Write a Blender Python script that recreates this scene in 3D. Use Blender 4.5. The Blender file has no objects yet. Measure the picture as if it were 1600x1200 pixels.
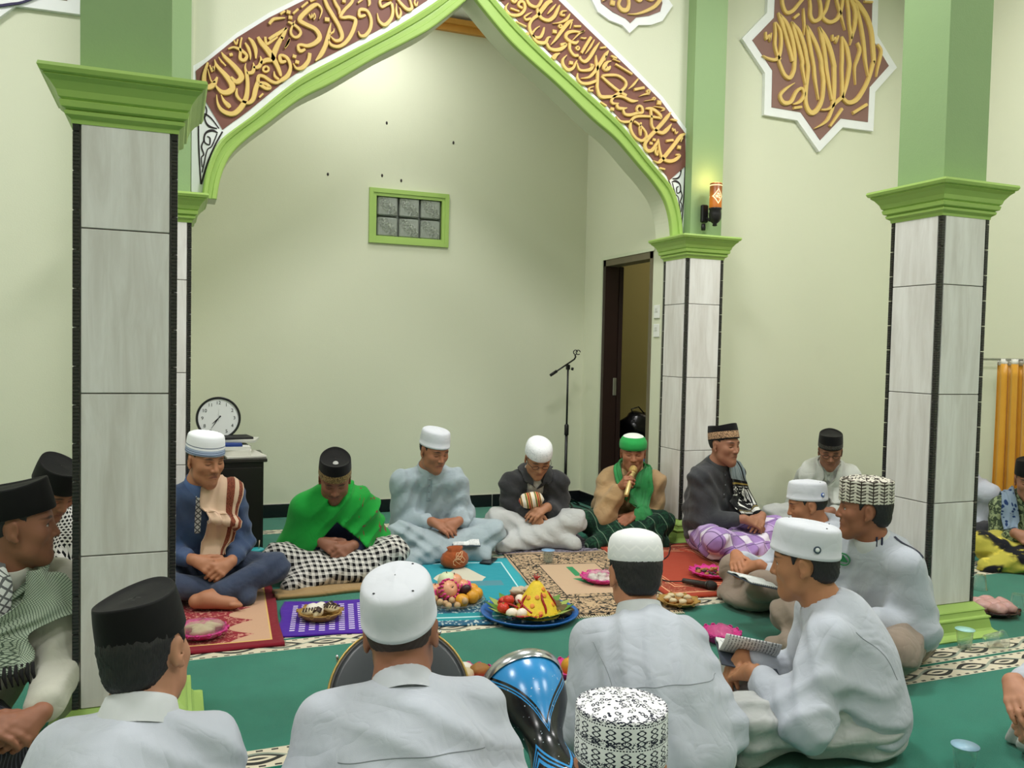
import bpy, bmesh, math, random
import numpy as np
from mathutils import Vector, Matrix, Euler
random.seed(7); np.random.seed(7)
scene = bpy.context.scene
COL = scene.collection
R = math.radians

# ------------------------------------------------------------------ camera
CAM_H = 1.275
yaw, pit, rol = 0.379329, -0.0393872, 0.0213337
fw = Vector((math.sin(yaw)*math.cos(pit), math.cos(yaw)*math.cos(pit), math.sin(pit)))
rt = Vector((math.cos(yaw), -math.sin(yaw), 0)); up = rt.cross(fw)
r2 = rt*math.cos(rol)+up*math.sin(rol); u2 = -rt*math.sin(rol)+up*math.cos(rol)
cam = bpy.data.cameras.new('camera'); cam_o = bpy.data.objects.new('camera', cam); COL.objects.link(cam_o)
cam.sensor_width = 36; cam.lens = 1326.8/1600*36; cam.clip_start = 0.05
cam_o.matrix_world = Matrix(((r2.x, u2.x, -fw.x, 0), (r2.y, u2.y, -fw.y, 0), (r2.z, u2.z, -fw.z, CAM_H), (0, 0, 0, 1)))
scene.camera = cam_o

# ------------------------------------------------------------------ world, view, lights
w = bpy.data.worlds.new('world'); scene.world = w; w.use_nodes = True
w.node_tree.nodes['Background'].inputs[0].default_value = (0.8, 0.88, 1, 1)
w.node_tree.nodes['Background'].inputs[1].default_value = 0.25
scene.view_settings.view_transform = 'Standard'; scene.view_settings.look = 'None'
scene.view_settings.gamma = 1; scene.view_settings.use_curve_mapping = False
scene.view_settings.exposure = 0.0
HALL_CEIL = 4.35
LAMPS = [(-1.7, 3.2, 1.1), (1.65, 3.45, 1.25), (4.2, 3.0, 1.0), (-1.5, 0.3, 0.75), (1.7, 0.0, 0.6), (4.0, 0.3, 0.75)]   # hall ceiling lamps
LAMP_W, NICHE_W = 50, 16
NICHE_LAMP = (1.35, 5.75)
def area_light(name, x, y, z, size, watts, col=(1, 0.985, 1.0)):
    l = bpy.data.lights.new(name, 'AREA'); l.shape = 'DISK'; l.size = size; l.energy = watts; l.color = col
    o = bpy.data.objects.new(name, l); COL.objects.link(o); o.location = (x, y, z); return o
for i, (x, y, k) in enumerate(LAMPS): area_light('ceiling_lamp_light', x, y, HALL_CEIL-0.075, 0.8, LAMP_W*k)
area_light('niche_lamp_light', NICHE_LAMP[0], NICHE_LAMP[1], 3.78, 0.7, NICHE_W)

# ------------------------------------------------------------------ helpers
def tag(o, label=None, cat=None, group=None, kind=None):
    if label: o['label'] = label
    if cat: o['category'] = cat
    if group: o['group'] = group
    if kind: o['kind'] = kind
    return o
def empty(name, loc=(0, 0, 0), rz=0, label=None, cat=None, group=None, kind=None):
    o = bpy.data.objects.new(name, None); COL.objects.link(o); o.location = loc; o.rotation_euler = (0, 0, rz)
    o.empty_display_size = 0.05
    return tag(o, label, cat, group, kind)
def link(name, me, mat=None, parent=None, smooth=None):
    o = bpy.data.objects.new(name, me); COL.objects.link(o)
    if mat is not None and not me.materials: me.materials.append(mat)
    if parent is not None: o.parent = parent
    if smooth is not None and len(me.polygons): me.polygons.foreach_set('use_smooth', [smooth]*len(me.polygons))
    return o
def np_mesh(name, V, F, smooth=True):
    """V (n,3) array, F (m,k) array of equal-size faces"""
    V = np.asarray(V, np.float32); F = np.asarray(F, np.int32); k = F.shape[1]
    me = bpy.data.meshes.new(name)
    me.vertices.add(len(V)); me.vertices.foreach_set('co', V.ravel())
    me.loops.add(F.size); me.loops.foreach_set('vertex_index', F.ravel())
    me.polygons.add(len(F)); me.polygons.foreach_set('loop_start', np.arange(0, F.size, k, dtype=np.int32))
    try: me.polygons.foreach_set('loop_total', np.full(len(F), k, np.int32))
    except Exception: pass
    me.update(calc_edges=True)
    me.polygons.foreach_set('use_smooth', np.full(len(F), smooth))
    return me
def attr(me, name, A):
    a = me.attributes.new(name, 'FLOAT_VECTOR', 'POINT'); a.data.foreach_set('vector', np.asarray(A, np.float32).ravel())
class MB:
    """collects vertices and faces; build() links them as one mesh object"""
    def __init__(s): s.v = []; s.f = []; s.sm = []
    def add(s, V, F, smooth=False):
        b = len(s.v); s.v += [tuple(p) for p in V]; s.f += [tuple(i+b for i in q) for q in F]; s.sm += [smooth]*len(F); return s
    def box(s, c, d, rz=0, m=None):
        hx, hy, hz = d[0]/2, d[1]/2, d[2]/2
        V = [Vector((sx*hx, sy*hy, sz*hz)) for sz in (-1, 1) for sx, sy in ((-1, -1), (1, -1), (1, 1), (-1, 1))]
        if m is None: m = Matrix.Rotation(rz, 3, 'Z')
        V = [m @ p + Vector(c) for p in V]
        return s.add(V, [(3, 2, 1, 0), (4, 5, 6, 7), (0, 1, 5, 4), (1, 2, 6, 5), (2, 3, 7, 6), (3, 0, 4, 7)])
    def bbox(s, c, d, bev=0.004, rz=0):
        """box with chamfered vertical and top edges"""
        hx, hy, hz = d[0]/2, d[1]/2, d[2]/2; b = bev
        rings = []
        for z, o in ((-hz, b), (-hz+b, 0), (hz-b, 0), (hz, b)):
            rings.append([(x*(hx-o)-math.copysign(b, x)*q, y*(hy-o)-math.copysign(b, y)*(1-q), z) for x, y, q in
                          ((-1, -1, 1), (1, -1, 1), (1, -1, 0), (1, 1, 0), (1, 1, 1), (-1, 1, 1), (-1, 1, 0), (-1, -1, 0))])
        m = Matrix.Rotation(rz, 3, 'Z'); C = Vector(c)
        V = [m @ Vector(p)+C for r in rings for p in r]
        F = [(i*8+j, i*8+(j+1) % 8, i*8+8+(j+1) % 8, i*8+8+j) for i in range(3) for j in range(8)]
        F += [tuple(range(7, -1, -1)), tuple(range(24, 32))]
        return s.add(V, F)
    def lathe(s, prof, n=24, c=(0, 0, 0), sx=1, sy=1, m=None, smooth=True, cap=True):
        V = []; C = Vector(c)
        for r, z in prof:
            for j in range(n):
                a = 2*math.pi*j/n; p = Vector((r*sx*math.cos(a), r*sy*math.sin(a), z)); V.append((m @ p if m else p)+C)
        k = len(prof)
        F = [(i*n+j, i*n+(j+1) % n, i*n+n+(j+1) % n, i*n+n+j) for i in range(k-1) for j in range(n)]
        if cap: F += [tuple(range(n-1, -1, -1)), tuple(range((k-1)*n, k*n))]
        return s.add(V, F, smooth)
    def tube(s, pts, r, n=8, smooth=True, flat=1.0):
        pts = [Vector(p) for p in pts]; rr = r if isinstance(r, (list, tuple)) else [r]*len(pts)
        V = []; ref = Vector((0, 0, 1))
        prev = None
        for i, p in enumerate(pts):
            t = (pts[min(i+1, len(pts)-1)]-pts[max(i-1, 0)]).normalized()
            if prev is None:
                a = t.cross(ref); a = a if a.length > 1e-3 else t.cross(Vector((1, 0, 0))); a.normalize()
            else:
                a = (prev-t*prev.dot(t)); a = a.normalized() if a.length > 1e-5 else prev
            prev = a; b = t.cross(a)
            for j in range(n):
                g = 2*math.pi*j/n; V.append(p+a*math.cos(g)*rr[i]+b*math.sin(g)*rr[i]*flat)
        k = len(pts)
        F = [(i*n+j, i*n+(j+1) % n, i*n+n+(j+1) % n, i*n+n+j) for i in range(k-1) for j in range(n)]
        F += [tuple(range(n-1, -1, -1)), tuple(range((k-1)*n, k*n))]
        return s.add(V, F, smooth)
    def ell(s, c, r, nu=12, nv=8, m=None):
        prof = [(max(1e-4, math.sin(math.pi*i/nv)), -math.cos(math.pi*i/nv)) for i in range(nv+1)]
        V = []; C = Vector(c)
        for q, z in prof:
            for j in range(nu):
                a = 2*math.pi*j/nu; p = Vector((q*math.cos(a)*r[0], q*math.sin(a)*r[1], z*r[2])); V.append((m @ p if m else p)+C)
        F = [(i*nu+j, i*nu+(j+1) % nu, i*nu+nu+(j+1) % nu, i*nu+nu+j) for i in range(nv) for j in range(nu)]
        return s.add(V, F, True)
    def mesh(s, name):
        me = bpy.data.meshes.new(name); me.from_pydata(s.v, [], s.f); me.polygons.foreach_set('use_smooth', s.sm); me.update(); return me
    def build(s, name, mat, parent=None): return link(name, s.mesh(name), mat, parent)
def prism(name, pts, y0, y1, mat, parent=None, hole=None):
    """polygon in the X-Z plane, extruded from y0 (front) to y1 (back)"""
    bm = bmesh.new()
    vs = [bm.verts.new((x, y0, z)) for x, z in pts]
    es = [bm.edges.new((vs[i], vs[(i+1) % len(vs)])) for i in range(len(vs))]
    if hole:
        hs = [bm.verts.new((x, y0, z)) for x, z in hole]
        es += [bm.edges.new((hs[i], hs[(i+1) % len(hs)])) for i in range(len(hs))]
    bmesh.ops.triangle_fill(bm, edges=es, use_beauty=True)
    fs = list(bm.faces)
    ex = bmesh.ops.extrude_face_region(bm, geom=fs)
    for v in ex['geom']:
        if isinstance(v, bmesh.types.BMVert): v.co.y = y1
    bmesh.ops.recalc_face_normals(bm, faces=bm.faces)
    me = bpy.data.meshes.new(name); bm.to_mesh(me); bm.free()
    return link(name, me, mat, parent)

# ------------------------------------------------------------------ materials
def hexc(h):
    h = h.lstrip('#'); h = h if len(h) == 6 else ''.join(q*2 for q in h); c = [int(h[i:i+2], 16)/255 for i in (0, 2, 4)]
    return tuple(x/12.92 if x <= 0.04045 else ((x+0.055)/1.055)**2.4 for x in c)+(1,)
class NT:
    """tiny node-expression helper"""
    def __init__(s, name):
        s.m = bpy.data.materials.new(name); s.m.use_nodes = True; s.t = s.m.node_tree; s.n = s.t.nodes; s.b = s.n['Principled BSDF']
    def node(s, ty, **kw):
        n = s.n.new(ty)
        for k, v in kw.items(): setattr(n, k, v)
        return n
    def put(s, sock, v):
        if isinstance(v, bpy.types.NodeSocket): s.t.links.new(v, sock)
        else:
            try: sock.default_value = v
            except Exception: sock.default_value = (v, v, v)
    def ma(s, op, a, b=None, c=None, clamp=False):
        n = s.node('ShaderNodeMath', operation=op, use_clamp=clamp); s.put(n.inputs[0], a)
        if b is not None: s.put(n.inputs[1], b)
        if c is not None: s.put(n.inputs[2], c)
        return n.outputs[0]
    def vm(s, op, a, b=None):
        n = s.node('ShaderNodeVectorMath', operation=op); s.put(n.inputs[0], a)
        if b is not None:
            if op == 'SCALE': s.put(n.inputs['Scale'], b)
            else: s.put(n.inputs[1], b)
        return n.outputs['Value'] if op in ('LENGTH', 'DOT_PRODUCT', 'DISTANCE') else n.outputs[0]
    def mix(s, f, a, b):
        n = s.node('ShaderNodeMix', data_type='RGBA'); s.put(n.inputs[0], f); s.put(n.inputs[6], a); s.put(n.inputs[7], b); return n.outputs[2]
    def coord(s, kind='Object'): return s.node('ShaderNodeTexCoord').outputs[kind]
    def at(s, name): return s.node('ShaderNodeAttribute', attribute_name=name).outputs['Vector']
    def xyz(s, v):
        n = s.node('ShaderNodeSeparateXYZ'); s.put(n.inputs[0], v); return n.outputs[0], n.outputs[1], n.outputs[2]
    def cxyz(s, x, y, z):
        n = s.node('ShaderNodeCombineXYZ'); s.put(n.inputs[0], x); s.put(n.inputs[1], y); s.put(n.inputs[2], z); return n.outputs[0]
    def noise(s, v, scale, detail=3, rough=0.5, dist=0.0):
        n = s.node('ShaderNodeTexNoise'); s.put(n.inputs['Vector'], v); n.inputs['Scale'].default_value = scale
        n.inputs['Detail'].default_value = detail; n.inputs['Roughness'].default_value = rough; n.inputs['Distortion'].default_value = dist
        return n.outputs['Fac']
    def vor(s, v, scale, feature='F1', out='Distance', rnd=1.0):
        n = s.node('ShaderNodeTexVoronoi', feature=feature); s.put(n.inputs['Vector'], v); n.inputs['Scale'].default_value = scale
        n.inputs['Randomness'].default_value = rnd; return n.outputs[out]
    def ramp(s, f, lo, hi):           # smooth 0..1 between lo and hi
        n = s.node('ShaderNodeMapRange', interpolation_type='SMOOTHSTEP'); s.put(n.inputs[0], f); n.inputs[1].default_value = lo; n.inputs[2].default_value = hi
        return n.outputs[0]
    def band(s, f, lo, hi):           # 1 inside lo..hi
        return s.ma('MULTIPLY', s.ma('GREATER_THAN', f, lo), s.ma('LESS_THAN', f, hi))
    def frac(s, f, per): return s.ma('FRACT', s.ma('DIVIDE', f, per))
    def mul(s, *a):
        r = a[0]
        for b in a[1:]: r = s.ma('MULTIPLY', r, b)
        return r
    def mx(s, *a):
        r = a[0]
        for b in a[1:]: r = s.ma('MAXIMUM', r, b)
        return r
    def bump(s, h, strength=0.3, dist=0.01):
        n = s.node('ShaderNodeBump'); n.inputs['Strength'].default_value = strength; n.inputs['Distance'].default_value = dist
        s.put(n.inputs['Height'], h); s.t.links.new(n.outputs[0], s.b.inputs['Normal'])
    def out(s, col=None, rough=None, metal=None, spec=None, sheen=None):
        if col is not None: s.put(s.b.inputs['Base Color'], col)
        if rough is not None: s.put(s.b.inputs['Roughness'], rough)
        if metal is not None: s.put(s.b.inputs['Metallic'], metal)
        if spec is not None: s.put(s.b.inputs['Specular IOR Level'], spec)
        if sheen is not None: s.put(s.b.inputs['Sheen Weight'], sheen)
        return s.m
_mc = {}
def plain(name, hx, rough=0.6, metal=0, spec=0.5, var=0.06, bump=0.0, bscale=60):
    if name in _mc: return _mc[name]
    t = NT(name); c = hexc(hx) if isinstance(hx, str) else hx
    co = t.coord(); n = t.noise(co, bscale*0.2, 4)
    dark = tuple(x*(1-var*2) for x in c[:3])+(1,); lite = tuple(min(1, x*(1+var)) for x in c[:3])+(1,)
    if bump: t.bump(t.noise(co, bscale, 3), bump, 0.004)
    _mc[name] = t.out(t.mix(n, dark, lite), rough, metal, spec); return _mc[name]
def fabric(name, hx=None, rough=0.9, bump=0.25, sheen=0.15, weave=900):
    """cloth; with hx None the colour is the object's own colour"""
    if name in _mc: return _mc[name]
    t = NT(name); co = t.coord(); n = t.noise(co, 9, 4)
    c = t.node('ShaderNodeObjectInfo').outputs['Color'] if hx is None else hexc(hx)
    col = t.mix(t.ma('MULTIPLY', n, 0.22), c, t.mix(1.0, c, (0.35, 0.35, 0.37, 1)) if hx is None else tuple(x*0.6 for x in c[:3])+(1,))
    rd = t.ma('ABSOLUTE', t.ma('SUBTRACT', t.noise(co, 5.0, 2, 0.5, 1.1), 0.5)); rd2 = t.ma('ABSOLUTE', t.ma('SUBTRACT', t.noise(co, 13, 2, 0.5, 0.9), 0.5))
    t.bump(t.ma('ADD', t.ma('ADD', t.ma('MULTIPLY', rd, 1.6), t.ma('MULTIPLY', rd2, 0.45)), t.ma('MULTIPLY', t.noise(co, weave, 1), 0.03)), min(1, bump*1.5), 0.03)
    _mc[name] = t.out(col, rough, 0, 0.25, sheen); return _mc[name]
def glass(name, tint='#ffffff', rough=0.05, alpha=0.3, ior=1.2):
    if name in _mc: return _mc[name]
    t = NT(name); t.out(hexc(tint), rough, 0, 0.5); t.b.inputs['Transmission Weight'].default_value = 1-alpha*0.3; t.b.inputs['IOR'].default_value = ior
    t.b.inputs['Alpha'].default_value = 0.35+alpha*0.5
    _mc[name] = t.m; return t.m
def emis(name, hx, strength):
    t = NT(name); t.out(hexc(hx), 0.6); t.b.inputs['Emission Color'].default_value = hexc(hx); t.b.inputs['Emission Strength'].default_value = strength; return t.m

def wall_mat(name, hx):
    t = NT(name); co = t.coord(); c = hexc(hx)
    n = t.noise(co, 1.3, 4); col = t.mix(t.ma('MULTIPLY', n, 0.5), c, tuple(x*0.92 for x in c[:3])+(1,))
    spots = t.mul(t.ramp(t.noise(co, 3.1, 2), 0.66, 0.72), 0.10)
    col = t.mix(spots, col, tuple(x*0.85 for x in c[:3])+(1,))
    t.bump(t.ma('ADD', t.noise(co, 120, 3), t.ma('MULTIPLY', t.noise(co, 9, 3), 2.0)), 0.12, 0.004)
    return t.out(col, 0.55, 0, 0.35)
M_WALL = wall_mat('plaster_pale_green', '#DDE0C8')
M_CEIL = wall_mat('ceiling_white', '#F1F4F4')
M_GREEN = wall_mat('paint_mid_green', '#92AE7C')
M_LIME = plain('paint_lime_green', '#A5C667', 0.42, var=0.05, bump=0.08, bscale=30)
M_WHITE = plain('paint_white', '#F3F5F6', 0.5, var=0.02)
M_BROWN = plain('paint_brown', '#7E4F44', 0.6, var=0.08)
M_GOLD = plain('paint_gold', '#EBC878', 0.5, var=0.06, bump=0.1, bscale=40)
M_ORANGE = plain('cornice_orange', '#D99A45', 0.4, var=0.05)
M_BLACK = plain('black_line', '#241A1E', 0.6, var=0.05)
def tile_mat():
    t = NT('tile_travertine'); co = t.coord(); oi = t.node('ShaderNodeObjectInfo').outputs['Random']
    x, y, z = t.xyz(co)
    v = t.cxyz(t.ma('ADD', t.ma('ADD', x, y), t.ma('MULTIPLY', oi, 7)), 0.0, t.ma('MULTIPLY', z, 0.12))
    n = t.noise(v, 26, 5, 0.6, 0.6); n2 = t.noise(v, 7, 3, 0.5, 0.4)
    f = t.ma('ADD', t.ma('MULTIPLY', n, 0.6), t.ma('MULTIPLY', n2, 0.5))
    col = t.mix(t.ramp(f, 0.35, 0.8), hexc('#EDEBE9'), hexc('#D2CDC8'))
    return t.out(col, 0.22, 0, 0.5)
M_TILE = tile_mat()
def accent_mat():
    t = NT('tile_accent_black'); x, y, z = t.xyz(t.coord())
    rib = t.ma('GREATER_THAN', t.frac(z, 0.011), 0.45)
    t.bump(rib, 0.6, 0.004)
    return t.out(t.mix(rib, hexc('#0E0E0F'), hexc('#2E2C2B')), 0.25, 0, 0.6)
M_ACC = accent_mat()
M_GROUT = plain('grout', '#8E8A84', 0.9)
# ------------------------------------------------------------------ room shell
WY = 5.225; AY = 5.042; BY = 6.46; NX = 3.217; RX = 5.42; NL = 0.02; LX = -3.6
def slab(name, x0, x1, y0, y1, z0, z1, mat, kind='structure', parent=None):
    o = MB().box(((x0+x1)/2, (y0+y1)/2, (z0+z1)/2), (x1-x0, y1-y0, z1-z0)).build(name, mat, parent)
    if parent is None: tag(o, kind=kind)
    return o
def tagw(o, label): return tag(o, label, 'wall' if 'wall' in o.name else None, kind='structure')
M_SLAB = plain('floor_slab', '#2A5A48', 0.9)
fl = slab('floor', LX-0.1, 8.2, -3.6, 8.2, -0.12, -0.006, M_SLAB); tag(fl, 'green carpeted floor of the prayer hall', 'floor')
o = slab('ceiling', LX-0.1, RX+0.1, -3.6, WY, HALL_CEIL, HALL_CEIL+0.1, M_CEIL); tag(o, 'white ceiling of the prayer hall', 'ceiling')
o = slab('ceiling', NL-0.1, NX, WY, BY+0.1, 3.86, 3.96, M_CEIL); tag(o, 'white ceiling of the niche behind the arch', 'ceiling')
o = slab('wall_left', LX-0.1, LX, -3.6, WY+0.1, -0.006, HALL_CEIL, M_WALL); tag(o, 'pale green side wall left of the hall', 'wall')
o = slab('wall_back', LX, RX, -3.6, -3.5, -0.006, HALL_CEIL, M_WALL); tag(o, 'pale green wall behind the camera', 'wall')
o = slab('wall_right', RX, RX+0.1, -3.6, WY+0.1, -0.006, HALL_CEIL, M_WALL); tag(o, 'pale green side wall behind the orange curtain', 'wall')
o = slab('wall_front_left', LX, 0.02, WY, WY+0.1, -0.006, HALL_CEIL, M_WALL); tag(o, 'pale green front wall left of the arch', 'wall')
o = slab('wall_front_right', NX+0.12, RX, WY, WY+0.1, -0.006, HALL_CEIL, M_WALL); tag(o, 'pale green front wall with star panel right of the arch', 'wall')
o = slab('wall_niche_left', NL-0.1, NL, WY+0.1, BY+0.1, -0.006, 3.86, M_WALL); tag(o, 'left wall inside the niche', 'wall')
# niche back wall with an opening for the glass-block window
wx0, wx1, wz0, wz1 = 1.372, 2.004, 2.075, 2.49
mb = MB()
for x0, x1, z0, z1 in ((NL, wx0, -.006, 3.86), (wx1, NX+0.1, -.006, 3.86), (wx0, wx1, -.006, wz0), (wx0, wx1, wz1, 3.86)):
    mb.box(((x0+x1)/2, BY+0.06, (z0+z1)/2), (x1-x0, 0.12, z1-z0))
o = mb.build('wall_niche_back', M_WALL); tag(o, 'pale green back wall of the niche with glass block window', 'wall', kind='structure')
# small nail marks on the niche wall
for x, z in ((1.50, 2.99), (2.035, 2.90), (1.06, 2.56), (1.47, 2.59), (1.62, 2.565)):
    MB().ell((x, BY-0.001, z), (0.008, 0.004, 0.013), 8, 6).build('nail_hole', M_BLACK, o)
# niche right wall with doorway
dy0, dy1, dz = 5.36, 6.12, 2.015
mb = MB()
for y0, y1, z0, z1 in ((WY-0.0, dy0, -.006, 3.86), (dy1, BY, -.006, 3.86), (dy0, dy1, dz, 3.86)):
    mb.box((NX+0.06, (y0+y1)/2, (z0+z1)/2), (0.12, y1-y0, z1-z0))
o = mb.build('wall_niche_right', M_WALL); tag(o, 'pale green right wall of the niche with the doorway', 'wall', kind='structure')
# store room behind the doorway
M_STORE = wall_mat('plaster_store', '#C9BC7C')
o = slab('wall_store_back', NX+0.12, 6.6, 6.95, 7.05, -.006, 3.0, M_STORE); tag(o, 'ochre wall of the store room behind the doorway', 'wall')
o = slab('wall_store_right', 6.5, 6.6, WY+0.1, 6.95, -.006, 3.0, M_STORE); tag(o, 'far side wall of the store room', 'wall')
o = slab('wall_store_left', NX+0.0, NX+0.12, BY+0.12, 7.05, -.006, 3.0, M_STORE); tag(o, 'near side wall of the store room', 'wall')
o = slab('ceiling', NX+0.12, 6.6, WY+0.1, 7.05, 3.0, 3.1, plain('store_ceiling', '#A59B85', 0.8)); tag(o, 'store room ceiling', 'ceiling')
area_light('store_lamp_light', 4.9, 6.0, 2.9, 0.2, 7.5, (1, 0.9, 0.7))
# door frame + open leaf
M_DARKWOOD = plain('dark_brown_wood', '#2C1A18', 0.4, var=0.1)
M_FRAMEW = plain('door_frame_wood', '#6F6650', 0.55, var=0.1)
d = empty('door_1', (NX, (dy0+dy1)/2, 0), label='open dark brown door in the niche doorway', cat='door', kind='structure')
def P(mb, name, mat, par):  # build with world coords under an unrotated parent
    ob = mb.build(name, mat); ob.parent = par; ob.matrix_parent_inverse = Matrix.Translation(-Vector(par.location)); return ob
P(MB().box((NX+0.055, dy1-0.02, dz/2), (0.12, 0.04, dz)), 'door_jamb', M_DARKWOOD, d)
P(MB().box((NX+0.055, dy0+0.02, dz/2), (0.12, 0.04, dz)), 'door_jamb', M_FRAMEW, d)
P(MB().box((NX+0.055, (dy0+dy1)/2, dz-0.025), (0.12, dy1-dy0, 0.05)), 'door_head', M_FRAMEW, d)
leaf = P(MB().bbox((NX+0.145+0.36*math.sin(0.22), dy1-0.03+0.36*math.cos(0.22), 0.99), (0.04, 0.72, 1.96), 0.004, -0.22), 'door_leaf', M_DARKWOOD, d)
P(MB().bbox((NX+0.10, dy1-0.044, 1.0), (0.03, 0.006, 0.14), 0.002), 'lock_plate', plain('steel', '#C9C9C4', 0.3, 0.9), d)
M_TRIMP = plain('trim_pale', '#D5DBC0', 0.5)
o = MB().box((NX-0.006, dy1+0.012, dz/2), (0.012, 0.024, dz)).box((NX-0.006, (dy0+dy1)/2, dz+0.012), (0.012, dy1-dy0+0.05, 0.024)).build('trim_1', M_TRIMP); tag(o, 'pale trim around the doorway', 'trim', kind='structure')
# baseboards: black tiles with light joints
M_BASE = plain('baseboard_black', '#14161A', 0.25, var=0.1)
M_JOINT = plain('baseboard_joint', '#C9CBBd', 0.8)
def baseboard(name, a, b, nrm, label, n):
    a = Vector(a); b = Vector(b); L = (b-a).length; d_ = (b-a)/L; ang = math.atan2(d_.y, d_.x)
    e = empty(name, a, ang, label, 'baseboard', kind='structure')
    MB().box((L/2, -0.003, 0.05), (L, 0.006, 0.1)).build('joint_backing', M_JOINT, e)
    w_ = L/n; me = MB().bbox((0, 0, 0), (w_-0.008, 0.012, 0.098), 0.002).mesh('baseboard_tile'); me.materials.append(M_BASE)
    for i in range(n): t_ = link('baseboard_tile', me, None, e); t_.location = ((i+.5)*w_, -0.010, 0.051)
baseboard('baseboard_back', (NL, BY, 0), (NX, BY, 0), 0, 'black tiled baseboard of the niche back wall', 8)
baseboard('baseboard_niche_right', (NX, BY, 0), (NX, dy1+0.03, 0), 0, 'black tiled baseboard beside the doorway', 1)
baseboard('baseboard_front_right', (3.6, WY, 0), (RX, WY, 0), 0, 'black tiled baseboard under the star panel wall', 5)
baseboard('baseboard_front_left', (LX, WY, 0), (-0.22, WY, 0), 0, 'black tiled baseboard of the front wall left of the arch', 8)
baseboard('baseboard_right', (RX, WY, 0), (RX, -3.5, 0), 0, 'black tiled baseboard under the orange curtain', 20)
# orange cornice
o = MB().box(((NL+NX)/2, BY-0.02, 3.775), (NX-NL, 0.04, 0.05)).box(((NL+NX)/2, BY-0.035, 3.815), (NX-NL, 0.07, 0.04)).build('trim_2', M_ORANGE); tag(o, 'orange cornice at the top of the niche back wall', 'trim', kind='structure')

# ------------------------------------------------------------------ glass block window
M_BLOCK = NT('glass_block')
def _gb():
    t = M_BLOCK; co = t.coord(); x, y, z = t.xyz(co)
    n = t.noise(co, 60, 4, 0.6, 1.5); dgl = t.ma('ABSOLUTE', t.ma('ADD', x, z))
    sw = t.mul(t.ramp(n, 0.45, 0.6), t.ma('SUBTRACT', 1.0, t.ramp(dgl, 0.02, 0.07)))
    t.bump(t.ma('ADD', t.ma('MULTIPLY', sw, 1.0), t.ma('MULTIPLY', n, 0.3)), 0.9, 0.01)
    return t.out(t.mix(sw, hexc('#8E958C'), hexc('#C3CABF')), 0.12, 0, 0.9)
_gb()
win = empty('window_1', ((wx0+wx1)/2, BY, (wz0+wz1)/2), label='glass block window with lime green frame in the niche wall', cat='window', kind='structure')
W_, H_ = wx1-wx0, wz1-wz0
for k, (ow, dp, zz) in enumerate(((0.0, 0.022, 0.032), (0.03, 0.014, 0.026))):
    mb = MB()
    for sx in (-1, 1): mb.box((sx*(W_/2-ow-zz/2), -dp/2+0.01, 0), (zz, dp+0.02, H_-2*ow))
    for sz in (-1, 1): mb.box((0, -dp/2+0.01, sz*(H_/2-ow-zz/2)), (W_-2*ow-2*zz+0.002, dp+0.02, zz))
    mb.build('window_frame', M_LIME, win)
cw, ch = (W_-0.12)/3, (H_-0.10)/2
me = bpy.data.meshes.new('glass_block')
bm_ = MB().bbox((0, 0, 0), (cw-0.014, 0.05, ch-0.014), 0.008).mesh('glass_block'); bm_.materials.append(M_BLOCK.m)
MB().box((0, 0.05, 0), (W_-0.1, 0.02, H_-0.08)).build('mortar_bed', plain('mortar', '#7C837A', 0.8), win)
for i in range(3):
    for j in range(2): b_ = link('glass_block', bm_, None, win); b_.location = ((i-1)*cw, 0.02, (j-.5)*ch)

# ------------------------------------------------------------------ columns
CH = 0.145          # half width of a column
GROUTS = [0.117, 0.617, 1.117, 1.617]
CAPZ = 1.93
def sq_loft(prof, half, top=True):
    V = []; F = []
    for z, o_ in prof:
        h = half+o_; V += [(-h, -h, z), (h, -h, z), (h, h, z), (-h, h, z)]
    for i in range(len(prof)-1):
        for j in range(4): F.append((i*4+j, i*4+(j+1) % 4, i*4+4+(j+1) % 4, i*4+4+j))
    F += [(3, 2, 1, 0), tuple((len(prof)-1)*4+j for j in range(4))]
    return MB().add(V, F)
tile_meshes = {}
def tile_mesh(h):
    k = round(h, 3)
    if k not in tile_meshes:
        me = MB().bbox((0, 0, 0), (0.246, 0.010, h-0.004), 0.0015).mesh('wall_tile'); me.materials.append(M_TILE); tile_meshes[k] = me
    return tile_meshes[k]
acc_me = MB().bbox((0, 0, 0), (0.0185, 0.0185, 0.1145), 0.0012).mesh('accent_tile'); acc_me.materials.append(M_ACC)
core_me = MB().box((0, 0, 0.97), (2*CH-0.016, 2*CH-0.016, 1.94)).mesh('column_core'); core_me.materials.append(M_GROUT)
cap_me = sq_loft([(1.925, -0.02), (1.925, 0.004), (1.938, 0.006), (1.948, 0.02), (1.958, 0.022), (1.962, 0.016), (1.968, 0.03), (1.984, 0.034), (1.988, 0.028), (1.994, 0.036),
                  (2.012, 0.042), (2.034, 0.058), (2.046, 0.072), (2.050, 0.070), (2.054, 0.080), (2.066, 0.086), (2.076, 0.083), (2.079, 0.07), (2.079, -0.02)], CH).mesh('capital'); cap_me.materials.append(M_LIME)
base_me = sq_loft([(-0.004, 0.095), (0.006, 0.097), (0.012, 0.088), (0.022, 0.066), (0.032, 0.058), (0.074, 0.050), (0.078, 0.056), (0.084, 0.054), (0.088, 0.042), (0.108, 0.034), (0.112, 0.038),
                   (0.118, 0.034), (0.134, 0.014), (0.142, 0.004), (0.142, -0.02)], CH).mesh('plinth'); base_me.materials.append(M_LIME)
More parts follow.
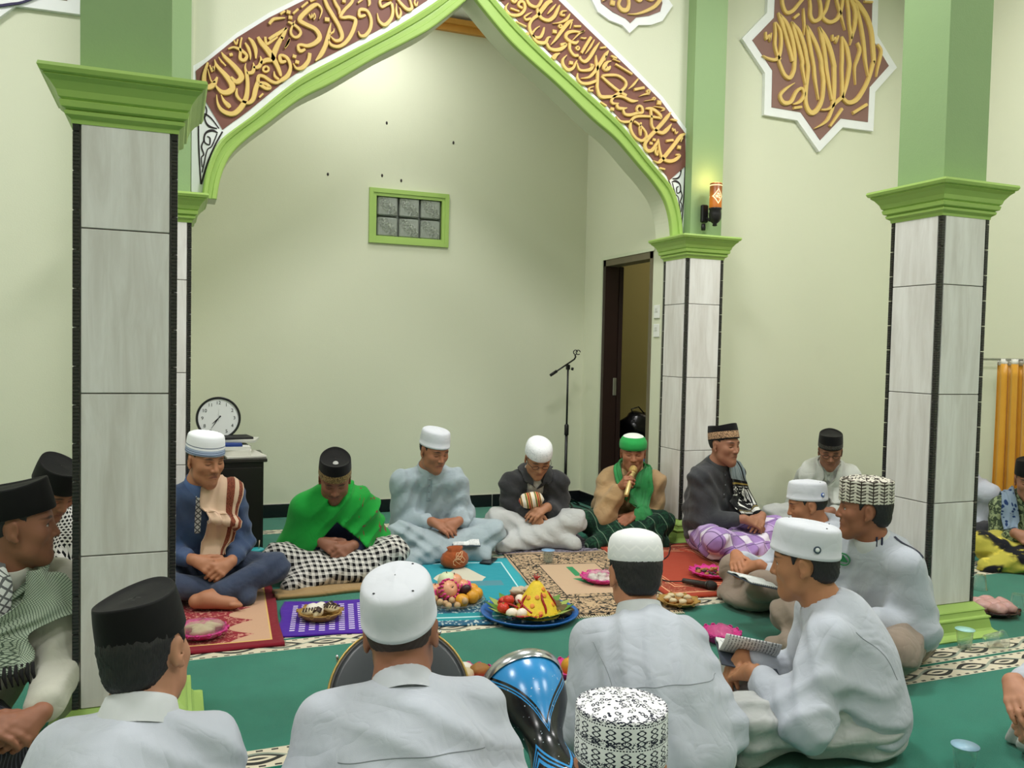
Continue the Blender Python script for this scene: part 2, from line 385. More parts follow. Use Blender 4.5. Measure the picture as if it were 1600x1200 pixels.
def column(x, y, label, upper_half, upper_off=(0, 0)):
    c = empty('column', (x, y, 0), label=label, cat='column', group='tiled columns')
    link('column_core', core_me, None, c); link('capital', cap_me, None, c); link('plinth', base_me, None, c)
    zs = [0.142]+GROUTS[1:]+[CAPZ]
    for a in range(4):
        rz = a*math.pi/2; m = Matrix.Rotation(rz, 3, 'Z')
        for i in range(len(zs)-1):
            h = zs[i+1]-zs[i]; t_ = link('wall_tile', tile_mesh(h), None, c)
            t_.location = m @ Vector((0, -CH+0.003, (zs[i]+zs[i+1])/2)); t_.rotation_euler = (0, 0, rz)
        k = 0; z = 0.142
        while z < CAPZ-0.02:
            t_ = link('accent_tile', acc_me, None, c); t_.location = m @ Vector((-CH+0.0075, -CH+0.0075, z+0.0585)); z += 0.1175
            t_.scale.z = min(1, (CAPZ+0.0-(z-0.1175))/0.1175)
            if t_.scale.z < 1: t_.location.z = z-0.1175+0.0585*t_.scale.z
    h = upper_half
    MB().box((upper_off[0], upper_off[1], (2.075+HALL_CEIL)/2), (2*h, 2*h, HALL_CEIL-2.075)).build('upper_shaft', M_GREEN, c)
    return c
COL_L = column(-0.1385, 2.875+CH, 'nearest tiled column with green capital, left, beside the black cap', 0.128)
COL_R = column(3.21+CH, 2.865+CH, 'tiled column with green capital and plinth on the right, behind patterned cap', 0.132)
PIL_L = column(0.083-CH, 4.917+CH, 'tiled column carrying the left foot of the arch', 0.14)
PIL_R = column(3.214+CH, 4.917+CH, 'tiled column carrying the right foot of the arch, with amber lamp', 0.125, (0.015, 0.01))

# ------------------------------------------------------------------ arch wall
def smooth_curve(pts, n=6):
    P_ = [Vector(p) for p in pts]; out = []
    for i in range(len(P_)-1):
        p0, p1, p2, p3 = P_[max(i-1, 0)], P_[i], P_[i+1], P_[min(i+2, len(P_)-1)]
        for k in range(n):
            t_ = k/n; out.append(0.5*((2*p1)+(-p0+p2)*t_+(2*p0-5*p1+4*p2-p3)*t_*t_+(-p0+3*p1-3*p2+p3)*t_**3))
    out.append(P_[-1]); return out
# half arch, from the spring to the apex (distance from the axis, height)
AX = 1.683
half_in = [(1.468, 2.079), (1.448, 2.2), (1.400, 2.322), (1.306, 2.432), (1.190, 2.535), (1.02, 2.685), (0.84, 2.80), (0.59, 2.98), (0.42, 3.09), (0.26, 3.20), (0.10, 3.345), (0.0, 3.445)]
half_out = [(1.547, 2.079), (1.525, 2.225), (1.470, 2.376), (1.400, 2.454), (1.285, 2.555), (1.03, 2.795), (0.76, 2.98), (0.50, 3.155), (0.265, 3.335), (0.10, 3.48), (0.0, 3.57)]
hin = [Vector((p.x, p.y)) for p in smooth_curve([(a, b, 0) for a, b in half_in], 5)]
hout = [Vector((p.x, p.y)) for p in smooth_curve([(a, b, 0) for a, b in half_out], 5)]
def both(h): return [Vector((AX-p.x, p.y)) for p in h]+[Vector((AX+p.x, p.y)) for p in h[::-1][1:]]
cin, cout = both(hin), both(hout)
x0, x1 = 0.02, NX+0.13
arch = prism('wall_arch', [(x0, 2.079)]+[tuple(p) for p in cin]+[(x1, 2.079), (x1, HALL_CEIL), (x0, HALL_CEIL)], AY, WY, M_WALL)
tag(arch, 'pale green wall above the pointed arch', 'wall', kind='structure')
# green moulding: a strip swept between inner and outer curve, stepped profile
def resample(c, n):
    L = [0]
    for i in range(1, len(c)): L.append(L[-1]+(c[i]-c[i-1]).length)
    out = []
    for k in range(n):
        s_ = L[-1]*k/(n-1); i = max(1, min(len(L)-1, next((j for j in range(len(L)) if L[j] >= s_-1e-9), len(L)-1)))
        f = (s_-L[i-1])/max(1e-9, L[i]-L[i-1]); out.append(c[i-1].lerp(c[i], f))
    return out
def mould(side):
    n = 60
    a = resample([Vector((AX+side*p.x, p.y)) for p in hin], n); b = resample([Vector((AX+side*p.x, p.y)) for p in hout], n)
    prof = [(-0.02, 0.0), (-0.02, 0.012), (0.0, 0.03), (0.06, 0.034), (0.3, 0.036), (0.34, 0.028), (0.55, 0.03), (0.62, 0.030), (0.66, 0.042), (0.86, 0.05), (0.97, 0.044), (1.0, 0.03), (1.0, 0.0)]
    V = []; F = []; k = len(prof)
    for i in range(n):
        for f, d_ in prof:
            q = a[i].lerp(b[i], f); V.append((q.x, AY-d_, q.y))
    for i in range(n-1):
        for j in range(k-1):
            q = (i*k+j, i*k+j+1, i*k+k+j+1, i*k+k+j); F.append(q if side < 0 else q[::-1])
    F.append(tuple(range(k-1, -1, -1)) if side < 0 else tuple(range(k)))
    return MB().add(V, F)
am = empty('trim_3', (AX, AY, 2.079), label='lime green moulding along the pointed arch', cat='trim', kind='structure')
P(mould(-1), 'arch_moulding', M_LIME, am); P(mould(1), 'arch_moulding', M_LIME, am)
# inscription bands: white border panel, brown field, gold letters, ornament corners
def strokes(name, data, y, depth, mat, parent, grow=1.0):
    V = []; F = []
    for st in data.split('|'):
        pts = [tuple(float(q)/1000 for q in t_.split(',')) for t_ in st.split()]
        if len(pts) < 2: continue
        c = smooth_curve([(a, b, c_) for a, b, c_ in pts], 4) if len(pts) > 2 else [Vector(p) for p in pts]
        n = len(c); b0 = len(V)
        for i, p in enumerate(c):
            t_ = (c[min(i+1, n-1)]-c[max(i-1, 0)]); t_ = Vector((t_.x, t_.y)); t_ = t_.normalized() if t_.length > 1e-9 else Vector((1, 0))
            nx, nz = -t_.y, t_.x; w_ = max(0.003, p.z)*0.5*grow
            for sgn, dd, q in ((-1, 0, 1), (-1, depth*0.7, 1), (-0.78, depth, 1), (0.78, depth, 1), (1, depth*0.7, 1), (1, 0, 1)):
                V.append((p.x+nx*w_*sgn, y-dd, p.y+nz*w_*sgn))
        for i in range(n-1):
            for j in range(5): F.append((b0+i*6+j, b0+i*6+j+1, b0+i*6+6+j+1, b0+i*6+6+j))
        F.append(tuple(b0+j for j in range(6))); F.append(tuple(b0+(n-1)*6+j for j in range(5, -1, -1)))
    me = bpy.data.meshes.new(name); me.from_pydata(V, [], F); me.update()
    o = link(name, me, mat); o.parent = parent; o.matrix_parent_inverse = Matrix.Translation(-Vector(parent.location)); return o
def pchild(name, pts, y0, y1, mat, par, hole=None):
    o = prism(name, pts, y0, y1, mat, None, hole); o.parent = par; o.matrix_parent_inverse = Matrix.Translation(-Vector(par.location)); return o
INSCR_LEFT = """164,2817,11 148,2758,20 146,2706,26 167,2684,31 196,2704,27 214,2745,11|164,2782,5 183,2719,9 204,2718,13|199,2839,4 212,2806,18 254,2764,27 284,2728,33 293,2694,33 268,2669,31 234,2669,24 204,2700,9|234,2884,4 253,2860,20 300,2819,27 335,2779,31 339,2754,31 314,2732,27 284,2755,18|220,2855,4 237,2832,11 258,2813,7|174,2805,8 187,2772,11 191,2799,8 195,2778,10 201,2809,6|277,2875,18 293,2881,18|270,2906,9 299,2920,13 334,2911,20 368,2886,18 355,2857,20 334,2863,20 334,2898,16 333,2938,11 341,2979,9|299,2959,7 312,2939,11 320,2967,7|359,2953,9 376,2927,18 387,2893,13 387,2864,4|376,2984,9 397,2965,22 415,2924,22 417,2875,7|211,2649,4 218,2601,13 243,2565,24 294,2554,27 336,2590,29 366,2651,27 374,2723,22 369,2780,20 360,2818,11 364,2841,4|369,2789,18 399,2797,22 407,2829,16 403,2851,4|403,2824,13 433,2833,23 446,2866,18 441,2892,5|442,2852,18 472,2874,27 507,2884,27 515,2920,32 536,2973,27 558,3016,20|427,2996,18 445,2968,27 475,2937,32 506,2897,32 533,2852,25 551,2809,18 551,2796,9|466,3002,14 475,2964,16 506,2990,16 532,3012,14|234,2652,4 251,2619,18 272,2599,27 281,2587,18|472,2841,13 485,2834,13 485,2818,13 472,2810,13 459,2814,13 458,2830,13 472,2841,13|318,2698,7 316,2662,18 340,2634,16 379,2626,20 404,2651,25 417,2706,27 429,2748,23|429,2748,20 433,2780,20 460,2783,20 499,2762,20 530,2757,18 556,2774,18|434,2740,23 469,2744,20 495,2726,20 473,2718,20 438,2736,23|556,2774,23 591,2806,25 606,2857,18 590,2900,20 563,2914,18 546,2907,18 555,2877,23 581,2885,14|516,2818,5 521,2792,16 543,2777,16|437,2664,11 458,2687,11|617,2920,21 637,2916,21|632,2890,21 653,2887,21|621,2878,5 640,2853,16 675,2863,25 706,2908,23 712,2949,21|598,3013,11 589,2985,16 574,2956,9|764,3150,4 778,3199,11 756,3228,18 727,3216,26 684,3173,27 653,3128,27 685,3108,26 743,3088,26 767,3048,28 744,3012,26 701,2988,22 665,2989,18 647,2980,16 658,2952,22 687,2967,15|706,3166,6 717,3146,9 722,3172,6 728,3151,9 735,3177,6 742,3157,7 732,3141,7|581,3161,22 602,3158,22|592,3131,22 613,3131,22|795,3153,26 821,3153,26|893,3275,22 913,3273,22|548,3142,13 572,3162,13|617,3155,13 645,3186,13|663,3198,13 698,3233,13|712,3241,15 748,3263,15|589,3103,7 603,3102,16 642,3083,18 661,3057,16 643,3029,18 618,3029,16 605,3059,15 628,3117,5|487,3077,16 508,3105,18 536,3116,16 574,3124,7|488,2991,22 530,3026,22 582,3070,13|582,3070,15 568,3036,22 556,3005,23|573,2958,7 590,2989,15 600,3016,7|792,3270,18 807,3233,22 837,3187,24 874,3131,24 894,3082,24 887,3052,22 861,3041,19 839,3052,11 831,3062,4|843,3279,15 858,3249,19 877,3219,19 875,3193,6|745,2911,7 774,2948,26 799,3002,26 816,3060,26 823,3104,15 830,3138,4|824,3072,11 845,3090,11 847,3108,4|817,3041,7 832,3014,19 869,3009,20 909,3033,22 942,3079,24 964,3134,24 971,3179,22 937,3188,21 900,3179,19 885,3187,19 910,3228,19 943,3267,19 958,3298,17|988,3116,4 1002,3092,17 1032,3100,21 1058,3141,21 1063,3194,19 1041,3239,19 1007,3244,21 992,3231,17 997,3202,21 1030,3215,15|984,3277,11 1010,3302,13|1048,3314,19 1052,3285,17 1045,3269,6|1098,3237,4 1111,3194,17 1145,3177,23 1180,3216,21 1192,3263,19 1184,3307,19|1182,3314,17 1151,3294,19 1125,3278,17 1113,3306,17 1128,3324,15 1158,3332,19 1189,3334,15|1213,3312,4 1212,3267,15 1226,3231,15 1241,3260,15 1231,3292,4|1216,3342,15 1244,3313,21 1280,3289,23 1307,3301,19 1298,3334,15 1290,3355,15|1328,3361,6 1322,3334,12 1334,3321,13 1342,3345,6"""
INSCR_RIGHT = """1921,3434,5 1905,3404,14 1918,3375,18 1957,3365,20 2009,3382,20 2034,3422,20 2024,3456,20 1998,3455,18 1990,3430,18 2016,3419,16|1935,3405,12 1995,3395,12|1942,3465,24 1959,3453,32 1976,3471,24|1857,3451,10 1899,3458,10|2082,3406,4 2052,3385,12 2031,3366,12 2044,3352,18 2075,3365,14|2041,3482,16 2064,3450,24 2104,3441,20 2130,3457,20 2151,3501,20|2218,3496,16 2187,3479,29 2152,3433,28 2127,3397,24 2088,3363,20 2067,3320,20 2081,3274,20 2108,3254,18 2143,3260,20 2160,3290,18 2168,3324,10|2090,3279,12 2111,3307,10 2137,3327,5|2117,3439,16 2127,3401,24 2154,3377,22 2198,3373,24 2238,3407,25 2259,3451,20 2272,3481,8|2245,3481,6 2219,3448,16 2188,3411,5|2322,3453,6 2291,3444,14 2282,3422,16 2309,3423,14|2345,3437,8 2324,3401,19 2279,3373,12 2226,3357,3|1975,3329,10 2045,3310,10|2046,3267,18 2064,3263,18|2090,3267,18 2109,3234,20 2144,3224,24 2180,3233,22 2197,3264,16 2214,3271,6|2188,3230,18 2207,3201,20 2248,3195,23 2292,3210,25 2323,3243,21 2283,3233,18|2216,3222,4 2255,3269,18 2298,3332,25 2338,3383,25 2369,3404,6|2360,3390,12 2348,3344,4|2279,3359,12 2291,3351,12 2280,3338,12 2268,3348,12 2279,3359,12|2227,3309,25 2254,3309,25|2453,3348,8 2421,3335,12 2371,3331,19 2330,3313,23 2322,3283,23 2355,3264,23 2391,3261,21 2409,3276,10|2368,3274,4 2417,3326,12 2449,3347,8|2350,3255,21 2351,3214,19 2380,3182,21 2412,3185,19|2406,3241,12 2417,3232,12 2406,3219,12 2394,3229,12 2406,3241,12|2427,3299,10 2450,3299,12 2464,3305,8|2280,3179,5 2253,3163,25 2240,3145,29 2226,3151,16|2375,3364,14 2425,3372,14|2330,3175,5 2303,3142,16 2309,3107,21 2341,3083,23 2377,3100,19 2395,3135,12 2403,3153,4|2349,3131,24 2374,3130,24|2421,3180,17 2431,3161,19 2459,3152,23 2490,3178,23 2526,3236,23 2562,3291,6|2434,3202,17 2465,3256,21 2501,3315,19|2524,3302,6 2498,3253,15 2462,3202,4|2568,3255,13 2610,3267,13|2501,3134,25 2520,3136,17 2502,3109,23 2456,3095,17 2419,3098,17 2404,3136,5|2539,3205,5 2542,3164,21 2553,3116,23 2555,3055,21 2556,2993,21 2581,2946,25 2638,2950,23 2695,2961,19 2747,2964,19 2811,2946,23 2859,2953,6|2629,3247,6 2611,3220,25 2575,3161,25 2539,3106,23 2494,3059,17 2434,3042,4|2611,3212,13 2603,3177,4|2410,3072,5 2411,3039,15 2439,3014,19 2490,3017,21 2546,3041,19|2528,3002,5 2500,2990,10 2496,2973,13 2524,2976,13|2650,3184,5 2617,3167,21 2604,3132,38 2633,3132,29 2646,3150,8|2649,3217,11 2668,3212,19 2692,3207,11|2664,3198,8 2717,3187,6|2684,3168,15 2810,3121,15|2582,3075,17 2640,3037,21 2708,3000,21 2771,2975,23|2587,3080,15 2643,3092,19 2705,3096,19 2759,3070,19 2764,3037,19 2722,2990,21 2685,2964,19 2662,2932,19 2672,2912,19 2715,2918,6|2855,3096,9 2822,3053,15 2784,3019,3|2828,3022,19 2905,3045,19|2935,3034,12 2948,3025,12 2936,3013,12 2925,3022,12 2935,3034,12|2946,3010,11 2907,3001,11 2868,2983,3|2981,2991,9 2991,2984,9 2982,2975,9 2971,2982,9 2981,2991,9|2972,2975,6 2908,2957,3|3007,2961,30 3037,2960,30|2582,2909,13 2625,2890,13|2657,2875,22 2680,2874,22|2701,2912,19 2711,2888,23 2750,2888,19 2778,2896,6|2750,2880,17 2765,2853,21 2809,2854,21 2857,2872,19 2896,2881,17 2890,2914,19 2865,2920,17 2851,2897,15 2862,2877,15|2919,2909,11 2959,2914,22 2999,2902,24 3035,2877,22 3040,2860,17|2959,2906,19 2966,2851,17 2972,2801,19 3003,2774,22 3053,2763,26 3093,2793,26 3122,2831,7|3040,2860,17 2980,2861,17 2916,2858,17 2843,2845,19 2810,2807,19 2812,2757,19 2847,2710,21 2897,2694,21 2930,2719,19 2924,2753,17 2894,2783,17 2859,2805,17 2834,2814,15|2815,2812,17 2762,2802,17 2718,2809,11 2698,2832,3|2888,2812,13 2875,2773,9 2886,2727,11 2889,2774,9|3114,2908,7 3090,2875,24 3042,2817,26 2993,2765,26 2945,2713,26 2922,2672,24 2938,2635,26 2977,2639,24 3011,2686,19 3025,2721,5|3116,2861,9 3146,2860,17 3166,2856,7|2978,2929,4 3028,2931,9 3063,2923,15 3039,2907,5|3130,2806,9 3138,2786,11 3148,2800,8 3159,2771,11 3174,2785,7|3085,2713,17 3140,2725,17|2980,2712,19 3001,2710,19|2957,2686,19 2979,2684,19|3235,2779,7 3200,2758,28 3161,2710,26 3108,2644,26 3059,2588,26 3030,2563,17 2990,2572,3|3211,2751,13 3199,2719,4|3025,2717,5 3031,2671,15 3043,2625,20 3064,2592,22 3110,2580,26 3160,2594,24 3195,2627,20 3164,2629,11|3011,2668,13 3003,2633,15 3018,2609,9 3022,2644,9|3175,2682,26 3200,2680,26|3041,2528,13 3081,2523,13"""
INSCR_STAR = """4132,3905,23 4142,3849,26 4176,3803,29 4232,3825,29 4286,3886,26 4333,3939,23|4382,3947,16 4393,3884,23 4396,3819,30 4430,3783,30 4487,3815,30 4492,3887,27 4472,3962,23|4564,3978,27 4542,3889,27 4511,3832,27 4546,3804,30 4597,3803,30 4654,3842,30 4685,3919,27 4698,4001,27|4631,3989,23 4659,3915,23 4688,3854,20 4726,3760,5|4732,4006,27 4754,3911,27 4767,3813,24 4789,3717,20 4778,3655,5|4766,4012,34 4822,3922,37 4819,3808,34 4789,3704,20|4801,4005,14 4854,3974,41 4937,3894,41 4986,3794,38 5009,3676,38 5023,3570,34 5015,3553,31 4977,3432,31 4928,3338,34 4862,3255,37 4786,3226,34 4733,3252,27|4819,3981,20 4869,3856,31 4910,3715,31 4935,3571,27 4967,3451,10|4851,3686,24 4879,3637,27 4857,3560,27 4834,3490,20 4848,3368,5|5052,3703,21 5090,3661,24 5076,3578,24 5061,3521,17 5051,3456,5|4072,3716,10 4083,3641,23 4083,3551,23 4110,3478,23 4135,3456,26|4080,3717,13 4126,3660,26 4138,3572,26 4125,3487,29 4095,3450,26 4031,3448,19 3976,3462,5|4101,3791,10 4131,3738,33 4175,3642,29 4220,3533,29 4247,3459,26|4113,3780,13 4180,3727,33 4232,3632,33 4261,3526,33 4265,3436,30 4259,3387,30 4228,3337,33 4179,3350,29 4136,3415,26 4114,3463,20|4223,3746,10 4254,3680,30 4299,3577,30 4337,3472,30 4338,3430,26 4369,3304,10|4227,3741,16 4295,3687,33 4348,3591,33 4377,3491,33 4392,3418,33 4378,3273,33 4383,3168,33 4427,3108,40 4484,3128,37 4531,3213,33 4541,3347,33 4520,3443,33 4509,3510,33 4463,3608,33 4393,3702,33 4358,3742,10|4358,3742,13 4386,3655,30 4416,3549,30 4445,3448,27 4457,3368,27 4497,3209,10|4328,3860,7 4335,3797,20 4342,3739,16 4337,3661,5|4242,3772,20 4289,3812,20|4478,3748,10 4510,3674,33 4539,3580,33 4561,3465,33 4582,3379,30 4623,3225,17|4482,3745,17 4543,3679,40 4598,3589,40 4636,3488,37 4638,3459,37 4644,3327,37 4640,3214,34 4627,3146,27 4580,3060,23 4473,2995,5|4525,3140,13 4601,3156,20 4674,3218,30 4732,3266,27|4694,3709,10 4707,3631,27 4711,3539,27 4710,3472,27 4719,3371,27 4724,3251,27|4699,3710,13 4749,3638,34 4780,3535,34 4782,3479,34 4762,3363,30 4724,3251,27|3996,3634,13 4002,3584,19 4025,3619,12 4034,3576,18 4044,3635,10|4609,3709,13 4611,3670,20 4636,3693,13 4642,3655,19 4664,3711,12|4905,4006,17 4984,4016,17|4270,3304,5 4199,3256,20 4145,3197,26 4179,3149,33 4244,3164,30 4289,3241,26 4337,3274,23 4363,3231,26 4325,3174,26 4261,3147,10|4270,3122,20 4343,3137,20|4615,3025,17 4728,3172,24|4833,3151,24 4969,3235,24"""
INSCR_MEDAL = """2630,3555,34 2661,3552,34|2705,3595,21 2691,3551,21 2716,3522,30 2754,3528,30 2768,3568,21 2762,3605,21|2810,3613,17 2844,3602,26 2868,3623,17|2892,3627,17 2931,3621,21 2965,3639,17|3010,3647,26 2967,3589,26 2895,3543,21 2827,3513,13 2760,3500,3|2569,3553,4 2606,3574,5"""

outL = [(AX-p.x, p.y) for p in hout if p.y < 3.56]; outR = [(AX+p.x, p.y) for p in hout if p.y < 3.56]
pl = empty('inscription_panel', (0.5, AY, 2.7), label='brown calligraphy band with gold letters on the left side of the arch', cat='panel', group='arch inscription bands')
pr_ = empty('inscription_panel', (2.9, AY, 2.7), label='brown calligraphy band with gold letters on the right side of the arch', cat='panel', group='arch inscription bands')
topL = [(1.66, 3.80), (1.25, 3.56), (0.90, 3.40), (0.634, 3.243), (0.487, 3.145), (0.316, 3.007), (0.143, 2.835), (0.084, 2.79), (0.084, 2.10)]
topR = [(1.70, 3.80), (2.0, 3.72), (2.285, 3.55), (2.52, 3.385), (2.81, 3.187), (3.06, 3.005), (3.262, 2.805), (3.285, 2.75), (3.285, 2.10)]
pchild('panel_border', outL+topL, AY-0.010, AY, M_WHITE, pl); pchild('panel_border', outR+topR, AY-0.010, AY, M_WHITE, pr_)
def offs(h, d):   # offset of the outer arch curve away from the opening
    out = []
    for i in range(len(h)):
        t_ = (h[min(i+1, len(h)-1)]-h[max(i-1, 0)]).normalized(); nrm = Vector((t_.y, -t_.x)); nrm = -nrm if nrm.y < 0 else nrm
        out.append(h[i]+nrm*d)
    return out
bo = [p for p in offs(hout, 0.034) if 2.465 < p.y < 3.56]
bL = [(AX-p.x, p.y) for p in bo]; bR = [(AX+p.x, p.y) for p in bo]
pchild('panel_field', bL+[(1.64, 3.70), (1.25, 3.52), (0.90, 3.36), (0.691, 3.253), (0.487, 3.116), (0.316, 2.979), (0.103, 2.767), (0.107, 2.687), (0.244, 2.464)], AY-0.014, AY-0.004, M_BROWN, pl)
pchild('panel_field', bR+[(1.73, 3.70), (2.0, 3.68), (2.262, 3.52), (2.495, 3.359), (2.785, 3.161), (3.036, 2.984), (3.24, 2.784), (3.251, 2.564), (3.12, 2.45)], AY-0.014, AY-0.004, M_BROWN, pr_)
strokes('inscription', INSCR_LEFT, AY-0.013, 0.016, M_GOLD, pl); strokes('inscription', INSCR_RIGHT, AY-0.013, 0.016, M_GOLD, pr_)
def ornament(par, sx):     # dark scroll lines on the white foot of each band
    def q(l): return '|'.join(' '.join('%d,%d,%d' % (1000*(AX+sx*(AX-x_)), 1000*z_, w_) for x_, z_, w_ in s_) for s_ in l)
    L = [[(0.245, 2.455, 8), (0.205, 2.375, 9), (0.165, 2.27, 9), (0.135, 2.155, 9)], [(0.118, 2.60, 7), (0.12, 2.42, 8), (0.125, 2.28, 8), (0.133, 2.155, 8)],
         [(0.225, 2.470, 6), (0.185, 2.52, 8), (0.15, 2.54, 8), (0.155, 2.50, 8), (0.175, 2.475, 12), (0.215, 2.468, 6)], [(0.150, 2.515, 6), (0.162, 2.56, 7), (0.145, 2.60, 6), (0.125, 2.64, 5)],
         [(0.22, 2.445, 6), (0.19, 2.455, 14), (0.155, 2.435, 10), (0.15, 2.39, 8), (0.175, 2.375, 7), (0.18, 2.41, 8), (0.165, 2.42, 5)],
         [(0.215, 2.44, 6), (0.19, 2.37, 7), (0.165, 2.345, 6), (0.15, 2.27, 7), (0.14, 2.22, 6)], [(0.15, 2.40, 6), (0.135, 2.36, 8), (0.148, 2.32, 7), (0.135, 2.30, 6), (0.14, 2.25, 5)]]
    strokes('ornament', q(L), AY-0.0095, 0.004, M_BLACK, par)
ornament(pl, -1); ornament(pr_, 1)
pb = MB().box((0.055, AY-0.006, 3.4), (0.07, 0.02, 1.9)).build('trim_4', M_WALL); tag(pb, 'narrow plaster strip left of the arch wall', 'trim', kind='structure')
# star panels
def star_pts(cx, cz, r, k=0.772):
    return [(cx+(r if i % 2 == 0 else r*k)*math.sin(i*math.pi/8), cz+(r if i % 2 == 0 else r*k)*math.cos(i*math.pi/8)) for i in range(16)]
def star(cx, cz, label, data, rot=0):
    e = empty('star_panel', (cx, WY, cz), label=label, cat='panel', group='eight pointed star panels')
    pchild('panel_border', star_pts(cx, cz, 0.735), WY-0.03, WY, M_WHITE, e)
    pchild('panel_field', star_pts(cx, cz, 0.648), WY-0.034, WY-0.01, plain('paint_star_brown', '#8E6A62', 0.6, var=0.06), e)
    if data: strokes('inscription', data, WY-0.033, 0.022, M_GOLD, e)
    return e
star(4.54, 3.565, 'white bordered star panel with gold calligraphy on the right wall', INSCR_STAR)
sl = star(-1.0, 3.555, 'white bordered star panel at the top left corner', None)
pchild('scroll', [(-0.90, 3.01), (-0.80, 3.035), (-0.745, 3.055), (-0.66, 3.105), (-0.66, 3.6), (-1.3, 3.6), (-1.3, 3.0)], WY-0.04, WY-0.03, M_WHITE, sl)
strokes('scroll_line', '-1100,2998,12 -900,3006,14 -800,3032,14 -745,3052,12 -660,3103,10', WY-0.039, 0.004, plain('indigo_line', '#2B2350', 0.6), sl)
mx_ = 2.79
mi = [(2.554, 3.60), (2.569, 3.543), (2.655, 3.5), (2.751, 3.474), (2.786, 3.45)]; mo = [(2.47, 3.60), (2.513, 3.538), (2.547, 3.486), (2.633, 3.446), (2.729, 3.429), (2.784, 3.387)]
def med(h):
    b = h+[(2*mx_-x_, z_+0.02) for x_, z_ in h[::-1][1:]]; zt = 3.60
    return b+[(x_, 2*zt+0.02-z_) for x_, z_ in b[::-1]][1:-1]
me_ = empty('medallion', (mx_, AY, 3.6), label='white bordered medallion with gold letters above the right arch band', cat='panel')
pchild('panel_border', med(mo), AY-0.02, AY, M_WHITE, me_); pchild('panel_field', med(mi), AY-0.024, AY-0.01, plain('paint_star_brown', '#8E6A62'), me_)
strokes('inscription', INSCR_MEDAL, AY-0.023, 0.016, M_GOLD, me_)

# lamps on the ceiling (above the picture)
M_LAMP = emis('lamp_diffuser', '#FFF8EA', 6)
for (x, y, k), nm in zip(LAMPS, ('left side above the arch end', 'middle above the food tray', 'right side above the star panel end', 'left side behind the camera', 'middle behind the camera', 'right side behind the camera')):
    e = empty('ceiling_lamp', (x, y, HALL_CEIL), label='round white ceiling lamp, '+nm, cat='lamp', group='hall ceiling lamps')
    MB().lathe([(0.43, 0), (0.43, -0.03), (0.415, -0.035)], 32).build('lamp_body', M_WHITE, e)
    MB().lathe([(0.41, -0.035), (0.39, -0.05), (0.25, -0.06), (0.01, -0.062)], 32).build('diffuser', M_LAMP, e)
e = empty('ceiling_lamp', (NICHE_LAMP[0], NICHE_LAMP[1], 3.86), label='round ceiling lamp inside the niche', cat='lamp')
MB().lathe([(0.16, 0), (0.16, -0.03), (0.15, -0.035)], 24).build('lamp_body', M_WHITE, e); MB().lathe([(0.15, -0.035), (0.1, -0.055), (0.01, -0.06)], 24).build('diffuser', M_LAMP, e)
